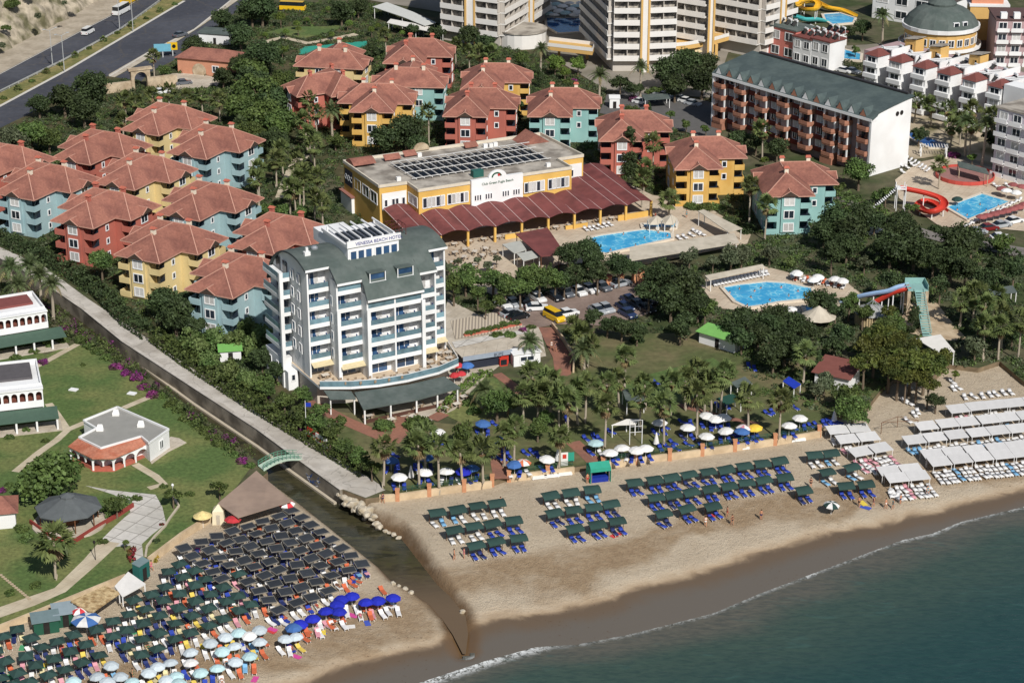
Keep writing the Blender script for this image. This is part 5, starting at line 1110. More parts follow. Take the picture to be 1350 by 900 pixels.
def fanpalm(seed):
    rs = random.Random(seed); V = []; F = []; mi = []
    def tri(a, b, c, m): n = len(V); V.extend([tuple(a), tuple(b), tuple(c)]); F.append((n, n+1, n+2)); mi.append(m)
    for i in range(44):
        dead = i >= 32; az = rs.uniform(0, 2*math.pi); el = R(rs.uniform(-82, -52) if dead else (85-115*((i+rs.random())/32)**.9))
        d = Vector((math.cos(az)*math.cos(el), math.sin(az)*math.cos(el), math.sin(el))); sd = Vector((-math.sin(az), math.cos(az), 0)); up = sd.cross(d)*-1
        l0 = rs.uniform(.25, .5) if dead else rs.uniform(.75, 1.15); rr = rs.uniform(.75, .95) if dead else rs.uniform(.85, 1.15); base = Vector((0, 0, -.25 if dead else 0)); hub = base+d*l0
        tri(base+sd*.035, base-sd*.035, hub, 1 if dead else 0); nb = 7 if dead else 9; roll = rs.uniform(-.5, .5)
        for k in range(nb):
            a = (-1.25+2.5*k/(nb-1)); dr = (d*math.cos(a)+(sd*math.cos(roll)+up*math.sin(roll))*math.sin(a)).normalized(); tip = hub+dr*rr*(.75+.25*math.cos(a))+Vector((0, 0, -.28*rr*(.5+abs(a))))
            w_ = (sd*math.cos(a)-d*math.sin(a))*.13*rr; mid = hub.lerp(tip, .5)+Vector((0, 0, .05)); tri(hub, mid+w_, mid-w_, 1 if dead else 0); tri(mid-w_, mid+w_, tip, 1 if dead else 0)
    return raw_mesh('crown', V, F, [PALM, DRY], mi)
def datepalm(seed):
    rs = random.Random(seed); V = []; F = []; mi = []
    for i in range(34):
        az = i*2.4+rs.uniform(-.2, .2); el = R(80-85*(i/34)); d = Vector((math.cos(az), math.sin(az), 0)); sd = Vector((-d.y, d.x, 0)); L_ = rs.uniform(2.4, 3.1); pr = None; n0 = 9
        for k in range(n0+1):
            t = k/n0; p = d*(math.cos(el)*L_*t*(1-.1*t)+.05)+Vector((0, 0, math.sin(el)*L_*t-1.5*t*t*(.35+math.cos(el)*.8)))
            if pr is not None:
                for s in (1, -1):
                    w_ = .5*math.sin(math.pi*min(1, .12+t*.85))+.05; tip = p+sd*(s*w_)+(p-pr)*.7+Vector((0, 0, -.1-.12*rs.random())); n = len(V); V.extend([tuple(pr), tuple(p), tuple(tip)]); F.append((n, n+1, n+2)); mi.append(1 if i > 30 else 0)
                    tip2 = pr.lerp(p, .5)+sd*(s*w_*.95)+(p-pr)*.9+Vector((0, 0, .05)); n = len(V); V.extend([tuple(pr), tuple(pr.lerp(p, .6)), tuple(tip2)]); F.append((n, n+1, n+2)); mi.append(0)
            pr = p
    return raw_mesh('crown', V, F, [PALM2, DRY], mi)
FAN = [fanpalm(s) for s in (3, 11, 23, 37)]; DATE = [datepalm(s) for s in (5, 17, 29)]
PT = MB().tube((0,0,0),(.03,.02,.06),.30,.2,8,cap=False).tube((.03,.02,.06),(.0,.05,.6),.2,.165,8,cap=False).tube((0,.05,.6),(0,0,1),.165,.15,8,cap=False).mesh('trunk', PBARK)
LMARK = {'the stone gateway': (185,115), 'the turquoise sports court': (435,66), 'the white hotel': (480,450), 'the restaurant roof': (590,225), 'the pool bar canopy': (712,318), 'the green roofed hut': (948,447), 'the green kiosk': (775,618),
 'the footbridge': (370,610), 'the gazebo': (92,680), 'the pavilion': (160,575), 'the upper villa': (30,440), 'the lower villa': (28,540), 'the beach bar roof': (335,655), 'the brown hotel': (1060,160), 'the middle tower': (835,70), 'the leftmost tower': (640,35),
 'the domed building': (1240,60), 'the spiral slide': (1215,262), 'the rectangular pool': (1290,278), 'the curved pool': (1010,388), 'the straight water slide': (1190,395), 'the round thatched hut': (1150,425), 'the car park': (760,400),
 'the house before the brown hotel': (935,215), 'the blue tent': (1048,508), 'the restaurant pool': (840,318), 'the white canopies': (1190,560), 'the channel road': (150,410), 'the hotel canopy': (540,520), 'the stepped flats': (1250,120),
 'the tall cypress': (831,200), 'the parked cars': (690,405), 'the volleyball post': (833,555), 'the left carriageway lamps': (90,90), 'the shade awnings': (850,520), 'the rightmost turquoise house': (1025,240), 'the farthest red house': (552,75), 'the red lobby house': (265,88), 'the snack hut': (1105,490), 'the long pool canopy': (900,330)}
VEG = []
def veg(o, noun, px, py): VEG.append((o, noun, px, py))
def label_all(VEG):
    from collections import defaultdict
    B = defaultdict(list)
    for o, noun, px, py in VEG:
        w_ = o.location; best = min(LMARK.items(), key=lambda kv: (kv[1][0]-px)**2+((kv[1][1]-py)*1.6)**2); dx, dy = px-best[1][0], (py-best[1][1])*1.6
        dr = ('right of' if dx > 0 else 'left of') if abs(dx) > abs(dy) else ('in front of' if dy > 0 else 'behind'); B[(noun, best[0], dr)].append((dx*dx+dy*dy, o))
    for (noun, lm, dr), l in B.items():
        l.sort(key=lambda t: t[0])
        for i, (_, o) in enumerate(l):
            o['label'] = '%s %s %s' % (noun, dr, lm) if len(l) == 1 else '%s %s %s, %s to it' % (noun, dr, lm, ORD[i] if i < 12 else 'number %d away' % (i+1))
SC = lambda y: 7.5*(y+710)/1160
vi = 0
NOUN = {'dark': 'dark leafy tree', 'mid': 'green leafy tree', 'bright': 'bright green tree', 'olive': 'grey green olive tree', 'pine': 'spreading yellow green pine', 'feather': 'feathery pale bamboo clump', 'ball': 'clipped round tree', 'cypress': 'dark columnar cypress',
        'shrub': 'low green shrub', 'shrubdark': 'dense dark shrub', 'magenta': 'magenta bougainvillea bush', 'yellow': 'yellow flowering bush', 'red': 'red flowering bush'}
def tree(px, py, rpx, kind='dark', hs=1.0):
    global vi; vi += 1
    rpx *= 1.0 if kind in ('ball', 'cypress') else 1.09; rm = rpx/SC(py); shrub = kind in ('shrub', 'magenta', 'yellow', 'red', 'shrubdark')
    hc = rm*.12 if shrub else {'cypress': rm*2.4, 'ball': rm*1.25+.5, 'pine': rm*.7+3.2, 'feather': rm*.8}.get(kind, rm*.95+.9)*hs
    p = G(px, py, hc+(.25*rm if shrub else 0)); p.z = 0
    if inpoly(p.x, p.y, CSEA): p.z = BZ(p.x, p.y)
    nm = {'magenta': 'flowering_bush', 'yellow': 'flowering_bush', 'red': 'flowering_bush', 'shrub': 'shrub', 'shrubdark': 'shrub', 'pine': 'pine_tree', 'olive': 'olive_tree', 'cypress': 'cypress_tree', 'feather': 'bamboo_clump', 'ball': 'topiary_tree'}.get(kind, 'leafy_tree')
    cat = 'shrub' if shrub else 'tree'; me = crown_mesh(kind, rm, vi); rz = (vi*2.399) % 6.283; zs = rnd.uniform(.9, 1.12)
    if shrub:
        o = bpy.data.objects.new(nm, me); COL.objects.link(o); o.location = p; o.rotation_euler = (0, 0, rz); o.scale = (rm*1.05, rm*1.05, rm*zs); tag(o, None, cat, nm.replace('_', ' ')+' planting')
    else:
        o = thing(nm, None, cat, p, 0, nm.replace('_', ' ')+' planting'); c = put('crown', me, o, (0, 0, hc), rz); c.scale = (rm*1.08, rm*1.08, rm*zs*(1 if kind != 'feather' else 1.2))
        t = put('trunk', TRUNKm, o, (0, 0, 0), rz); t.scale = (rm*.9+.4, rm*.9+.4, hc+(.2*rm if kind != 'cypress' else 0))
    veg(o, NOUN[kind], px, py); return o
def palm(px, py, h=6.5, kind='fan', s=1.0):
    if (px, py) == (69, 713): s = 1.3
    global vi; vi += 1
    h *= .93; p = G(px, py, h); p.z = 0; hh = h
    o = thing('date_palm' if kind == 'date' else 'fan_palm', None, 'palm tree', p, 0, 'date palms' if kind == 'date' else 'fan palms'); o.rotation_euler = (rnd.uniform(-.055,.055), rnd.uniform(-.055,.055), 0); rz = (vi*2.399) % 6.283
    c = put('crown', (DATE if kind == 'date' else FAN)[vi % (3 if kind == 'date' else 4)], o, (0, 0, hh), rz); c.scale = (s*rnd.uniform(1.2, 1.45)*(1 if kind == 'fan' else .85),)*3
    t = put('trunk', PT, o, (0, 0, 0), rz); t.scale = (1.5, 1.5, hh) if kind == 'date' else (1, 1, hh)
    veg(o, 'feathery date palm' if kind == 'date' else 'fan palm', px, py); return o
CSEA = [(p.x, p.y) for p in COAST]
# undergrowth first, while only buildings and paving are there to be avoided
bpy.context.view_layer.update(); dg = bpy.context.evaluated_depsgraph_get()
def undergrowth(name, label, polys, n, mats, allow, hmax=.9, seed=1):
    rs = np.random.default_rng(seed); Ps = []; Ns = []; MI = []; got = 0
    for poly in polys:
        W_ = [(p.x, p.y) for p in GP(poly, 0)]; x0, x1 = min(p[0] for p in W_), max(p[0] for p in W_); y0, y1 = min(p[1] for p in W_), max(p[1] for p in W_); k = 0; tr = 0
        area = abs(sum(W_[i][0]*W_[(i+1) % len(W_)][1]-W_[(i+1) % len(W_)][0]*W_[i][1] for i in range(len(W_))))/2; want = int(area*n)
        while k < want and tr < want*4:
            tr += 1; x, y = rs.uniform(x0, x1), rs.uniform(y0, y1)
            if not inpoly(x, y, W_): continue
            hit, loc, nn, fi, ob, mt = sc.ray_cast(dg, Vector((x, y, 60)), Vector((0, 0, -1)))
            if not hit or ob.name.split('.')[0] not in allow: continue
            k += 1; r = rs.uniform(.5, 1.3); h = hmax*rs.uniform(.35, 1.2); m = 34; q = rs.normal(size=(m, 3)); q /= np.linalg.norm(q, axis=1, keepdims=True); q[:, 2] = abs(q[:, 2])
            Ps.append(np.array([x, y, 0])+q*np.array([r, r, h])*rs.uniform(.6, 1.05, (m, 1))); Ns.append(q); MI.append(np.full(m, rs.choice(len(mats), p=None)))
    P = np.concatenate(Ps); V, F = leaves(rs, P, np.concatenate(Ns), .2, .45); tag(put(name, raw_mesh(name, V, F, mats, np.concatenate(MI))), label, 'undergrowth', kind='stuff')
VILLAGE = [(0,326),(-60,290),(-60,215),(0,172),(60,150),(143,104),(200,110),(310,8),(480,2),(590,36),(700,72),(800,120),(790,150),(905,178),(945,192),(960,230),(1080,252),(1082,300),(985,310),(925,266),(860,256),(760,208),(480,215),(440,225),(480,290),(440,330),(365,500),(340,535),(212,449),(120,390),(60,352)]
SIDE = [(212,450),(340,538),(432,592),(494,631),(506,644),(520,645),(500,600),(440,565),(400,530),(370,500),(350,450),(260,440)]
EAST = [(600,350),(650,392),(735,352),(800,348),(900,335),(985,325),(1040,300),(1090,255),(1180,290),(1240,325),(1350,345),(1400,400),(1380,520),(1350,500),(1290,480),(1235,490),(1178,497),(1140,537),(1092,548),(1000,520),(970,470),(930,432),(850,440),(780,432),(870,402),(850,370),(760,380),(700,392),(640,410),(600,400)]
undergrowth('undergrowth', 'dense low planting between the tiled apartment houses', [VILLAGE, SIDE], .42, [LEAF['dark'], LEAF['mid'], LEAF['dark'], LEAF['olive']], ('ground', 'village_garden', 'side_garden', 'back_court'), 1.0, 3)
undergrowth('undergrowth', 'dense low planting round the pools and under the eastern trees', [EAST], .40, [LEAF['dark'], LEAF['mid'], LEAF['olive']], ('ground', 'beach_garden', 'side_garden', 'village_garden'), .9, 4)
undergrowth('bank_planting', 'ivy and weeds on the left bank of the channel', [[(0,345),(60,392),(110,428),(160,464),(212,504),(262,541),(307,578),(335,604),(322,612),(290,592),(250,560),(205,522),(150,486),(100,448),(60,462),(20,440),(0,430)]], 1.25, [LEAF['mid'], LEAF['dark'], LEAF['mid'], LEAF['feather'], LEAF['magenta']], ('ground', 'left_lawn'), 1.7, 5)
# the trees, as (x, y of the crown, radius) in the picture
T = {
'dark': [(84,128,22),(120,114,24),(110,143,22),(51,138,15),(256,61,17),(317,46,19),(294,25,15),(332,14,18),(294,100,14),(318,84,17),(330,108,24),(345,74,24),(361,133,24),(363,186,20),(345,10,22),(388,112,12),
 (450,15,16),(472,8,13),(505,183,20),(535,173,23),(551,190,15),(515,164,15),(488,69,13),(432,108,16),(446,101,16),(458,96,12),(545,38,9),(575,43,12),(619,46,15),(638,55,12),(675,138,14),(678,156,12),(640,175,6),(818,110,13),(836,116,12),(880,95,22),(905,84,24),(926,104,23),(890,114,17),(932,84,17),(948,130,16),(800,205,14),
 (749,335,17),(775,330,19),(784,343,17),(816,348,18),(760,362,15),(788,362,15),(744,370,13),(840,354,11),(870,362,24),(905,376,26),(885,395,24),(920,402,20),(856,384,17),(905,425,18),(897,434,16),(783,418,13),(801,426,14),(820,431,14),(840,437,14),(766,432,12),
 (1100,292,26),(1120,305,24),(1087,306,20),(1138,284,18),(1153,291,16),(1117,324,20),(1097,332,17),(1189,312,29),(1206,328,25),(1174,328,25),(1189,296,20),(1263,322,27),(1281,316,22),(1255,344,24),(1273,354,18),(1231,340,18),(985,417,18),(966,428,18),(1000,441,20),(978,445,18),(1080,398,19),(1025,418,22),(1014,428,20),(1043,427,20),(1069,434,16),(1092,395,14),(1102,408,11),(1110,438,15),
 (1035,456,24),(1020,468,20),(1053,458,18),(1100,456,15),(1235,520,13),(1337,354,17),(1316,351,16),(1174,370,15),(1199,370,12),(974,184,16),(997,186,14),(1025,194,15),(1312,182,16),(1212,177,12),(1138,36,13),(1117,42,11),(1100,39,9),(215,396,22),(245,401,22),(231,416,23),(256,427,16),(345,470,17),(365,486,15),(1300,365,16),(1335,440,14),(1290,430,13),(1240,375,14)],
'mid': [(930,405,13),(1120,398,13),(1138,410,13),(1052,427,14),(1185,432,12),(1150,400,9),(1100,70,7),(1080,72,6),(1128,66,7),(340,122,30),(345,152,28),(372,163,24),(318,140,22),(330,176,18),(330,92,22),(372,108,16),(41,176,22),(64,182,16),(442,184,11),(686,77,11),(133,343,17),(1125,535,22),(1116,518,18),(1133,226,20),(611,570,15),(655,530,20),(670,527,17),(709,563,14),(719,550,12),(614,365,20),(650,368,20),(598,376,15),(698,365,20),(711,366,18),(686,378,16),(666,376,16),(732,368,15),(630,385,12),(153,663,14),(228,652,12),(289,642,11),
 (350,510,15),(375,527,14),(395,546,14),(415,557,14),(435,572,14),(455,587,14),(475,602,14),(490,616,12),(400,521,12),(421,540,12),(445,556,12),(1105,248,9),(1168,256,11),(1153,258,8),(1202,274,9),(834,146,9),(905,164,7),(931,169,7),(884,150,6),(215,92,8),(368,279,13),(352,275,12),(398,280,11),(1168,433,19),(1180,426,14),(660,395,10),(640,402,9),(1320,320,14)],
'bright': [(732,84,12),(762,85,10),(745,94,8),(1282,207,6),(1260,487,6),(372,66,8),(1008,211,6)],
'olive': [(592,352,7),(604,345,6),(618,352,7),(630,343,6),(642,350,7),(655,342,6),(610,360,6),(635,361,6),(15,190,22),(964,336,16),(978,335,15),(940,346,11),(909,337,13),(1015,333,13),(1286,456,17),(1087,502,14),(1076,512,11),(650,60,8),(1140,345,10),(330,225,10)],
'pine': [(1172,412,10),(1140,478,18),(1185,484,20),(1210,490,18),(1160,445,20),(1153,460,22),(1174,471,25),(1202,474,25),(1220,474,24),(1233,466,19),(1189,453,21),(1168,450,19),(1225,500,13),(1195,492,14)],
'feather': [(260,457,18),(285,448,18),(310,452,18),(335,457,17),(275,477,16),(300,491,16),(325,502,15),(250,443,15),(347,442,18),(328,433,16),(1040,346,9)],
'ball': [(370,24,9),(352,27,5),(393,31,6),(404,25,5),(432,12,5),(464,20,6),(458,31,7),(499,33,5),(490,40,6),(531,45,5),(439,45,5),(349,45,5),(376,42,6),(393,40,5),(164,715,6)],
'cypress': [(1203,420,8),(831,198,15),(711,102,6),(1079,480,8),(856,143,4),(1209,418,7),(284,236,4),(726,360,6),(772,352,7)],
'shrub': [(107,446,11),(225,531,11),(245,548,11),(258,557,9),(271,566,11),(289,581,11),(97,409,9),(135,433,9),(13,780,8),(46,770,9),(79,729,10),(36,708,11),(28,695,11),(504,559,15),(552,556,19),(864,119,13),(911,271,11),(931,272,13),(944,272,11),(750,108,9),(890,266,9),(865,248,10),(12,640,9),(118,455,9),(128,462,9),(140,470,9),(212,520,9),(235,538,10),(280,575,10),(300,588,9),(312,598,8),(330,612,8),(20,470,8),(45,462,8),(108,480,5),(215,640,6),(250,650,7),(180,655,8),(155,600,6),(60,580,6),(12,575,7),(35,566,6),(60,452,10),(82,447,9),(36,452,8),(135,712,8),(104,660,8),(625,540,10),(617,530,9),(610,520,8),(640,470,8),(672,440,9),(655,440,9),(700,430,7),(665,425,7)],
'shrubdark': [(205,712,6),(840,445,11),(770,446,9),(985,300,14),(960,290,12),(1235,300,10),(1050,270,12),(1065,280,12)],
'magenta': [(153,482,10),(166,490,9),(179,498,10),(202,519,10),(190,508,9),(320,606,9),(84,432,9),(56,476,8),(756,105,5),(398,562,8),(350,525,7),(1258,204,9),(835,130,8),(691,434,7),(1,645,8)],
'yellow': [(204,727,9),(690,175,8)], 'red': [(505,562,9),(213,690,4),(170,725,4)]}
tree(66,630,43,'mid',.62); tree(345,640,1,'shrub') if False else None
for kd, l in T.items():
    for x, y, r in l: tree(x, y, r, kd, 1.35 if (kd in ('dark', 'mid') and r < 19 and y < 420 and y > 320) else 1.0)
for x, y, h in [(202,74,7),(164,130,6.5),(161,158,5.5),(179,133,6),(199,125,6.5),(222,120,6.5),(245,128,6),(266,125,6.5),(289,130,6.5),(407,130,8),(404,158,8),(417,148,8),(409,176,7.5),(414,192,7),(363,210,7),(394,212,7),(340,222,7),(340,235,7),(394,235,7.5),(389,250,7),(414,258,7),(425,268,7),(399,228,8),(381,245,7),(416,232,7),(372,196,7),
 (565,146,9),(509,46,7),(601,59,7),(619,69,7),(632,69,6.5),(647,69,7),(862,189,9),(849,222,7),(847,235,7),(882,263,5),(990,245,9),(1010,270,8),(1285,386,7),(1301,399,7),(1324,414,7.5),(1347,422,8),(1312,389,7),(1061,466,6),(1030,527,7.5),(824,471,6),(703,494,5),(716,517,6.5),(737,519,7),(709,519,6),(762,512,7),(772,506,7.5),(803,504,7),(798,535,8),(877,532,8),(885,501,7),(921,517,8.5),(923,486,7.5),(951,489,8.5),(989,522,8),(678,563,7),(737,575,6),(749,527,7),(726,500,7),(852,506,5),(845,524,6),(690,520,6),(940,500,7),(905,500,6),
 (504,588,7.5),(552,586,8),(578,586,8),(609,596,6),(637,591,6.5),(665,573,6),(560,574,7),(69,713,6.5),(1207,133,6),(1230,138,6),(1250,143,6.5),(1284,143,7),(1268,158,6.5),(1255,166,6),(1281,166,8),(1240,217,6),(1309,153,8),(1007,171,8),(930,505,6),(817,500,6),(1300,430,7),(1268,395,6),(1320,430,7),(757,430,4),(775,455,4.5),(768,440,5)]: palm(x, y, h)
for x, y, h in [(317,163,6),(437,146,7),(712,64,9),(790,100,8),(845,88,9),(36,350,7),(66,373,8),(15,353,7),(50,362,7),(22,375,6),(1166,20,9),(1299,164,11),(700,450,4),(637,514,3.5),(770,462,4),(1276,160,9)]: palm(x, y, h, 'date')
# clipped hedges: leafy boxes along a line
def hedge(label, pts, wd, h, kind='mid', dens=34, seed=0):
    P3 = GP(pts, 0); c = P3[0]; rs = np.random.default_rng(seed+len(pts)); Ps = []; Ns = []
    for i in range(len(P3)-1):
        a, b = P3[i]-c, P3[i+1]-c; L_ = (b-a).length; n = int(L_*wd*dens/2+L_*h*dens/2); d = (b-a).normalized(); s = Vector((-d.y, d.x, 0)); t = rs.uniform(0, 1, n); u = rs.uniform(-1, 1, n); z = rs.uniform(0, 1, n); top = rs.random(n) < wd/(wd+2*h)
        z = np.where(top, 1+rs.normal(0, .06, n), z); u = np.where(top, u, np.sign(u)*(1+rs.normal(0, .06, n))); bump = 1+.22*np.sin(t*L_*1.3+seed)+.12*np.sin(t*L_*3.1)
        Ps.append(np.stack([a.x+d.x*L_*t+s.x*u*wd/2, a.y+d.y*L_*t+s.y*u*wd/2, z*h*bump], 1)); Ns.append(np.stack([np.where(top, 0, s.x*u), np.where(top, 0, s.y*u), np.where(top, 1, .2)], 1))
    V, F = leaves(rs, np.concatenate(Ps), np.concatenate(Ns), .26, .4); o = put('hedge', raw_mesh('hedge', V, F, [LEAF[kind]]), None, c); return tag(o, label, 'hedge')
hedge('long dark hedge between the channel road and the apartment houses', [(-40,302),(0,319),(40,335),(90,361),(130,388),(170,428),(197,446)], 2.8, 1.9, 'dark', 40, 1)
hedge('ragged hedge along the channel road below the bamboo', [(206,449),(246,478),(296,511),(340,540),(396,573),(436,597),(486,627)], 2.8, 1.8, 'mid', 40, 2)
hedge('curved green hedge round the hotel lawn', [(582,546),(596,530),(610,515),(632,497),(648,494)], 1.3, 1.0, 'bright', 40, 3)
hedge('hedge strip on the slope beside the side street', [(1082,258),(1110,272),(1140,285),(1165,298)], 5, 2.2, 'mid', 26, 4)
hedge('dark hedge below the parking and pool bar', [(1295,325),(1320,340),(1350,350)], 3, 1.8, 'dark', 30, 5)
hedge('low planted strip along the left edge of the drive', [(176,724),(172,735),(176,742)], .8, .5, 'red', 40, 6)
hedge('green strip behind the small pool of the flats', [(1096,86),(1113,89),(1135,93)], 2.2, 1.6, 'dark', 30, 7)
hedge('clipped shrubs beside the red gazebo wall', [(132,684),(150,674),(166,662)], 2.2, 1.3, 'mid', 36, 8)
# ------------------------------------------------------------------ cliff, highway furniture
mb_n, mb_s = 120, 40; V = []; rs = np.random.default_rng(2)
base = [p.to_2d() for p in GP([(-420,285),(-160,143),(0,70),(66,37),(120,6),(160,-18),(240,-62)], 0)]
seg = [0]
for i in range(1, len(base)): seg.append(seg[-1]+(base[i]-base[i-1]).length)
def along(u):
    for i in range(1, len(base)):
        if u <= seg[i]+1e-6: return base[i-1].lerp(base[i], (u-seg[i-1])/(seg[i]-seg[i-1]))
from mathutils import noise as mnoise
for i in range(mb_n+1):
    p = along(seg[-1]*i/mb_n); 
    for j in range(mb_s+1):
        t = j/mb_s; nz = mnoise.fractal(Vector((p.x*.06, p.y*.06, t*4)), .9, 2, 5); nv = mnoise.noise(Vector((p.x*.25, p.y*.25, t*9)))
        V.append((p.x-t*20+nz*4.2*min(1,t*4)+nv*1.8, p.y+t*11+nv*1.2, -.05+30*t**.85*(1+.3*nz)+nv*2.2*min(1, t*5)))
F_ = [(i*(mb_s+1)+j, (i+1)*(mb_s+1)+j, (i+1)*(mb_s+1)+j+1, i*(mb_s+1)+j+1) for i in range(mb_n) for j in range(mb_s)]
tag(put('hillside', raw_mesh('hillside', V, F_, [M('cliff_rock', rgb(176,164,144), .95, .4, .5, bump=1.0, bscale=1.5, col2=rgb(104,100,74), s2=.22)])), 'rocky cut hillside with scrub above the highway', 'hillside', kind='structure')
for x, y, r in ((18,16,13),(28,4,11),(8,30,8),(40,10,8),(106,3,8),(50,22,6),(86,14,5),(4,8,10),(0,40,7)):
    p = G(x, y+8, 5); vi += 1; o = put('shrub', crown_mesh('shrub' if r > 7 else 'olive', r/SC(y), vi), None, (p.x, p.y, max(.5, 12*(1-y/50)))); o.scale = (r/SC(y),)*3; tag(o, None, 'shrub', 'scrub on the cut slope'); VEG.append((o, 'scrub bush on the rocky slope', x, y))
GREYS = M('lamp_steel', rgb(176,178,178), .5, .08, 2)
LP = thing('street_lamp', '', 'street lamp'); MB().tube((0,0,0),(0,0,9.5),.12,.07,8).build('pole', GREYS, LP); q = MB().tube((0,0,9.4),(-1.6,0,9.9),.06,.05,6).tube((0,0,9.4),(1.6,0,9.9),.06,.05,6); q.build('arm', GREYS, LP)
for s in (-1, 1): MB().box(min(s*1.3,s*2.1),-.16,9.86,max(s*1.3,s*2.1),.16,10.0).build('lamp_head', GREYS, LP)
for i, (x, y) in enumerate([(69.5,88),(85,95),(158,40),(175.5,42)]):
    lb = '%s tall twin armed street lamp from the left on the highway median' % NTH[i]
    if i == 0: LP.location = G(x,y,0); LP.rotation_euler = (0,0,R(40)); LP['label'] = lb; LP['group'] = 'highway lamps'
    else: dup(LP, G(x,y,0), R(40), lb, 'highway lamps')
o = thing('guard_rail', 'metal guard rail between the far carriageway and the median', 'guard rail', G(0,122,0)); q = MB(); c = o.location; pts = GP([(-120,182),(0,123),(84,81.5),(159,40.5),(212,2),(270,-28)], 0)
for i in range(len(pts)-1):
    a, b = pts[i]-c, pts[i+1]-c; q.bar((a.x,a.y,.62),(b.x,b.y,.62),.08,.3); n = int((b-a).length/4)
    for k in range(n+1): p = a.lerp(b, k/max(1,n)); q.box(p.x-.06,p.y-.06,0,p.x+.06,p.y+.06,.75)
q.build('rail', GREYS, o)
for i in range(13):
    t = i/12; x = 5+225*t; y = 131-124*t-4*math.sin(t*3.1); vi += 1; p = G(x, y, 0); s = .9 if i % 2 else .65
    o = put('agave', FAN[vi % 4] if i % 2 else crown_mesh('shrub', .8, vi), None, (p.x, p.y, .45 if i % 2 else .1), vi); o.scale = (s*.75,)*3 if i % 2 else (1.0,)*3; tag(o, '%s small planting from the left along the highway median' % NTH[i], 'plant', 'median planting')
# ------------------------------------------------------------------ vehicles
TYRE = M('tyre', rgb(34,34,36), .9, .1, 3); RIM = M('wheel_rim', rgb(150,152,156), .4, .1, 3, metal=.6); CGL = glassmat('car_glass', rgb(30,36,42), .05); HEADL = M('headlamp', rgb(220,222,220), .2, .05, 3); TAILL = M('tail_lamp', rgb(150,30,30), .3, .05, 3)
def carpaint(n, c): return M('paint_'+n, c, .25, .03, .5, spec=.6)
PAINT = {'white': carpaint('white', rgb(226,226,224)), 'silver': carpaint('silver', rgb(164,168,172)), 'grey': carpaint('grey', rgb(96,100,106)), 'black': carpaint('black', rgb(28,30,34)), 'blue': carpaint('blue', rgb(44,58,92)), 'red': carpaint('red', rgb(120,34,36)), 'yellow': carpaint('yellow', rgb(226,182,36))}
def carmesh(prof, cab, w_):
    """body from a side profile; cab = glasshouse profile"""
    def ext(pf, wb, wt, zc):
        mb = MB(); n = len(pf); vs = []
        for s in (-1, 1):
            for x, z in pf: vs.append((x, s*(wb if z <= zc else wt), z))
        mb.add(vs, [(i, (i+1) % n, n+(i+1) % n, n+i) for i in range(n)]+[tuple(range(n))[::-1], tuple(range(n, 2*n))]); bm = bmesh.new(); me = bpy.data.meshes.new('x'); me.from_pydata(mb.v, [], mb.f); bm.from_mesh(me)
        bmesh.ops.recalc_face_normals(bm, faces=bm.faces[:]); bmesh.ops.bevel(bm, geom=[e for e in bm.edges if abs(e.verts[0].co.y-e.verts[1].co.y) < .2], offset=.06, segments=2, affect='EDGES', profile=.6); bm.to_mesh(me); bm.free(); return me
    return ext(prof, w_/2, w_/2-.04, .6), ext(cab, w_/2-.06, w_/2-.2, 1.0)
KIND = {'car': carmesh([(-2.05,.28),(2.05,.28),(2.1,.6),(1.95,.82),(.95,.95),(-1.55,1.0),(-2.02,.92),(-2.1,.55)], [(1.0,.93),(.3,1.42),(-1.0,1.46),(-1.75,.97)], 1.75),
        'van': carmesh([(-2.3,.32),(2.3,.32),(2.35,.8),(2.1,1.15),(1.6,1.25),(-2.3,1.25)], [(1.75,1.22),(1.15,1.92),(-2.15,1.98),(-2.28,1.22)], 1.9),
        'bus': carmesh([(-3.6,.35),(3.6,.35),(3.65,1.2),(3.5,1.5),(-3.6,1.5)], [(3.45,1.48),(3.2,2.6),(-3.5,2.65),(-3.55,1.48)], 2.3)}
WH = MB().tube((0,-.1,0),(0,.1,0),.32,.32,12).mesh('wheel', TYRE); RM = MB().tube((0,-.11,0),(0,.11,0),.2,.2,10).mesh('rim', RIM)
CARP = {}
def vehicle(kind, color, p, rz, label, group, name=None):
    key = (kind, color)
    if key not in CARP:
        t = thing(name or {'car': 'parked_car', 'van': 'van', 'bus': 'minibus'}[kind], label, {'car': 'car', 'van': 'van', 'bus': 'minibus'}[kind], p, rz, group); b, g_ = KIND[kind]; b2 = b.copy(); b2.materials.clear(); b2.materials.append(PAINT[color]); put('body', b2, t)
        g2 = g_.copy(); g2.materials.clear(); g2.materials.append(CGL); put('windows', g2, t)
        zc = max(v.co.z for v in g_.vertices); xs_ = [v.co.x for v in g_.vertices if v.co.z > zc-.09]; wt = max(v.co.y for v in g_.vertices if v.co.z > zc-.12)
        MB().box(min(xs_)-.02,-wt+.02,zc-.02,max(xs_)+.02,wt-.02,zc+.035).build('car_roof', PAINT[color], t)
        L_ = max(v.co.x for v in b.vertices); W_ = max(v.co.y for v in b.vertices)
        for sx in (-1, 1):
            for sy in (-1, 1):
                w_ = put('wheel', WH, t, (sx*L_*.64, sy*(W_-.08), .32)); put('rim', RM, w_)
        for sy in (-1, 1): put('headlight', MB().box(L_-.14,sy*W_*.72-.16,.62,L_+.02,sy*W_*.72+.16,.76).mesh('headlight', HEADL), t); put('tail_light', MB().box(-L_-.02,sy*W_*.76-.12,.62,-L_+.1,sy*W_*.76+.12,.8).mesh('tail_light', TAILL), t)
        CARP[key] = t; return t
    return dup(CARP[key], p, rz, label, group)
Zp = lambda pts: zz(660, 220, 3.91, pts)
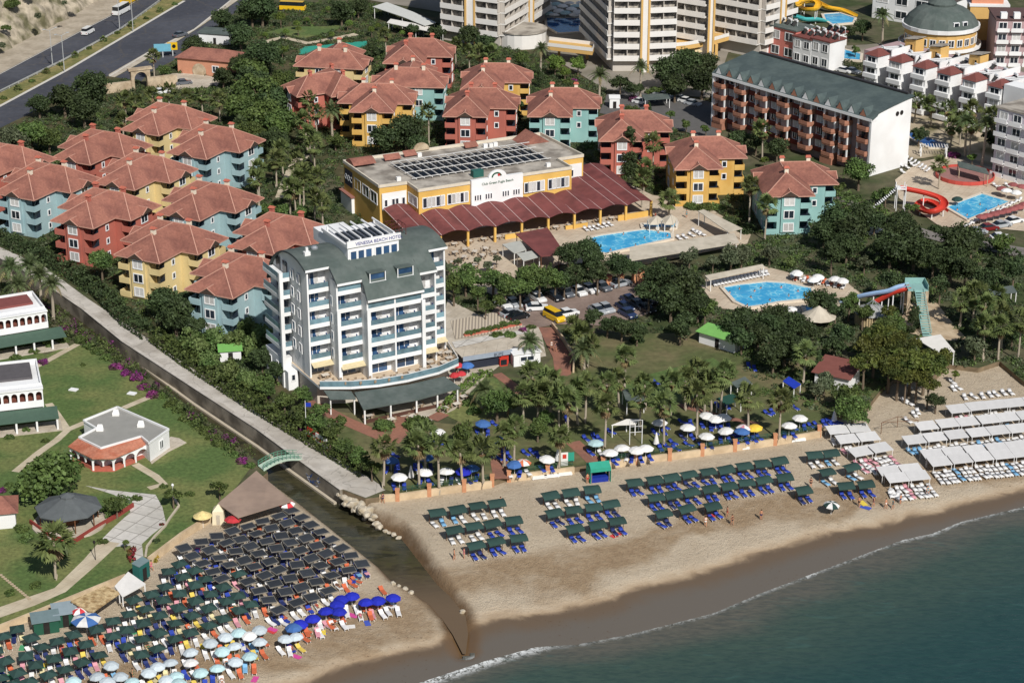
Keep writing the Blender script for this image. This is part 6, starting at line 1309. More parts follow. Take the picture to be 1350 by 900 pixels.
cars = [((15,722),'white',-60,'at the far left end beside the hotel hedge'),((65,716),'silver',-60,'second in the back row from the hotel hedge'),((122,706),'black',-60,'third in the back row, between silver and white'),((190,688),'white',-60,'fourth in the back row from the hotel hedge'),((52,768),'silver',35,'in the front row nearest the hotel'),((90,784),'black',35,'in the front row beside the flower planters'),((186,738),'white',8,'standing crosswise before the back row'),
 ((280,682),'black',-60,'fifth in the back row, after the gap'),((335,662),'grey',-60,'sixth in the back row, beside the black one'),((400,655),'white',-60,'seventh in the back row under the trees'),((457,642),'white',-58,'eighth in the back row under the trees'),((525,632),'grey',-56,'ninth in the back row by the brick gate pillars'),((620,615),'silver',33,'turned sideways before the orange gate pillars'),
 ((500,752),'silver',-60,'half hidden behind the palms of the front hedge'),((542,742),'silver',-60,'front row, beside the half hidden one'),((345,768),'white',30,'behind the yellow van'),((640,735),'blue',-58,'deep in the shade of the big tree'),((665,700),'blue',-58,'in dappled shade at the middle of the lot'),((704,722),'grey',-58,'in shade left of the big tree trunk'),((655,770),'blue',-58,'in shade at the front hedge'),((752,745),'black',-58,'darkest spot under the big tree'),((762,702),'black',-58,'rear spot under the big tree')]
for (x, y), c, h, lb in cars: 
    q = Zp([(x, y)])[0]; vehicle('car', c, G(*q, 0), R(h), '%s car in the car park, %s' % (c, lb), 'cars in the car park')
q = Zp([(276,788)])[0]; vehicle('van', 'yellow', G(*q,0), R(-55), 'yellow van at the car park entrance above the brick ramp', 'cars in the car park')
for (x, y), c, lb in [((722,537),'white','beside the white gate house'),((765,525),'grey','next to the gate house one'),((805,512),'silver','under the carport'),((850,503),'white','right of the carport'),((893,508),'white','fourth before the dark trees'),((925,520),'silver','fifth before the dark trees'),((957,532),'white','sixth before the dark trees'),((990,545),'silver','last in the shade by the brown hotel')]:
    q = zz(660,0,3.91,[(x,y)])[0]; vehicle('car', c, G(*q,0), R(-35), '%s car behind the brown hotel, %s' % (c, lb), 'cars behind the brown hotel')
for (x, y), c, h, lb in [((1145,327),'red',20,'dark red car, second by the rectangular pool wall'),((1212,312),'silver',25,'silver car, third by the rectangular pool wall'),((1276,291),'white',30,'white car, fourth by the rectangular pool wall'),((1085,347),'silver',15,'silver car, first by the rectangular pool wall'),((1205,376),'white',10,'white car alone on the street bend'),((375,372),'white',30,'white car half under the street trees'),((548,345),'white',30,'white car at the fork of the side street')]:
    q = zz(1010,220,3.91,[(x,y)])[0]; vehicle('car', c, G(*q,0), R(h), lb, 'cars on the side street')
for (x, y), c, h, lb in [((902,437),'white',20,'white car before the red lobby house'),((948,437),'grey',20,'grey car beside the red lobby house'),((832,485),'white',30,'white car behind the palms by the gateway'),((712,376),'black',40,'dark car on the service road'),((930,190),'grey',50,'grey car on the service road by the billboard')]:
    q = zz(0,0,3.91,[(x,y)])[0]; vehicle('car', c, G(*q,0), R(h), lb, 'cars near the gateway')
hw = math.degrees(math.atan2((G(159,30,0)-G(84,70,0)).y, (G(159,30,0)-G(84,70,0)).x))
vehicle('van', 'white', G(116,45,0), R(hw), 'white van driving on the far carriageway', None); vehicle('bus', 'white', G(160,18,0), R(hw), 'white minibus driving on the far carriageway ahead of the van', None); vehicle('bus', 'yellow', G(170,4,0), R(hw), 'yellow minibus at the top edge of the highway', None); vehicle('bus', 'yellow', G(386,14,0), R(-10), 'yellow minibus parked among clipped round trees', None)
for x, y, lb in ((1113,96,'white car behind the brown hotel roof'),(1124,97,'grey car behind the brown hotel roof')): vehicle('car', lb.split()[0], G(x,y,0), R(-40), lb, None)
# ------------------------------------------------------------------ pools and slides
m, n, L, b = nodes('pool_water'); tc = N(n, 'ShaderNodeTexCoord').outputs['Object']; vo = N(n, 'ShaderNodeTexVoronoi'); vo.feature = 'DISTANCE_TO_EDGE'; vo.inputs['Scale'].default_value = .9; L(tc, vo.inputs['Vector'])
c = mixc(n, rng(n, vo.outputs[0], 0, .16), rgb(150,216,234), rgb(70,178,222)); c = mixc(n, rng(n, noise(n, tc, .35, 4), .4, .65), c, rgb(58,160,210)); L(c, b.inputs['Base Color']); b.inputs['Roughness'].default_value = .12  # pale caustic network of light painted into the water colour
bp = N(n, 'ShaderNodeBump'); bp.inputs['Strength'].default_value = .25; L(noise(n, tc, 2.2, 3), bp.inputs['Height']); L(bp.outputs[0], b.inputs['Normal']); POOLW = m
DEEPW = M('deep_pool_water', rgb(40,86,150), .1, .2, .8, spec=.6, col2=rgb(56,110,170), s2=.5)
COPE = M('pool_coping', rgb(214,202,184), .8, .08, 1.5)
def pool(label, pts, mat=POOLW, z=.5):
    P3 = GP(pts, 0); c = P3[0]; t = thing('swimming_pool', label, 'swimming pool', (c.x, c.y, 0)); L_ = [((p-c).x, (p-c).y) for p in P3]; MB().prism(L_, .05, z-.12).build('water', mat, t); q = MB()
    for i in range(len(L_)):
        q.wallbox(L_[i], L_[(i+1) % len(L_)], .7, .0, z)
        q.lathe([(.35,0),(.35,z-.003)], 8, 0, (*L_[i], 0))
    q.build('coping', COPE, t); return t
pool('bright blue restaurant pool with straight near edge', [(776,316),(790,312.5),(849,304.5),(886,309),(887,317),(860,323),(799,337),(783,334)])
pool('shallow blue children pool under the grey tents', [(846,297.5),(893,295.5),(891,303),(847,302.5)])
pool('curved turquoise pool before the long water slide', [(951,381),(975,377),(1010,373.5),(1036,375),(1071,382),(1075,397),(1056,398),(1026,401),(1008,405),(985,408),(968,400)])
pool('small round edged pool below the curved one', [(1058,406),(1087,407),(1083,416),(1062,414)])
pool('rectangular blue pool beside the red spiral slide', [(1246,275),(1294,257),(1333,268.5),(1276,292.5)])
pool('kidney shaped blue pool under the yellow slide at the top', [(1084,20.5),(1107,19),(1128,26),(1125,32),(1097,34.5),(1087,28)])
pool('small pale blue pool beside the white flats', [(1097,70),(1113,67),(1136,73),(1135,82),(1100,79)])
pool('winding pool in the palm court of the stepped flats', [(1190,174),(1205,177),(1228,185),(1249,192),(1247,198),(1225,197),(1200,185)], DEEPW)
pool('dark blue shaded pool between the left and middle towers', [(719,25),(769,26),(769,44),(735,46),(720,37)], DEEPW)
def chute(mb, pts, r, m=0, n=7, th=.08):
    """open half pipe along 3-D points"""
    P = [Vector(p) for p in pts]; k = len(P); rows = []
    for i in range(k):
        d = (P[min(i+1,k-1)]-P[max(i-1,0)]).normalized(); s = d.cross(Vector((0,0,1))).normalized(); u = s.cross(d)
        rows.append([P[i]+s*(r*math.cos(a))-u*(r*math.sin(a)) for a in [math.pi*j/n for j in range(n+1)]]+[P[i]+s*((r+th)*math.cos(a))-u*((r+th)*math.sin(a)) for a in [math.pi*j/n for j in range(n, -1, -1)]])
    w_ = 2*(n+1); mb.add([v for row in rows for v in row], [(i*w_+j, i*w_+(j+1) % w_, (i+1)*w_+(j+1) % w_, (i+1)*w_+j) for i in range(k-1) for j in range(w_)], m); return mb
def smooth(pts, n=6):
    P = [Vector(p) for p in pts]; out = []
    for i in range(len(P)-1):
        p0, p1, p2, p3 = P[max(i-1,0)], P[i], P[i+1], P[min(i+2,len(P)-1)]
        for k in range(n): t = k/n; out.append(.5*((2*p1)+(p2-p0)*t+(2*p0-5*p1+4*p2-p3)*t*t+(3*p1-p0-3*p2+p3)*t*t*t))
    return out+[P[-1]]
def slide(name, label, tracks, stairs=None, platform=None):
    c = G(tracks[0][0][0][0], tracks[0][0][0][1], tracks[0][0][0][2]); t = thing(name, label, 'water slide', (c.x, c.y, 0))
    for pts, r, mat in tracks:
        L_ = [(lambda p: (p.x-c.x, p.y-c.y, p.z))(G(x, y, z)) for x, y, z in pts]; S = smooth(L_); chute(MB(), S, r).build('chute', mat, t)
        for p in S[4:-3:7]: MB().tube((p.x,p.y,0),(p.x,p.y,p.z-r),.12,.12,6).build('support', PAINT_W, t)
    return t, c
RSL = M('slide_red', rgb(196,62,48), .5, .05, 1); BSL = M('slide_blue', rgb(150,176,206), .35, .1, 1); YSL = M('slide_yellow', rgb(226,176,50), .4, .05, 1); TSL = M('slide_teal', rgb(80,176,176), .4, .05, 1); TEALP = M('teal_paint', rgb(138,176,170), .6, .1, 1)
sl_, c = slide('spiral_slide', 'red spiral water slide beside the rectangular pool', [([(1188,246,5),(1199,248,4.7),(1222,253,4.0),(1240,260,3.3),(1245,269,2.7),(1234,276,2.2),(1219,276,1.8),(1211,269,1.5),(1220,263,1.2),(1234,267,.9),(1246,277,.65)], .75, RSL)])
MB().box(-1,-1,4.6,1,1,4.85).build('platform', PAINT_W, sl_); q = MB()
for i in range(14): q.box(-1.2-.35*i,-.6,4.5-.33*i,-.85-.35*i,.6,4.62-.33*i)
q.build('stair', PAINT_W, sl_)
for sx in (-.9,.9):
    for sy in (-.9,.9): MB().tube((sx,sy,0),(sx,sy,5.7),.09,.09,6).build('post', PAINT_W, sl_)
sl_, c = slide('water_slide', 'long straight water slide with red and blue chutes on stone piers', [([(1200,377,5.4),(1188,380,5.0),(1176,384,4.3),(1163,391,3.0),(1150,398,1.8),(1143,401,1.4)], .65, RSL), ([(1199,374,5.4),(1184,377,5.0),(1170,382,4.2),(1152,385,3.4),(1136,388,2.6),(1120,392,1.6),(1107,395,.9)], .6, BSL)])
MB().box(-.6,-1.6,5.0,3.0,2.2,5.25).build('platform', TEALP, sl_)
for x, y in ((-.4,-1.4),(2.8,-1.4),(-.4,2),(2.8,2)): MB().box(x-.3,y-.3,0,x+.3,y+.3,5.0).build('pier', STONE, sl_); 
q = MB()
for i in range(18): q.box(.6,-2.0-.55*i,4.9-.27*i,2.2,-1.45-.55*i,5.02-.27*i)
for x in (.5,2.2): q.bar((x,-1.5,5.6),(x,-11.2,.9),.08,.1)
q.build('stair', TEALP, sl_)
MB().box(-.6,2.1,5.25,3.0,2.2,6.2).box(2.9,-1.6,5.25,3.0,2.1,6.2).build('railing', TEALP, sl_)
slide('coiled_slide', 'yellow coiled water slide over the kidney shaped pool', [([(1052,2,6),(1066,-2,5.6),(1079,3,5),(1075,10,4.4),(1058,10,3.8),(1054,4,3.2),(1072,0,2.4),(1090,8,1.8),(1110,12,1.3),(1128,20,.6)], .9, YSL), ([(1048,20,2.4),(1062,24,2.0),(1078,24,1.5),(1090,26,.7)], .9, TSL)])
# thatched hut, kiosks, huts
THATCH = M('thatch', rgb(196,172,130), .95, .3, 3, bump=.8, bscale=6, col2=rgb(152,124,86), s2=1.2)
t = thing('round_hut', 'round hut of upright poles with shallow grey roof below the slide', 'hut', G(1149,428,0)); q = MB()
for i in range(40): a = 2*math.pi*i/40; q.tube((2.9*math.cos(a),2.9*math.sin(a),0),(2.9*math.cos(a),2.9*math.sin(a),2.6),.2,.2,5)
q.build('pole_wall', M('pole_wood', rgb(184,164,128), .9, .2, 2), t); MB().lathe([(3.3,2.55),(3.2,2.75),(1.2,3.5),(.2,3.7)], 18).build('roof', M('grey_roof_sheet', rgb(160,160,156), .8, .1, 1), t)
q = MB()
for i in range(6): a = i*1.05; q.tube((2.4*math.cos(a),2.4*math.sin(a),2.9),(.2*math.cos(a+.8),.2*math.sin(a+.8),4.7),.06,.06,5)
q.build('roof_frame', STEEL, t)
t = thing('shade_cone', 'pale conical canvas roof among the trees left of the round hut', 'canopy', G(1078,432,0)); MB().lathe([(3.2,2.2),(1.5,3.2),(.1,4.2)], 12).build('roof', TENT, t); MB().tube((0,0,0),(0,0,4.1),.1,.1,6).build('post', WOODM, t)
t = thing('beach_kiosk', 'green canvas beach kiosk with blue inside at the wall steps', 'kiosk', GB(789,632), R(14))
for x in (-1.4,1.4):
    for y in (-1,1): MB().tube((x,y,0),(x,y,2.5),.06,.06,5).build('post', STEEL, t)
CANV = M('jade_canvas', rgb(52,152,128), .8, .08, 1); MB().add([(-1.6,-1.2,2.5),(1.6,-1.2,2.5),(1.6,1.2,2.5),(-1.6,1.2,2.5),(-1.6,0,3.1),(1.6,0,3.1)], [(0,1,5,4),(2,3,4,5),(1,2,5),(3,0,4),(3,2,1,0)]).box(-1.6,-1.22,1.9,1.6,-1.16,2.5).box(-1.64,-1.16,.0,-1.58,1.2,2.49).box(1.58,-1.16,.0,1.64,1.2,2.49).build('canopy', CANV, t); MB().box(-1.4,1.1,0,1.4,1.18,2.2).box(-1.3,-.9,0,1.3,.9,.8).build('counter', DBLUE, t)
SIGN = M('sign_white', rgb(224,222,216), .6, .05, 1)
t = thing('sign_board', 'tall white sign board with red mark left of the green kiosk', 'sign', G(744,614,0), R(10)); MB().box(-.55,-.05,0,.55,.05,2.3).build('board', SIGN, t); MB().box(-.3,-.08,1.3,.3,-.053,2.0).build('red_mark', RSL, t)
t = thing('sign_board', 'green board beside the white sign board', 'sign', G(751,610,0), R(10)); MB().box(-.7,-.05,.3,.7,.05,1.8).build('board', CANV, t); MB().box(-.6,-.03,0,-.5,.03,.3).box(.5,-.03,0,.6,.03,.3).build('leg', WOODM, t)
for x, y, c2, lb in ((413,577,RSL,'red and white notice board on the hedge side of the channel road'),(424,585,SIGN,'white notice board beside the red one on the channel road')):
    t = thing('notice_board', lb, 'sign', G(x,y+6,0), R(-52)); MB().box(-1.6,-.06,.6,1.6,.06,2.2).build('board', c2, t); MB().box(-1.3,-.08,1.0,1.3,-.063,1.5).build('panel', SIGN if c2 is RSL else RSL, t)
    for s in (-1.4,1.4): MB().box(s-.06,.0,0,s+.06,.1,.6).build('post', WOODM, t)
t = thing('flag_pole', 'thin white flag pole beside the notice boards', 'flag pole', G(404,573,0)); MB().tube((0,0,0),(0,0,6),.07,.04,6).build('pole', PAINT_W, t); MB().box(.03,-.01,4.9,.9,.01,5.6).build('flag', DBLUE, t)
def hut(name, label, cat, c, rz, w_, d, h, wm, rm, over=.25, slope=.25, door=True, zb=None):
    p = GB(*c) if zb else G(*c, 0); t = thing(name, label, cat, p, R(rz)); MB().box(-w_/2,-d/2,0,w_/2,d/2,h).build('wall', wm, t); x, y = w_/2+over, d/2+over
    MB().add([(-x,-y,h),(x,-y,h),(x,y,h+slope),(-x,y,h+slope),(-x,-y,h-.1),(x,-y,h-.1),(x,y,h+slope-.1),(-x,y,h+slope-.1)], [(0,1,2,3),(7,6,5,4),(0,4,5,1),(1,5,6,2),(2,6,7,3),(3,7,4,0)]).build('roof', rm, t)
    if door: MB().box(-.4,-d/2-.04,0,.4,-d/2-.003,1.8).build('door', DARK, t)
    return t
GRNC = M('cabin_green', rgb(36,84,66), .7, .1, 1); SLATE = M('cabin_roof', rgb(112,130,132), .8, .1, 1)
hut('changing_cabin', 'dark green changing cabin with grey roof on the crowded sand', 'cabin', (61,830), 18, 3.3, 2.2, 2.0, GRNC, SLATE, zb=1)
hut('changing_cabin', 'open fronted cabin with pale grey roof beside the blue parasol', 'cabin', (86,820), 18, 2.8, 2.6, 2.1, GRNC, M('cabin_roof_light', rgb(142,156,162), .8, .1, 1), zb=1)
hut('ticket_cabin', 'narrow teal cabin at the end of the drive', 'cabin', (187,762), 60, 2.2, 1.2, 2.5, M('cabin_teal', rgb(40,98,92), .7, .1, 1), SLATE, over=.05)
for lb, cs, mt in (('straw thatched bar roof on white posts at the lawn edge', [(93,791.7),(138.7,771.5),(158.9,780.5),(121,807)], THATCH), ('white sheet roof next to the straw one', [(151,772),(169,753),(192,769),(161,786)], M('white_sheet_roof', rgb(226,222,216), .8, .08, 1))):
    canopy('beach_bar_shade', lb, 'canopy', cs, (1.9,1.9,1.6,1.6), mt, th=.18)
hut('green_roof_hut', 'long hut with bright green roof on the upper lawn', 'hut', (951,456), -40, 7.6, 2.8, 2.3, PAINT_W, M('bright_green_roof', rgb(122,178,94), .7, .08, 1), over=.5, slope=.5)
hut('green_roof_shed', 'small shed with bright green roof in the bamboo', 'shed', (304,474), 10, 3.6, 2.4, 2.2, PAINT_W, M('bright_green_roof', rgb(104,176,72)), over=.3)
hut('snack_hut', 'hut with red brown roof and green strip among the eastern trees', 'hut', (1103,506), -30, 6, 5, 2.6, PAINT_W, M('red_brown_roof', rgb(124,76,68), .9, .1, 1), over=.5, slope=1.0)
canopy('white_roof_shelter', 'white flat shelter roof behind the spreading pines', 'canopy', [(1207,446),(1240,440.5),(1259,463),(1240,466)], (2.6,2.8,2.6,2.5), M('white_canvas', rgb(226,222,214)))
canopy('green_shelter', 'dark green shelter in the palms near the right edge', 'canopy', [(1303,381),(1335,376),(1341,385),(1308,389)], (2.8,2.8,2.5,2.5), GREENR)
canopy('shade_awning', 'dark green shade awning with blue fringe in the palm garden', 'awning', [(820,513),(845,511),(850,527),(826,530)], (2.7,2.7,2.4,2.4), GREENR)
canopy('shade_awning', 'green shade awning right of the tall palms', 'awning', [(944,525),(970,517),(978,526),(958,533)], (2.6,2.6,2.3,2.3), DGREEN)
canopy('shade_awning', 'grey green shade awning farther back in the palm garden', 'awning', [(963,504),(982,496),(992,505),(972,511)], (2.6,2.6,2.3,2.3), GREENR)
canopy('white_awning', 'white stretched awning behind the volleyball post', 'awning', [(806,560),(826,552),(843,552),(838,559)], (2.3,2.3,2.0,2.0), M('white_canvas', rgb(226,222,214)))
canopy('blue_tent', 'blue pitched tent under the trees of the beach garden', 'tent', [(1032,502),(1040,496),(1056,506),(1047,512)], (2.2,2.2,1.8,1.8), DBLUE)
t = thing('volleyball_post', 'white volleyball frame standing on the garden grass', 'frame', G(838,586,0), R(10)); q = MB()
for x in (-1,1): q.tube((x,0,0),(x,0,4.2),.07,.07,6)
for z in (4.2,3.2,2.2): q.tube((-1,0,z),(1,0,z),.04,.04,5)
q.build('frame', PAINT_W, t)
t = thing('volleyball_net', 'thin volleyball frame on the sand between the white canopies', 'frame', GB(1186,572), R(0)); q = MB()
for a, b_ in (((-3,0),(0,2.4)),((0,2.4),(3,1)),((3,1),(-3,0))): q.tube((*a,2),(*b_,2),.04,.04,5)
for a in ((-3,0),(0,2.4),(3,1)): q.tube((*a,0),(*a,2),.05,.05,5)
q.build('frame', WOODM, t)
t = thing('white_kiosk', 'white box kiosk with flat roof beside the brick ramp', 'kiosk', G(692,478,0), R(18)); MB().box(-2.4,-1.2,0,2.4,1.2,2.2).build('wall', PAINT_W, t); MB().box(-2.6,-1.4,2.2,2.6,1.4,2.35).build('roof', PAINT_W, t); window(t, 0, -1.2, .9, 0, 2.4, .8, PAINT_W, GLASS)
t = thing('red_cooler', 'red drinks cooler beside the white kiosk', 'cooler', G(663,481,0), R(18)); MB().box(-.7,-.5,0,.7,.5,1.4).build('body', RSL, t); MB().box(-.55,-.53,.2,.55,-.503,1.2).build('door', CGL, t)
# stone gateway, lobby, billboards, gate house
t = thing('stone_gateway', 'pale stone gateway with an arch beside the service road', 'gateway', G(187,118,0), R(25)); q = MB(); arch_wall(q, -2.6, 2.2, -.6, 0, 5.0, 1, 1.2, pier=1.6); q.build('arch', STONE, t); MB().box(-9,-.5,0,-2.62,.5,2.4).box(2.22,-.5,0,9,.5,2.8).build('wall', STONE, t); MB().box(-3.2,-.8,5.0,2.8,.8,5.5).build('coping', STONE, t)
t = thing('lobby_house', 'terracotta lobby house with tiled roof and rounded arch near the highway', 'house', G(268,100,0), R(-18)); MB().box(-7,0,0,7,9,4.2).build('wall', M('terracotta_render', rgb(198,140,112), .85, .1, .8), t); MB().add([(-7.6,-.6,4.2),(7.6,-.6,4.2),(7.6,9.6,4.2),(-7.6,9.6,4.2),(-5,4.5,6),(5,4.5,6)], [(0,1,5,4),(1,2,5),(2,3,4,5),(3,0,4),(3,2,1,0)]).build('roof', TILE, t); MB().lathe([(1.9,0),(1.9,.1)], 16).build('arched_door', STONE, t, (-1,-.06,1.2)).rotation_euler = (R(90),0,0); window(t, 3.5, 0, 1.2, 0, 1.6, 1.5, PAINT_W, GLASS)
BB = M('billboard_blue', rgb(110,170,190), .6, .1, 1)
for x, y, mt, lb, w_ in ((215,76,BB,'pale blue billboard beside the service road',2.2),(228,74,PAINT['yellow'],'yellow and black sign beside the blue billboard',1.3)):
    t = thing('billboard', lb, 'billboard', G(x,y,0), R(8)); MB().box(-w_,-.08,1.6,w_,.08,3.6).build('board', mt, t); MB().box(-.15,-.05,0,.15,.05,1.6).build('post', GREYS, t)
    if w_ < 2: MB().lathe([(.5,0),(.5,.05)], 10).build('black_disc', PAINT['black'], t, (.4,-.1,2.6)).rotation_euler = (R(90),0,0)
hut('service_hut', 'low building with grey green roof by the service road trees', 'building', (288,56), -15, 9, 5, 3, PAINT_W, GREENR, over=.4)
hut('gate_house', 'small white gate house before the parked cars of the brown hotel', 'gate house', (810,142), 0, 2.4, 2.2, 2.6, PAINT_W, PAINT_W, over=.15)
canopy('carport', 'dark green carport roof behind the brown hotel', 'carport', [(846,125),(880,123),(884,130),(850,132)], (2.6,)*4, GREENR)
canopy('pool_bar_roof', 'grey green roofed pool bar above the rectangular pool', 'bar', [(1262,212),(1300,222),(1304,230),(1264,220)], (3.0,)*4, GREENR, pm=STONE)
t = thing('bar_terrace', 'raised round red edged terrace before the pool bar', 'terrace', G(1272,234,0)); MB().lathe([(6.1,0),(6.1,.5)], 24).build('deck', M('terrace_tile', rgb(150,110,104), .9, .1, 1), t); MB().lathe([(6.3,.2),(6.3,1.0),(6.16,1.0),(6.16,.2)], 24).build('rim', M('rim_red', rgb(190,80,70), .7, .08, 1), t)
t = thing('white_pergola', 'white timber pergola in the palm court of the flats', 'pergola', G(1230,206,0), R(-5)); q = MB()
for x in np.arange(-3, 3.1, .6): q.box(x-.06,-1.2,2.4,x+.06,1.2,2.55)
q.build('beams', PAINT_W, t)
for x in (-2.8,2.8):
    for y in (-1,1): MB().box(x-.12,y-.12,0,x+.12,y+.12,2.4).build('post', PAINT_W, t)
for i, (cs, lb) in enumerate((([(853,289),(866,284),(873,288),(868,296),(856,296)], 'grey beige tent over the children pool, left one'), ([(872,288),(885,283),(893,288),(888,296),(876,296)], 'grey beige tent over the children pool, right one'))): canopy('peaked_tent', lb, 'tent', cs, (2.2,3.3,2.4,2.0,2.0), TENT)
# brick gate pillars, planters, rocks, bench
for i, (x, y) in enumerate(((802,377),(818,375),(837,372),(845,370))):
    t = thing('gate_pillar', '%s orange brick gate pillar behind the parked cars' % NTH[i], 'pillar', G(x,y,0), R(15), 'car park gate pillars'); MB().box(-.5,-.5,0,.5,.5,2.0).build('pillar', M('brick_pillar', rgb(196,140,104)), t); MB().box(-.6,-.6,2.0,.6,.6,2.2).build('cap', TERRA, t)
m, n, L, b = nodes('striped_paving'); tc = N(n, 'ShaderNodeTexCoord').outputs['Object']; wv = N(n, 'ShaderNodeTexWave'); wv.inputs['Scale'].default_value = .55; wv.inputs['Distortion'].default_value = .4; L(tc, wv.inputs['Vector']); L(mixc(n, rng(n, wv.outputs['Fac'], .4, .6), rgb(200,186,164), rgb(150,138,124)), b.inputs['Base Color']); b.inputs['Roughness'].default_value = .85
sheet('striped_plaza', [(594,424),(650,413),(686,424),(690,432),(640,442),(600,448)], m, 'plaza paved in pale and grey stripes beside the white hotel', 'plaza')
sheet('grey_walk', [(596,452),(640,444),(690,436),(696,440),(645,450),(600,460)], GREYP, 'curved grey walk below the striped plaza', 'path')
PLB = MB().box(-.9,-.35,0,.9,.35,.5).mesh('planter_box', TERRA)
for i in range(8):
    x, y = 618+i*9, 443-i*1.9; p = G(x, y, 0); t = thing('planter', '%s terracotta planter from the hotel along the curved walk' % NTH[i], 'planter', p, R(20), 'planters by the walk'); put('box', PLB, t); vi += 1; o = put('plant', crown_mesh('shrub', .8, vi), t, (0,0,.5)); o.scale = (.9,.6,.9)
def rock(rs, r): 
    bm = bmesh.new(); bmesh.ops.create_icosphere(bm, subdivisions=2, radius=r)
    for v in bm.verts: v.co *= .8+.35*mnoise.noise(v.co*1.6/r+Vector((rs*9.1, rs, 0)))+.1; v.co.z *= .75
    me = bpy.data.meshes.new('rock'); bm.to_mesh(me); bm.free(); me.materials.append(M('limestone', rgb(196,186,168), .95, .2, 1.5, bump=.5, col2=rgb(160,146,122), s2=.8)); return me
RK = [rock(i+1, 1) for i in range(4)]
rk = [(454,656),(460,660),(466,664),(472,668),(478,672),(484,678),(490,684),(496,690),(462,654),(470,659),(476,664),(486,672),(500,694),(508,700),(456,664),(468,672),(480,684),(519,704),(526,709),(493,680),(447,652),(474,676),(513,702)]
rk = sorted(rk, key=lambda q: q[1]); used_l = {}
for i, (x, y) in enumerate(rk): o = put('rock', RK[i % 4], None, GB(x, y), i*1.3); s = rnd.uniform(.55, 1.25)*(1.0 if y < 680 else .7); o.scale = (s, s*.8, s*.8); tag(o, 'pale boulder at the creek bank, %s from the road end' % (NTH[i] if i < 20 else ('twenty first', 'twenty second', 'twenty third')[i-20]), 'rock', 'boulders by the creek')
for i, (x, y) in enumerate([(518,769),(526,772),(534,776),(542,781),(560,785),(570,793),(610,806),(573,798)]): o = put('rock', RK[i % 4], None, GB(x, y), i); s = rnd.uniform(.3, .55); o.scale = (s,)*3; tag(o, '%s small stone on the sand spit from the inland side' % NTH[i], 'rock', 'stones by the creek mouth')
# small things on the lawn: rocks, stepping stones, lamp
for i in range(14):
    x, y = 1+i*2.9, 757+i*2.4; o = put('stepping_stone', MB().lathe([(.28,0),(.25,.06)], 7).mesh('stepping_stone', STONE), None, G(x, y, .2)); o.location.z = .3; o.location.z = .12; tag(o, '%s stepping stone from the left edge on the lower lawn' % NTH[i], 'stone', 'stepping stones')
for i, (x, y) in enumerate(((126,738),(229,662),(97,514),(174,519))): 
    if i < 2: t = thing('garden_lamp', ('black garden lamp beside the pale path', 'white garden lamp at the drive bend')[i], 'lamp', G(x,y,0)); MB().tube((0,0,0),(0,0,2.6),.06,.05,6).build('post', DARK if i == 0 else PAINT_W, t); MB().lathe([(.1,2.6),(.22,2.9),(.1,3.1)], 8).build('lamp_head', DARK if i == 0 else PAINT_W, t)
    else: o = put('white_slab', MB().box(-.7,-.5,0,.7,.5,.18).mesh('white_slab', PAINT_W), None, G(x,y,.1), R(-20)); tag(o, ('white stone slab in the middle of the upper lawn', 'small white slab near the bougainvillea row')[i-2], 'slab')

lettering('sign_letters', 'OOC', 1.7, PAINT_W, RS, (-6.36, 21.6, 6.3), (R(90), 0, R(-90)), .02)
t = thing('snack_bar', 'low snack bar with pale flat roof and dark lettered fascia beside the white kiosk', 'snack bar', G(640,482,0), R(22)); MB().box(-4.2,-.6,0,4.2,2.4,2.3).build('wall', M('snack_navy', rgb(40,44,58), .7, .1, 1), t); MB().box(-4.5,-1.0,2.3,4.5,2.7,2.5).build('roof', PAVE, t)
MB().box(-4.5,-1.12,1.9,4.5,-1.003,2.75).build('fascia', M('fascia_grey', rgb(150,160,172), .6, .08, 1), t); lettering('sign_lettering', 'B\u00dcFE', .8, M('snack_navy', rgb(40,44,58)), t, (2.0,-1.13,2.0), (R(90),0,0), .01); MB().box(2.6,-.7,.1,4.0,-.603,1.8).build('red_panel', RSL, t)
a, b_ = G(382,597,0), G(450,646,0); d = b_-a; o = thing('graffiti', 'blue graffiti scrawl on the stained channel wall near the bridge', 'graffiti', a, math.atan2(d.y, d.x)); q = MB(); r_g = random.Random(4); Lg = d.length
for i in range(26):
    x = Lg*(.36+.24*r_g.random()); z = -2.1+1.3*r_g.random(); x2, z2 = x+r_g.uniform(-.9,.9), z+r_g.uniform(-.6,.6); q.bar((x,-.262-.0004*i,z), (x2,-.262-.0004*i,z2), .012, .16, i % 4 == 0)
q.build('scrawl', [M('graffiti_blue', rgb(52,84,140), .7, .1, 2), PAINT_W], o)
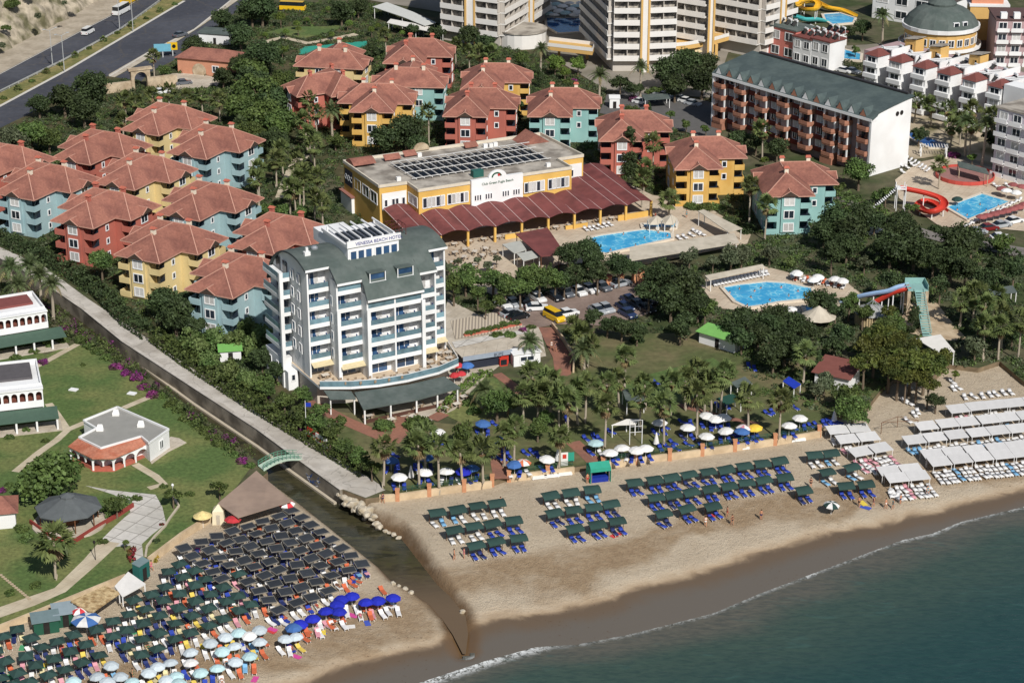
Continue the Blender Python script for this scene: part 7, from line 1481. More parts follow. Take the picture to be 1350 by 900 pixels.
# ------------------------------------------------------------------ beach furniture and people
for a in ('twenty', 'thirty', 'forty', 'fifty'):
    for b in NTH[:9]: NTH.append(a+' '+b)
    NTH.append({'twenty': 'thirtieth', 'thirty': 'fortieth', 'forty': 'fiftieth', 'fifty': 'sixtieth'}[a])
FAB = {k: M('fabric_'+k, c, .85, .1, 1.5, rand=.14) for k, c in {'black': rgb(52,56,62), 'green': rgb(46,70,65), 'pale': rgb(190,200,205), 'aqua': rgb(180,208,210), 'white': rgb(226,224,220), 'blue': rgb(34,44,168), 'royal': rgb(70,110,170), 'red': rgb(196,60,66), 'orange': rgb(214,120,84), 'yellow': rgb(222,186,70), 'maroon': rgb(150,86,84), 'pink': rgb(206,140,150)}.items()}
POLE = MB().tube((0,0,0),(0,0,1),.035,.035,6).mesh('pole', WPLAS)
def sq_mesh(mat, pyr):
    mb = MB(); s = .95; z = .46 if pyr else .06
    mb.add([(-s,-s,0),(s,-s,0),(s,s,0),(-s,s,0),(0,0,z),(-s,-s,-.1),(s,-s,-.1),(s,s,-.1),(-s,s,-.1)], [(0,1,4),(1,2,4),(2,3,4),(3,0,4),(0,5,6,1),(1,6,7,2),(2,7,8,3),(3,8,5,0)])
    mb.add([(-s,-s,-.02),(s,-s,-.02),(s,s,-.02),(-s,s,-.02),(0,0,z-.03)], [(1,0,4),(2,1,4),(3,2,4),(0,3,4)])
    if not pyr:
        for a, b in (((-s,-s),(s,-s)),((s,-s),(s,s)),((s,s),(-s,s)),((-s,s),(-s,-s))): mb.bar((*a,.0),(*b,.0),.09,.14,1)
    return mb.mesh('canopy', [mat, M('canopy_hem', rgb(120,116,108), .9, .1, 2)])
def rd_mesh(mat, mat2=None, r=1.25):
    mb = MB(); n = 8
    for i in range(n):
        a, b = 2*math.pi*i/n, 2*math.pi*(i+1)/n; m = (i % 2) if mat2 else 0
        A, B_ = (r*math.cos(a), r*math.sin(a), 0), (r*math.cos(b), r*math.sin(b), 0); A1, B1 = (.62*A[0],.62*A[1],.34), (.62*B_[0],.62*B_[1],.34)
        mb.quad(A, B_, B1, A1, m); mb.tri(A1, B1, (0,0,.52), m); mb.quad((A[0],A[1],-.12), (B_[0],B_[1],-.12), B_, A, m)
        mb.tri((B_[0],B_[1],-.01), (A[0],A[1],-.01), (0,0,.48), m)
    return mb.mesh('canopy', [mat]+([mat2] if mat2 else []))
PM = {}
def parasol(kind, mat, loc, h, rz, label, group, mat2=None, r=1.25, tilt=0):
    k = (kind, mat, mat2, r)
    if k not in PM: PM[k] = sq_mesh(FAB[mat], kind == 'pyr') if kind != 'round' else rd_mesh(FAB[mat], FAB[mat2] if mat2 else None, r)
    t = thing('parasol', label, 'parasol', loc, rz, group); c = put('canopy', PM[k], t, (0, 0, h)); c.rotation_euler = (R(tilt+rnd.uniform(-5,5)), R(rnd.uniform(-5,5)), 0); p = put('pole', POLE, t); p.scale = (1, 1, h+(.0 if kind == 'flat' else .45)); return t
def GC(px, py, h):
    """point under a canopy seen at px,py, standing h above the sand"""
    z = -1.2
    for _ in range(5): p = G(px, py, z+h); z = BZ(p.x, p.y)
    return Vector((p.x, p.y, z))
# loungers: collected first, the 300 largest in the picture become things of their own
LCOL = {k: M('lounger_'+k, c, .7, .1, 2, rand=.12) for k, c in {'white': rgb(226,224,222), 'blue': rgb(48,70,164), 'orange': rgb(200,104,70), 'yellow': rgb(214,188,88), 'cream': rgb(218,206,160), 'navy': rgb(44,54,104), 'pink': rgb(212,150,160), 'light blue': rgb(120,170,206), 'green': rgb(90,150,110)}.items()}
_LM = {}
def lounger_mesh(c, up=True):
    if (c, up) not in _LM:
        mb = MB(); mb.box(-.31,-.95,.26,.31,.35,.34)
        mb.add([(-.31,.35,.28),(.31,.35,.28),(.31,.92,.62 if up else .36),(-.31,.92,.62 if up else .36),(-.31,.35,.35),(.31,.35,.35),(.31,.90,.70 if up else .43),(-.31,.90,.70 if up else .43)], [(3,2,1,0),(4,5,6,7),(0,1,5,4),(1,2,6,5),(2,3,7,6),(3,0,4,7)])
        for x in (-.29,.25):
            mb.box(x,-.95,0,x+.05,-.88,.26,1); mb.box(x,.3,0,x+.05,.36,.26,1); mb.box(x-.02,-.97,.2,x+.02,.35,.3,1)
        _LM[(c, up)] = mb.mesh('sun_lounger', [LCOL[c], WPLAS])
    return _LM[(c, up)]
LOUNG = []
def lounger(x, y, z, rz, c, lab, group, up=True): LOUNG.append((x, y, z, rz, c, lab, group, up))
# --- left beach, square parasols
z1 = lambda l: zz(0, 770, 6.923, l); z2 = lambda l: zz(150, 770, 6.923, l); z3 = lambda l: zz(150, 660, 6.923, l); z4 = lambda l: zz(300, 650, 6.923, l); z5 = lambda l: zz(340, 740, 6.923, l)
BLK = z4([(580,150),(470,205),(320,245),(185,293),(45,335),(675,212),(545,265),(400,312),(265,360),(120,410),(-10,440),(760,280),(620,332),(490,385),(355,428),(210,480),(75,525),(850,345),(718,400),(575,443),(445,497),(285,548),(150,602),(20,648),(943,415),(810,470),(665,515),(540,560),(385,615),(243,665),(1040,495),(900,540),(765,590),(635,648),(465,695),(340,745),(185,798),(1125,565),(1005,618),(850,655),(725,718),(570,765),(430,815),(290,880),(1225,640),(1105,695),(950,745),(810,800),(675,850),(530,890),(920,880)])
BLK += z5([(490,315),(355,372),(190,435),(95,345)])+z3([(940,318),(800,370),(640,425),(875,445),(715,500),(965,515),(810,565),(905,635),(985,708)])
GRN = z4([(100,722)])+z3([(600,570),(740,630),(500,635),(840,700),(745,755),(630,685),(470,770),(1000,775),(885,840),(600,835),(345,840),(1135,855)])+z2([(450,130),(180,135),(290,215),(140,265),(270,340),(420,275),(590,205),(745,140),(865,210),(1030,145),(1250,170),(1145,225),(1000,300),(715,275),(870,365),(560,340),(700,430),(560,490),(410,430),(260,485),(120,405),(115,550),(395,575),(250,630)])+z1([(155,395),(30,460),(285,480),(380,560),(235,640),(520,510),(670,450),(640,600),(785,540),(905,630),(745,700),(490,670),(325,720),(590,770),(160,800),(440,820),(265,880),(50,690),(5,840),(-40,600),(880,400),(1030,325),(1030,465),(120,900),(-30,760)])
Mx = np.linalg.inv(np.array([[-19.9, 13.3], [8.2, 10.0]])); rows = {}
for kd, l in (('black', BLK), ('green', GRN)):
    for x, y in l:
        u, v = Mx @ np.array([x-383.8, y-671.7]); rows.setdefault(int(round(v)), []).append((u, kd, x, y))
rmin = min(rows)
for r_, l in rows.items():
    l.sort()
    for i, (u, kd, x, y) in enumerate(l):
        p = GC(x, y, 2.0); base = '%s from the creek, %s row from the beach bar' % (NTH[i], NTH[r_-rmin]); rz = R(27)+rnd.uniform(-.22, .22)
        parasol('pyr' if kd == 'green' else 'flat', kd, p, 1.9+rnd.uniform(-.05, .1), rz, '%s square parasol, %s' % ('black' if kd == 'black' else 'dark green', base), 'square parasols on the left beach')
        for s in (-1, 1):
            c = rnd.choice(['white','cream','white','orange','yellow','blue','navy','navy','white','pink','navy'] if kd == 'green' else ['white','navy','blue','navy','white','orange','navy'])
            dx = .62*s+rnd.uniform(-.1,.1); dy = -.25+rnd.uniform(-.45,.3); ca, sa = math.cos(rz), math.sin(rz)
            lounger(p.x+ca*dx-sa*dy, p.y+sa*dx+ca*dy, p.z, rz+rnd.uniform(-.12,.12), c, '%s lounger, %s, square parasol %s' % (c, ('left', 'right')[s > 0], base.replace('from the beach bar', 'of the field')), 'loungers on the left beach')
rd = [(x, y, 'pale') for x, y in z2([(515,710),(320,800),(400,745),(480,870),(700,615),(1110,700),(1100,560),(1020,475),(880,530),(1330,410),(1330,520)])]+[(x, y, 'aqua') for x, y in z2([(570,830),(590,890),(790,800),(945,760),(1240,650),(990,605),(1140,435)])]+[(x, y, 'white') for x, y in z2([(700,710),(1235,465)])]+[(x, y, 'pale') for x, y in z1([(1015,735),(885,835),(1100,835),(980,880)])+z5([(250,700),(345,680)])]+[(x, y, 'aqua') for x, y in z1([(670,880),(1200,885)])]
rd.sort(key=lambda q: -q[0])
for i, (x, y, c) in enumerate(rd):
    p = GC(x, y, 1.9); cn_ = {'pale': 'pale grey blue', 'aqua': 'pale aqua', 'white': 'white'}[c]
    parasol('round', c, p, 1.8, rnd.uniform(0, 1), '%s round parasol, %s from the creek in the pale cluster' % (cn_, NTH[i]), 'pale round parasols on the left beach', r=1.05, tilt=rnd.uniform(-8, 8))
    for s in (-1, 1):
        cc = rnd.choice(['white','yellow','white','blue','orange','cream','light blue']); rz = R(25)+rnd.uniform(-.3,.3); lounger(p.x+.6*s, p.y-.75+rnd.uniform(-.2,.3), p.z, rz, cc, '%s lounger, %s of pale parasol %s from the creek' % (cc, ('left','right')[s > 0], NTH[i]), 'loungers on the left beach')
bl = sorted(z5([(858,310),(760,340),(725,385),(740,450),(620,445),(500,515),(385,565),(985,365),(1095,350),(1235,325)]), key=lambda q: -q[0])
for i, (x, y) in enumerate(bl):
    p = GC(x, y, 1.9); parasol('round', 'blue', p, 1.8, rnd.uniform(0, 1), 'bright blue round parasol, %s from the creek mouth' % NTH[i], 'blue parasols', r=1.1)
    for s in (-1, 1):
        cc = rnd.choice(['orange','white','orange','white','pink']); lounger(p.x+.7*s, p.y-1.2, p.z, R(25)+rnd.uniform(-.25,.25), cc, '%s lounger, %s of blue parasol %s from the creek mouth' % (cc, ('left','right')[s > 0], NTH[i]), 'loungers on the left beach')
p = GC(*z5([(330,600)])[0], 1.7); parasol('round', 'royal', p, 1.7, 0, 'dull light blue parasol at the left end of the blue ones', None)
p = GC(*z1([(785,320)])[0], 2.2); parasol('round', 'royal', p, 2.2, .3, 'very large blue and white parasol beside the cabins', None, 'white', r=2.0)
p = GC(*z1([(730,245)])[0], 2.0); parasol('round', 'red', p, 2.0, .2, 'red and white parasol behind the very large blue one', None, 'white', r=1.2)
p = GC(306.7,684.6,2.0); parasol('round', 'red', p, 2.0, .2, 'red parasol at the front corner of the beach bar roof', None)
p = GC(378,664,2.0); parasol('round', 'red', p, 2.0, .2, 'red and white parasol at the creek corner of the beach bar roof', None, 'white')
t = thing('pointed_tent', 'pale pointed changing tent left of the beach bar roof', 'tent', GB(289,688)); MB().add([(-.9,-.9,0),(.9,-.9,0),(.9,.9,0),(-.9,.9,0),(-.8,-.8,2.1),(.8,-.8,2.1),(.8,.8,2.1),(-.8,.8,2.1),(0,0,3.0)], [(0,1,5,4),(1,2,6,5),(2,3,7,6),(3,0,4,7),(4,5,8),(5,6,8),(6,7,8),(7,4,8)]).build('canvas', M('cream_tent', rgb(226,214,184), .8, .08, 1), t); MB().box(-.25,-.92,0,.25,-.86,1.6).build('flap', TENT, t)
p = GB(268,695); t = thing('straw_parasol', 'pale straw parasol beside the pointed tent', 'parasol', p); MB().lathe([(1.4,1.9),(.7,2.35),(.05,2.7)], 14).build('canopy', M('pale_straw', rgb(220,200,138), .95, .25, 3, bump=.5), t); put('pole', POLE, t).scale = (1,1,2)
ex = z5([(900,190),(865,225),(805,265),(1140,285),(960,440),(1015,430),(1070,425),(1190,415),(1230,400),(450,430),(540,410),(440,645),(555,600),(570,680),(220,515),(240,580),(120,575),(700,520),(760,505),(640,600),(910,125),(980,110)])
for i, (x, y) in enumerate(ex):
    p = GB(x, y); c = ['orange','orange','orange','orange','orange','orange','orange','white','white','orange','cream','orange','pink','white','orange','white','white','white','navy','pink','light blue','pink'][i]; lounger(p.x, p.y, p.z, R(35)+rnd.uniform(-.3,.3), c, 'open %s lounger, number %d from inland by the blue parasols' % (c, i+1), 'loungers on the left beach')
# --- middle beach: dark green canopies over pairs of loungers
z6 = lambda l: zz(550, 600, 4.655, l); z7 = lambda l: zz(800, 580, 5.192, l); z8 = lambda l: zz(1040, 530, 4.355, l)
rowsM = [('back row, left block', z6([(118,338),(243,318),(365,297),(487,280)]), 'white'), ('middle row, left block', z6([(225,445),(342,422),(460,405),(587,385)]), 'wb'), ('front row, left block', z6([(358,540),(480,515),(617,495)]), 'blue'),
 ('back row, kiosk block', z6([(818,232),(942,213),(1068,195)]), 'white'), ('middle row, kiosk block', z6([(838,340),(953,322),(1075,305),(1190,285)]), 'blue'), ('front row, kiosk block', z6([(963,435),(1103,412),(1222,390)]), 'blue'),
 ('back row, right block', z7([(183,275),(320,257),(440,240),(562,222),(688,203),(815,185),(938,163),(1058,145),(1180,125)]), 'blue'), ('middle row, right block', z7([(333,378),(455,357),(575,340),(708,318),(832,300),(950,278),(1072,258),(1215,238)]), 'blue'), ('front row, right block', z7([(380,487),(548,455),(720,437)])+z8([(80,492)]), 'blue'),
 ('back row, end block', z8([(145,290),(240,280)]), 'white'), ('middle row, end block', z8([(215,390),(362,362)]), 'white'), ('front row, end block', z8([(327,467),(442,458)]), 'blue')]
cm = MB(); n_ = 6
for i in range(n_):
    y0, y1 = -.95+1.9*i/n_, -.95+1.9*(i+1)/n_; h_ = lambda y: 1.6+.24*(1-(y/.95)**2)+y*.12
    cm.quad((-1.3,y0,h_(y0)),(1.3,y0,h_(y0)),(1.3,y1,h_(y1)),(-1.3,y1,h_(y1))); cm.quad((-1.3,y1,h_(y1)-.03),(1.3,y1,h_(y1)-.03),(1.3,y0,h_(y0)-.03),(-1.3,y0,h_(y0)-.03))
cm.quad((-1.3,-.95,h_(-.95)-.16),(1.3,-.95,h_(-.95)-.16),(1.3,-.95,h_(-.95)),(-1.3,-.95,h_(-.95))); CMm = cm.mesh('canopy', FAB['green']); CP = MB().tube((-1.1,0,0),(-1.1,0,1.83),.045,.045,6).mesh('post', WOODM); CP2 = MB().tube((1.1,0,0),(1.1,0,1.83),.045,.045,6).mesh('post', WOODM)
for rn, l, lc_ in rowsM:
    a, b = G(*l[0],-1), G(*l[-1],-1); rz = math.atan2(b.y-a.y, b.x-a.x)
    for i, (x, y) in enumerate(l):
        p = GC(x, y+1, 1.75); base = '%s from the left, %s' % (NTH[i], rn); rzz = rz+rnd.uniform(-.08,.08); t = thing('sun_canopy', 'dark green canopy on two posts, %s' % base, 'sun canopy', p, rzz, 'green canopies on the middle beach'); put('canopy', CMm, t).rotation_euler = (R(rnd.uniform(-4,4)), R(rnd.uniform(-3,3)), 0); put('post', CP, t); put('post', CP2, t); ca, sa = math.cos(rzz), math.sin(rzz)
        for s in (-1, 1):
            c = lc_ if lc_ != 'wb' else ('white' if i < 2 else 'blue'); c = rnd.choice([c]*5+['navy' if c == 'blue' else 'light blue']); dx, dy = .6*s+rnd.uniform(-.12,.12), -.95+rnd.uniform(-.3,.15)
            lounger(p.x+ca*dx-sa*dy, p.y+sa*dx+ca*dy, p.z, rzz+rnd.uniform(-.1,.25), c, '%s lounger, %s one under the green canopy %s' % (c, ('left','right')[s > 0], base), 'loungers on the middle beach', up=rnd.random() < .6)
# --- right: white canopies in rows
WC = MB().add([(-1.68,-1.3,1.45),(1.68,-1.3,1.45),(1.68,1.3,1.75),(-1.68,1.3,1.75),(-1.68,-1.3,1.39),(1.68,-1.3,1.39),(1.68,1.3,1.69),(-1.68,1.3,1.69)], [(0,1,2,3),(7,6,5,4),(0,4,5,1),(1,5,6,2),(2,6,7,3),(3,7,4,0)]).mesh('canopy', M('white_shade', rgb(208,206,204), .85, .07, 1, rand=.06))
WP = [MB().tube((x,y,0),(x,y,1.4 if y < 0 else 1.68),.045,.045,5).mesh('post', WPLAS) for x in (-1.5,1.5) for y in (-1.2,1.2)]
rowsW = [('back row by the garden', [(280,155),(400,145)]), ('second row by the garden', [(335,208),(455,195)]), ('third row by the garden', [(410,280),(525,258)]), ('fourth row by the garden', [(575,390),(700,378)]), ('seaward row by the garden', [(620,430),(740,418)]),
 ('back row on the right', [(970,35),(1080,20),(1190,10),(1300,0),(1410,-12)]), ('second row on the right', [(790,132),(910,118),(1025,108),(1145,95),(1255,82),(1370,70)]), ('third row on the right', [(720,212),(838,197),(960,182),(1085,170),(1200,158),(1315,147)]), ('fourth row on the right', [(825,293),(945,280),(1070,270),(1195,258),(1310,246)]), ('seaward row on the right', [(865,337),(985,322),(1105,308),(1225,297),(1340,285)])]
for ri, (rn, l) in enumerate(rowsW):
    l = z8(l); a, b = G(*l[0],-1), G(*l[-1],-1); rz = math.atan2(b.y-a.y, b.x-a.x)
    for i, (x, y) in enumerate(l):
        p = GC(x, y, 1.6); base = '%s from the left, %s' % (NTH[i], rn); t = thing('sun_canopy', 'white flat canopy on posts, %s' % base, 'sun canopy', p, rz, 'white canopies on the right beach'); put('canopy', WC, t)
        for w_ in WP: put('post', w_, t)
        ca, sa = math.cos(rz), math.sin(rz)
        if rn.startswith('fourth'): continue
        nl = 4
        for k in range(nl):
            dx, dy = -1.25+2.5*k/(nl-1)+rnd.uniform(-.12,.12), -1.7+rnd.uniform(-.25,.2); c = rnd.choice(['white']*8+['pink','light blue'])
            lounger(p.x+ca*dx-sa*dy, p.y+sa*dx+ca*dy, p.z, rz+rnd.uniform(-.1,.3), c, '%s lounger, %s from left under the white canopy %s' % (c, NTH[k], base), 'loungers under the white canopies', up=rnd.random() < .5)
            if rn.startswith('seaward') or rn.startswith('third row by'):
                dy -= 2.1; lounger(p.x+ca*dx-sa*dy, p.y+sa*dx+ca*dy, BZ(p.x, p.y-3), rz+rnd.uniform(-.1,.3), c, '%s lounger, %s from left, seaward of the white canopy %s' % (c, NTH[k], base), 'loungers under the white canopies', up=False)
for i, (x, y) in enumerate(z8([(685,115),(720,80),(740,65),(430,400),(470,395),(490,410),(585,540),(605,535),(640,550),(100,-20)])+zz(1010,440,3.91,[(1025,335),(1070,330),(1115,328),(1155,322),(1185,318),(1225,312),(1262,310),(960,255),(965,290),(990,285),(735,275),(715,355),(740,365)])):
    p = GB(x, y); lounger(p.x, p.y, p.z, R(20)+rnd.uniform(-.3,.3), 'white', 'loose white lounger, number %d from the garden among the white canopies' % (i+1), 'loungers under the white canopies')
for i, (x, y) in enumerate(zz(660,440,3.91,[(200,745),(262,738),(328,728),(1243,595)])+zz(1010,440,3.91,[(110,540),(165,552)])):
    p = GB(x, y); o = put('stacked_loungers', MB().box(-1.2,-.35,.1,1.2,.35,.32).box(-1.15,-.3,.36,1.15,.3,.5).box(-1.1,-.3,0,-1.0,.3,.1).box(1.0,-.3,0,1.1,.3,.1).mesh('stacked_loungers', WPLAS), None, p, R(14)); tag(o, 'white loungers stacked along the wall, %s stack from the left' % NTH[i], 'loungers', 'stacks along the wall')
# --- garden parasols and blue loungers behind the wall
gp_ = zz(330,440,3.91,[(768,735),(900,710),(1010,705),(1100,705),(1140,690),(725,650),(905,635),(1200,460),(965,505),(1280,545)])+zz(660,440,3.91,[(72,670),(115,660),(240,643),(565,610),(625,585),(700,597),(748,587),(490,560),(965,480),(1065,420),(1110,435),(1150,428),(1062,525),(1160,497),(1245,500),(1255,480),(1310,482),(820,455)])+zz(1010,440,3.91,[(120,470),(175,432)])
gc_ = ['white','white','white','blue','royal','royal','royal','royal','white','royal','royal','orange','white','white','white','white','white','aqua','white','white','white','white','white','white','royal','pink','yellow','white','white','white']
gs = sorted(zip(gp_, gc_), key=lambda q: q[0][0])
for i, ((x, y), c) in enumerate(gs):
    p = G(x, y, 1.9); p.z = 0; parasol('round', c, p, 1.8, rnd.uniform(0, 1), '%s round garden parasol, %s from the creek' % ({'royal': 'light blue'}.get(c, c), NTH[i]), 'parasols behind the beach wall', 'white' if c in ('orange', 'pink') else None, r=1.3)
    for s in (-1, 1): lounger(p.x+.75*s, p.y-.4, 0, R(-10+40*rnd.random()), rnd.choice(['blue']*5+['navy','white']), 'blue lounger, %s one by the garden parasol %s from the creek side' % (('left','right')[s > 0], NTH[i]), 'loungers in the beach garden')
for i, (x, y) in enumerate(zz(660,440,3.91,[(130,615),(165,610),(190,625),(480,530),(510,540),(570,505),(825,590),(860,580),(890,560),(905,590),(970,570),(800,250),(340,440),(330,400),(960,260),(975,300),(1110,470),(1200,520),(940,455),(980,460),(1310,545),(40,625),(20,640),(440,540),(850,480),(1120,370),(1170,375),(1280,165),(1310,180)])+zz(1010,440,3.91,[(235,475),(265,468),(300,460),(325,455),(350,460),(375,455),(150,380),(30,400),(10,410)])+zz(330,440,3.91,[(745,625),(760,685),(850,690),(1250,625),(1280,640),(1260,465),(1210,480)])):
    p = G(x, y, .3); p.z = 0; lounger(p.x, p.y, 0, R(25)+rnd.uniform(-.4,.5), 'blue', 'blue lounger on open garden grass, number %d' % (i+1), 'loungers in the beach garden')
for i, (x, y) in enumerate(((865,584),(735,606),(1099.5,553),(542,628))): t = thing('closed_parasol', '%s closed white parasol from the creek behind the beach wall' % NTH[(2,1,3,0)[i]], 'parasol', G(x,y+4,0), 0, 'closed parasols'); MB().lathe([(.5,.5),(.12,2.2),(.03,2.4)], 8).build('canopy', FAB['white'], t); put('pole', POLE, t).scale = (1,1,1)
# --- pool side parasols and loungers
def short(lab):
    w_ = lab.replace('lounger, ', 'lounger ').split()
    return ' '.join(w_[:12])
def pp_(l, cols, desc, grp, z=0, r=1.2):
    for i, (x, y) in enumerate(l):
        c = cols[i % len(cols)]; p = G(x, y, 1.9); p.z = z; parasol('round', c, p, 1.8, rnd.uniform(0,1), '%s parasol, %s from the left %s' % (c, NTH[i], desc), grp, r=r)
pp_(zz(1010,220,3.91,[(160,545),(245,580),(270,565),(355,575),(395,585)]), ['white'], 'behind the curved pool', 'parasols of the curved pool')
pp_(zz(1010,220,3.91,[(1110,255),(1140,248),(1175,240),(1205,232),(1237,224),(1270,215),(1300,205),(1330,190)]), ['maroon'], 'along the seaward edge of the rectangular pool', 'parasols of the rectangular pool')
pp_(zz(1010,220,3.91,[(1215,110),(1240,120),(1275,90),(1290,130),(1320,100)]), ['maroon','white'], 'above the far corner of the rectangular pool', 'parasols of the rectangular pool')
pp_(zz(660,0,3.91,[(240,15),(262,40),(285,20),(300,55),(320,30),(335,65),(352,15),(365,45),(385,30),(400,60),(415,15),(250,70),(275,75),(380,75),(235,45)]), ['white','white','aqua'], 'on the terrace between the towers', 'tower terrace parasols', r=1.6)
pp_([(604,481),(608,492),(599,494)], ['red'], 'beside the hotel terrace corner', 'red parasols', r=.9); pp_([(616,481)], ['royal'], 'alone beside the red ones at the hotel', None)
pp_([(1043,407),(1034,410)], ['white'], 'before the curved pool', None); pp_([(1262,262)], ['green'], 'on the deck corner of the rectangular pool', None)
for i, (x, y) in enumerate(zz(660,220,3.91,[(440,325),(465,322),(490,318),(515,310),(540,304),(565,300),(920,370),(950,365),(985,355),(1000,335),(1020,345),(1040,350)])): p = G(x, y, .3); p.z = .21; lounger(p.x, p.y, .21, R(30)+rnd.uniform(-.2,.2), 'white', 'white lounger by the restaurant pool, number %d from the left' % (i+1), 'pool loungers')
for i in range(16): p = G(942+i*4.6, 376-i*.95, .2); lounger(p.x, p.y, .21, R(10), 'white', 'white lounger %s in the line behind the curved pool' % NTH[i], 'pool loungers')
for i in range(14): p = G(1044+i*5.2, 366+i*.9+2*(i % 2), .2); lounger(p.x, p.y, .21, R(-10)+rnd.uniform(-.3,.3), rnd.choice(['white','white','blue','orange']), 'lounger %s from left, right rim of the curved pool' % NTH[i], 'pool loungers')
for i in range(22): p = G(1186+i*4.6, 205+i*2.6, .2) if i < 9 else G(1272+(i-9)*6.0, 300-(i-9)*2.9, .2); lounger(p.x, p.y, .24, R(-30)+rnd.uniform(-.2,.2), 'white', 'white lounger %s along the rectangular pool court' % NTH[i], 'pool loungers')
for i, (x, y) in enumerate([(1312,246),(1320,250),(1328,246),(1336,254),(1342,246),(1190,228),(1196,222),(1203,219),(1188,219)]): p = G(x, y, .2); lounger(p.x, p.y, .24, R(20), 'white', 'white lounger %s on the far deck of the rectangular pool' % NTH[i], 'pool loungers')
Fv = np.array(_F); 
LOUNG.sort(key=lambda l: np.dot(np.array(l[:3])-np.array([0, 0, CAM_H]), Fv))
# spread the 300 so that every beach keeps its own: nearest first
for x, y, z, rz, c, lab, grp, up in LOUNG[:300]: tag(put('sun_lounger', lounger_mesh(c, up), None, (x, y, z), rz), lab, 'sun lounger', grp)
V = []; F4 = []; MI = []; mats = [LCOL[k] for k in LCOL]+[WPLAS]; ki = list(LCOL)
for x, y, z, rz, c, lab, grp, up in LOUNG[300:]:
    me = lounger_mesh(c, up); n0 = len(V); ca, sa = math.cos(rz), math.sin(rz)
    for v in me.vertices: V.append((x+ca*v.co.x-sa*v.co.y, y+sa*v.co.x+ca*v.co.y, z+v.co.z))
    for p in me.polygons: F4.append([n0+i for i in p.vertices]); MI.append(ki.index(c) if p.material_index == 0 else len(mats)-1)
if V: tag(put('far_loungers', raw_mesh('far_loungers', V, F4, mats, MI)), 'hundreds of smaller sun loungers farther back on sand, grass and pool decks', 'sun loungers', kind='stuff')
# ------------------------------------------------------------------ people
SKIN = M('skin', rgb(190,136,106), .7, .06, 3, rand=.15); HAIRM = M('hair', rgb(58,42,32), .8, .2, 4, rand=.4)
SW = {k: M('swim_'+k, c, .8, .1, 3) for k, c in {'red': rgb(180,50,56), 'navy': rgb(44,50,90), 'white': rgb(222,218,212), 'black': rgb(36,36,40), 'turquoise': rgb(60,150,160), 'pink': rgb(210,110,140), 'green': rgb(70,120,80)}.items()}
def body(joints, edges):
    me = bpy.data.meshes.new('body'); me.from_pydata([j[:3] for j in joints], edges, []); o = bpy.data.objects.new('tmp', me); COL.objects.link(o); md = o.modifiers.new('s', 'SKIN'); sv = me.skin_vertices[0].data
    for i, j in enumerate(joints): sv[i].radius = (j[3], j[4] if len(j) > 4 else j[3])
    sv[0].use_root = True; sb = o.modifiers.new('d', 'SUBSURF'); sb.levels = 1; sb.render_levels = 1; dgp = bpy.context.evaluated_depsgraph_get(); m2 = bpy.data.meshes.new_from_object(o.evaluated_get(dgp)); bpy.data.objects.remove(o); m2.materials.clear(); m2.materials.append(SKIN)
    for p in m2.polygons: p.use_smooth = True
    return m2
def pose(step=0., arm=0., sit=False):
    J = [(0,0,.95,.15,.11),(0,0,1.12,.13,.1),(0,0,1.3,.16,.11),(0,0,1.44,.09,.08),(0,0,1.52,.055),(0,-.01,1.62,.09,.1),(0,0,1.71,.075,.09)]
    E = [(0,1),(1,2),(2,3),(3,4),(4,5),(5,6)]
    for s in (-1, 1):
        n = len(J); st = step*s; J += [(s*.09,0,.86,.1),(s*.1,-st*.5,.48,.065),(s*.1,-st*.6+.06*abs(step),.08,.045),(s*.1,-st*.6-.1,.04,.04)]; E += [(0,n),(n,n+1),(n+1,n+2),(n+2,n+3)]
        n = len(J); J += [(s*.19,0,1.38,.06),(s*.25,.03-arm*s*.1,1.1,.042),(s*.27+arm*.08,-.06-arm*.15,.86,.033),(s*.27,-.1-arm*.2,.76,.035)]; E += [(3,n),(n,n+1),(n+1,n+2),(n+2,n+3)]
    return body(J, E)
BODY = [pose(.0,0), pose(.35,.6), pose(.22,.3)]; HAIR = MB().lathe([(.1,1.62),(.115,1.68),(.09,1.76),(.02,1.8)], 8, 0, (0,.02,0)).mesh('hair', HAIRM)
SHO = MB().lathe([(.17,1.0),(.19,.92),(.185,.8),(.12,.72)], 10, 0, (0,0,0), .75); TOP = MB().lathe([(.165,1.2),(.185,1.3),(.17,1.38)], 10, 0, (0,0,0), .72)
_SM = {k: (MB().lathe([(.165,1.02),(.19,.92),(.19,.82),(.1,.7)], 10, 0, (0,0,0), .75).mesh('swimwear', SW[k]), MB().lathe([(.165,1.0),(.19,.92),(.19,.82),(.1,.7)], 10, 0, (0,0,0), .75).lathe([(.16,1.18),(.185,1.3),(.16,1.4)], 10, 0, (0,0,0), .76).mesh('swimwear', SW[k])) for k in SW}
def person(p, rz, k, col, top, label, grp, lie=None, s=1.0):
    t = thing('person', label, 'person', p, rz, grp); t.scale = (s,)*3
    for nm, me in (('body', BODY[k]), ('hair', HAIR), ('swimwear', _SM[col][1 if top else 0])): put(nm, me, t)
    if lie is not None: t.rotation_euler = (R(-90), 0, rz)
    return t
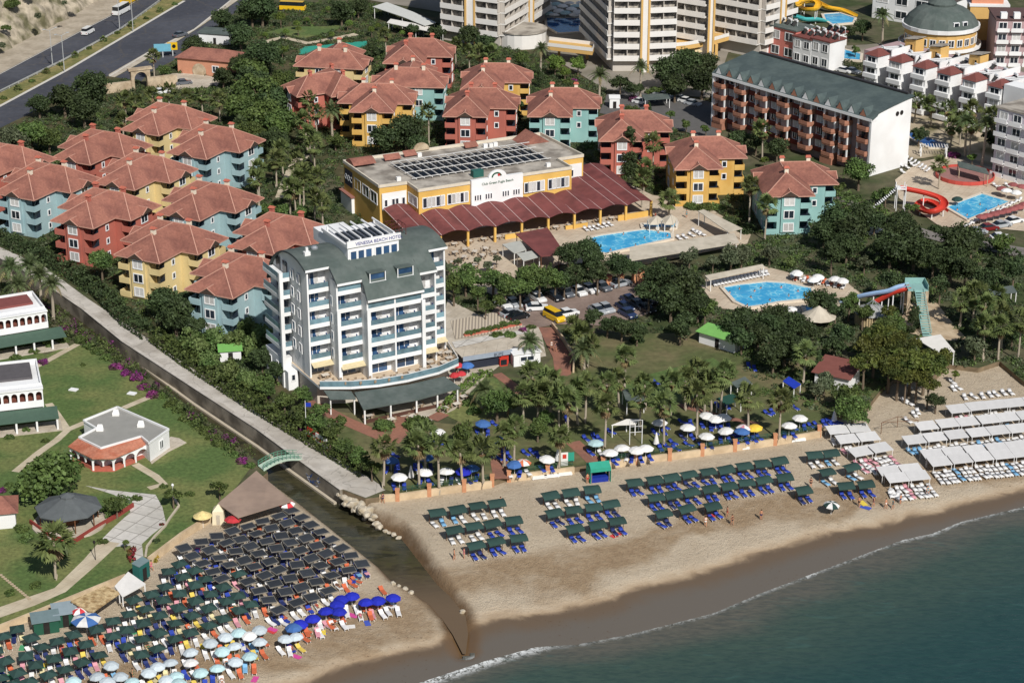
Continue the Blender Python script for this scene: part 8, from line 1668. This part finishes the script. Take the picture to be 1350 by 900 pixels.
ppl = [(*z7([(675,590)])[0],1,'white','walking on the damp sand, nearest the middle of the beach'),(*z7([(824,524)])[0],1,'red','in red standing before the front canopies'),(*z7([(857,580)])[0],2,'black','in black swimwear near the one in red'),(*z7([(1055,545)])[0],0,'navy','standing over the dark sand patch'),(*z8([(125,490)])[0],0,'black','standing beside the lone canopy at the right block'),(*z8([(402,600)])[0],2,'black','beside the yellow towel'),(*z8([(485,600)])[0],1,'navy','right of the yellow towel'),(*z8([(556,610)])[0],2,'white','walking below the white canopies'),(*z8([(598,612)])[0],1,'turquoise','second of the walkers below the white canopies'),(*z8([(640,585)])[0],0,'navy','beside the loose white loungers'),(*z8([(795,535)])[0],1,'turquoise','in turquoise below the right canopies'),
 (*z6([(228,640)])[0],2,'black','left of the pair near the creek'),(*z6([(288,632)])[0],0,'pink','right of the pair near the creek'),(*z6([(1045,172)])[0],0,'red','in front of the green kiosk'),(*z3([(345,640)])[0],1,'pink','in pink on the sand below the drive gate'),(*z3([(318,690)])[0],2,'red','behind the one in pink below the drive gate'),(*z1([(1215,870)])[0],0,'green','at the near edge of the left beach'),(660,668,0,'black','by the back row of green canopies'),(505,663,1,'navy','at the road end boulders')]
for i, (x, y, k, c, d) in enumerate(ppl): person(GB(x, y), rnd.uniform(0, 6.28), k, c, i % 2 == 0, 'person %s' % d, 'people on the beach')
for i, (x, y, d) in enumerate(((727,460,'walking down the brick ramp, left one'),(732,463,'walking down the brick ramp, right one'),(864,290,'on the restaurant pool deck'),(905,287,'between the grey tents and the side canopy'),(1270,340,'in the street by the parked cars'),(602,493,'by the red parasols of the hotel'),(1245,385,'on the tan plaza path'),(1236,378,'behind the other on the tan plaza path'))):
    person(G(x, y, .2)-Vector((0,0,.05)), i*1.1, i % 3, ['white','navy','red','turquoise'][i % 4], True, 'person %s' % d, 'people inland')
for i, (x, y) in enumerate([(962,386),(975,381),(990,392),(1003,380),(1015,396),(1030,379),(1040,390),(1052,384),(1062,392),(985,403),(995,384)]): person(G(x, y, .4)-Vector((0,0,1.35)), i*1.3, 0, list(SW)[i % 7], i % 2, '%s bather from the left in the curved pool' % NTH[[0,1,3,5,6,7,8,9,10,2,4][i]], 'bathers in the curved pool')
for i, (x, y) in enumerate([(805,330),(822,309),(850,314),(868,307),(880,311),(838,324)]): person(G(x, y, .4)-Vector((0,0,1.3)), i, 0, list(SW)[i % 7], False, '%s bather from the left in the restaurant pool' % NTH[[0,1,3,4,5,2][i]], 'bathers in the restaurant pool')
for i, (x, y) in enumerate([(1262,277),(1275,284),(1292,270),(1300,278),(1316,272)]): person(G(x, y, .4)-Vector((0,0,1.3)), i, 0, list(SW)[i % 7], False, '%s bather from the left in the rectangular pool' % NTH[i], 'bathers in the rectangular pool')
sel = [l for l in LOUNG[:300] if l[4] in ('white','blue','orange','cream')][::9][:26]
for i, (x, y, z, rz, c, lab, grp, up) in enumerate(sel):
    ca, sa = math.cos(rz), math.sin(rz); dy = .62; col_ = list(SW)[i % 7]; t = person((x-sa*(-.85), y+ca*(-.85), z+.47), rz, 0, col_, i % 2, 'sunbather in %s on %s' % (col_, short(lab)), 'sunbathers', lie=1, s=.98)
# towels and bags on the sand
TW = [M('towel_'+k, c, .95, .1, 2) for k, c in (('yellow', rgb(226,200,80)), ('blue', rgb(70,90,180)), ('red', rgb(206,70,70)), ('pink', rgb(206,80,150)), ('white', rgb(226,222,216)), ('green', rgb(80,160,110)))]
for i, (x, y, k, d) in enumerate([(*z8([(425,580)])[0],0,'yellow towel on the sand below the white canopies'),(*z8([(440,605)])[0],1,'blue towel beside the yellow one'),(*z7([(725,515)])[0],2,'red towel before the front row of canopies'),(*z7([(60,650)])[0],2,'red towel at the front of the kiosk block'),(*z3([(760,455)])[0],3,'magenta cloth hanging between black parasols'),(*z5([(560,665)])[0],3,'pink towel at the seaward edge of the left beach'),(*z5([(860,490)])[0],3,'purple towel below the blue parasols'),(*z5([(830,595)])[0],4,'white towel nearest the sea on the left beach'),(*z6([(1218,490)])[0],2,'red towel seaward of the kiosk block'),(*z8([(240,595)])[0],5,'green towel by the lone green parasol')]):
    p = GB(x, y); rt = R(20+37*i); mb = MB().box(-.45,-.85,.01,.45,.85,.05); tag(mb.build('towel', TW[k], None, p, rt), d, 'towel')
p = GC(*z8([(245,590)])[0], 1.6); parasol('round', 'green', p, 1.6, 0, 'lone dark green and white parasol near the waterline', None, 'white')

M4H = Matrix.Translation(HT.location) @ Matrix.Rotation(R(29), 4, 'Z')
for i, (a, b) in enumerate(((-7,1.2),(-5,-.2),(-2.8,-1.2),(-.5,-1.9),(1.8,-2.3),(4.1,-2.4),(6.4,-2.3),(8.6,-2.1),(10.8,-1.8),(13,-1.0),(14.6,.2),(15.6,2.4),(-6.5,3.6),(11,.2),(14.4,2.8))):
    tag(put('dining_table', DTm, None, M4H @ Vector((a, b, 4.004)), R(29)), '%s dining table set from the left on the white hotel terrace' % NTH[i], 'table', 'tables on the hotel terrace')
for i, (a, b) in enumerate(((-3.5,-6.5),(-1,-9.6),(2.5,-10.2),(5.5,-6.4),(8.5,-9.8),(11,-9.3),(13.4,-7.2))):
    tag(put('dining_table', DTm, None, M4H @ Vector((a, b, .09)), R(35)), '%s dining table from the left by the green hotel canopy' % NTH[i], 'table', 'tables by the hotel canopy')
TWL = []
left = [l for l in LOUNG[:300] if 'left beach' in l[6]]
for i, l in enumerate(left[::4][:44]):
    x, y, z, rz, c, lab = l[:6]; k = i % 6; px_, py_ = x+rnd.uniform(-.5,.5), y-1.35+rnd.uniform(-.3,.3); mb = MB().box(-.38,-.7,.01,.38,.7,.05)
    TWL.append((px_, ['yellow','blue','red','pink','white','green'][k], mb.build('towel', TW[k], None, (px_, py_, BZ(px_, py_)), rz+rnd.uniform(-.5,.5))))
TWL.sort(key=lambda q: -q[0])
for i, (_, c, o) in enumerate(TWL): tag(o, '%s towel on the sand among the parasols, %s towel from the creek' % (c, NTH[i]), 'towel', 'towels on the left beach')

for i, (x, y) in enumerate(((600,337),(613,333),(626,336),(640,332),(652,337),(598,350),(625,354),(647,357),(612,343),(636,341))):
    tag(put('dining_table', DTm, None, G(x, y, .1)-Vector((0,0,-.12)), R(20+31*i)), '%s table set on the open restaurant terrace behind the car park trees' % NTH[i], 'table', 'tables on the open terrace')
label_all(VEG)
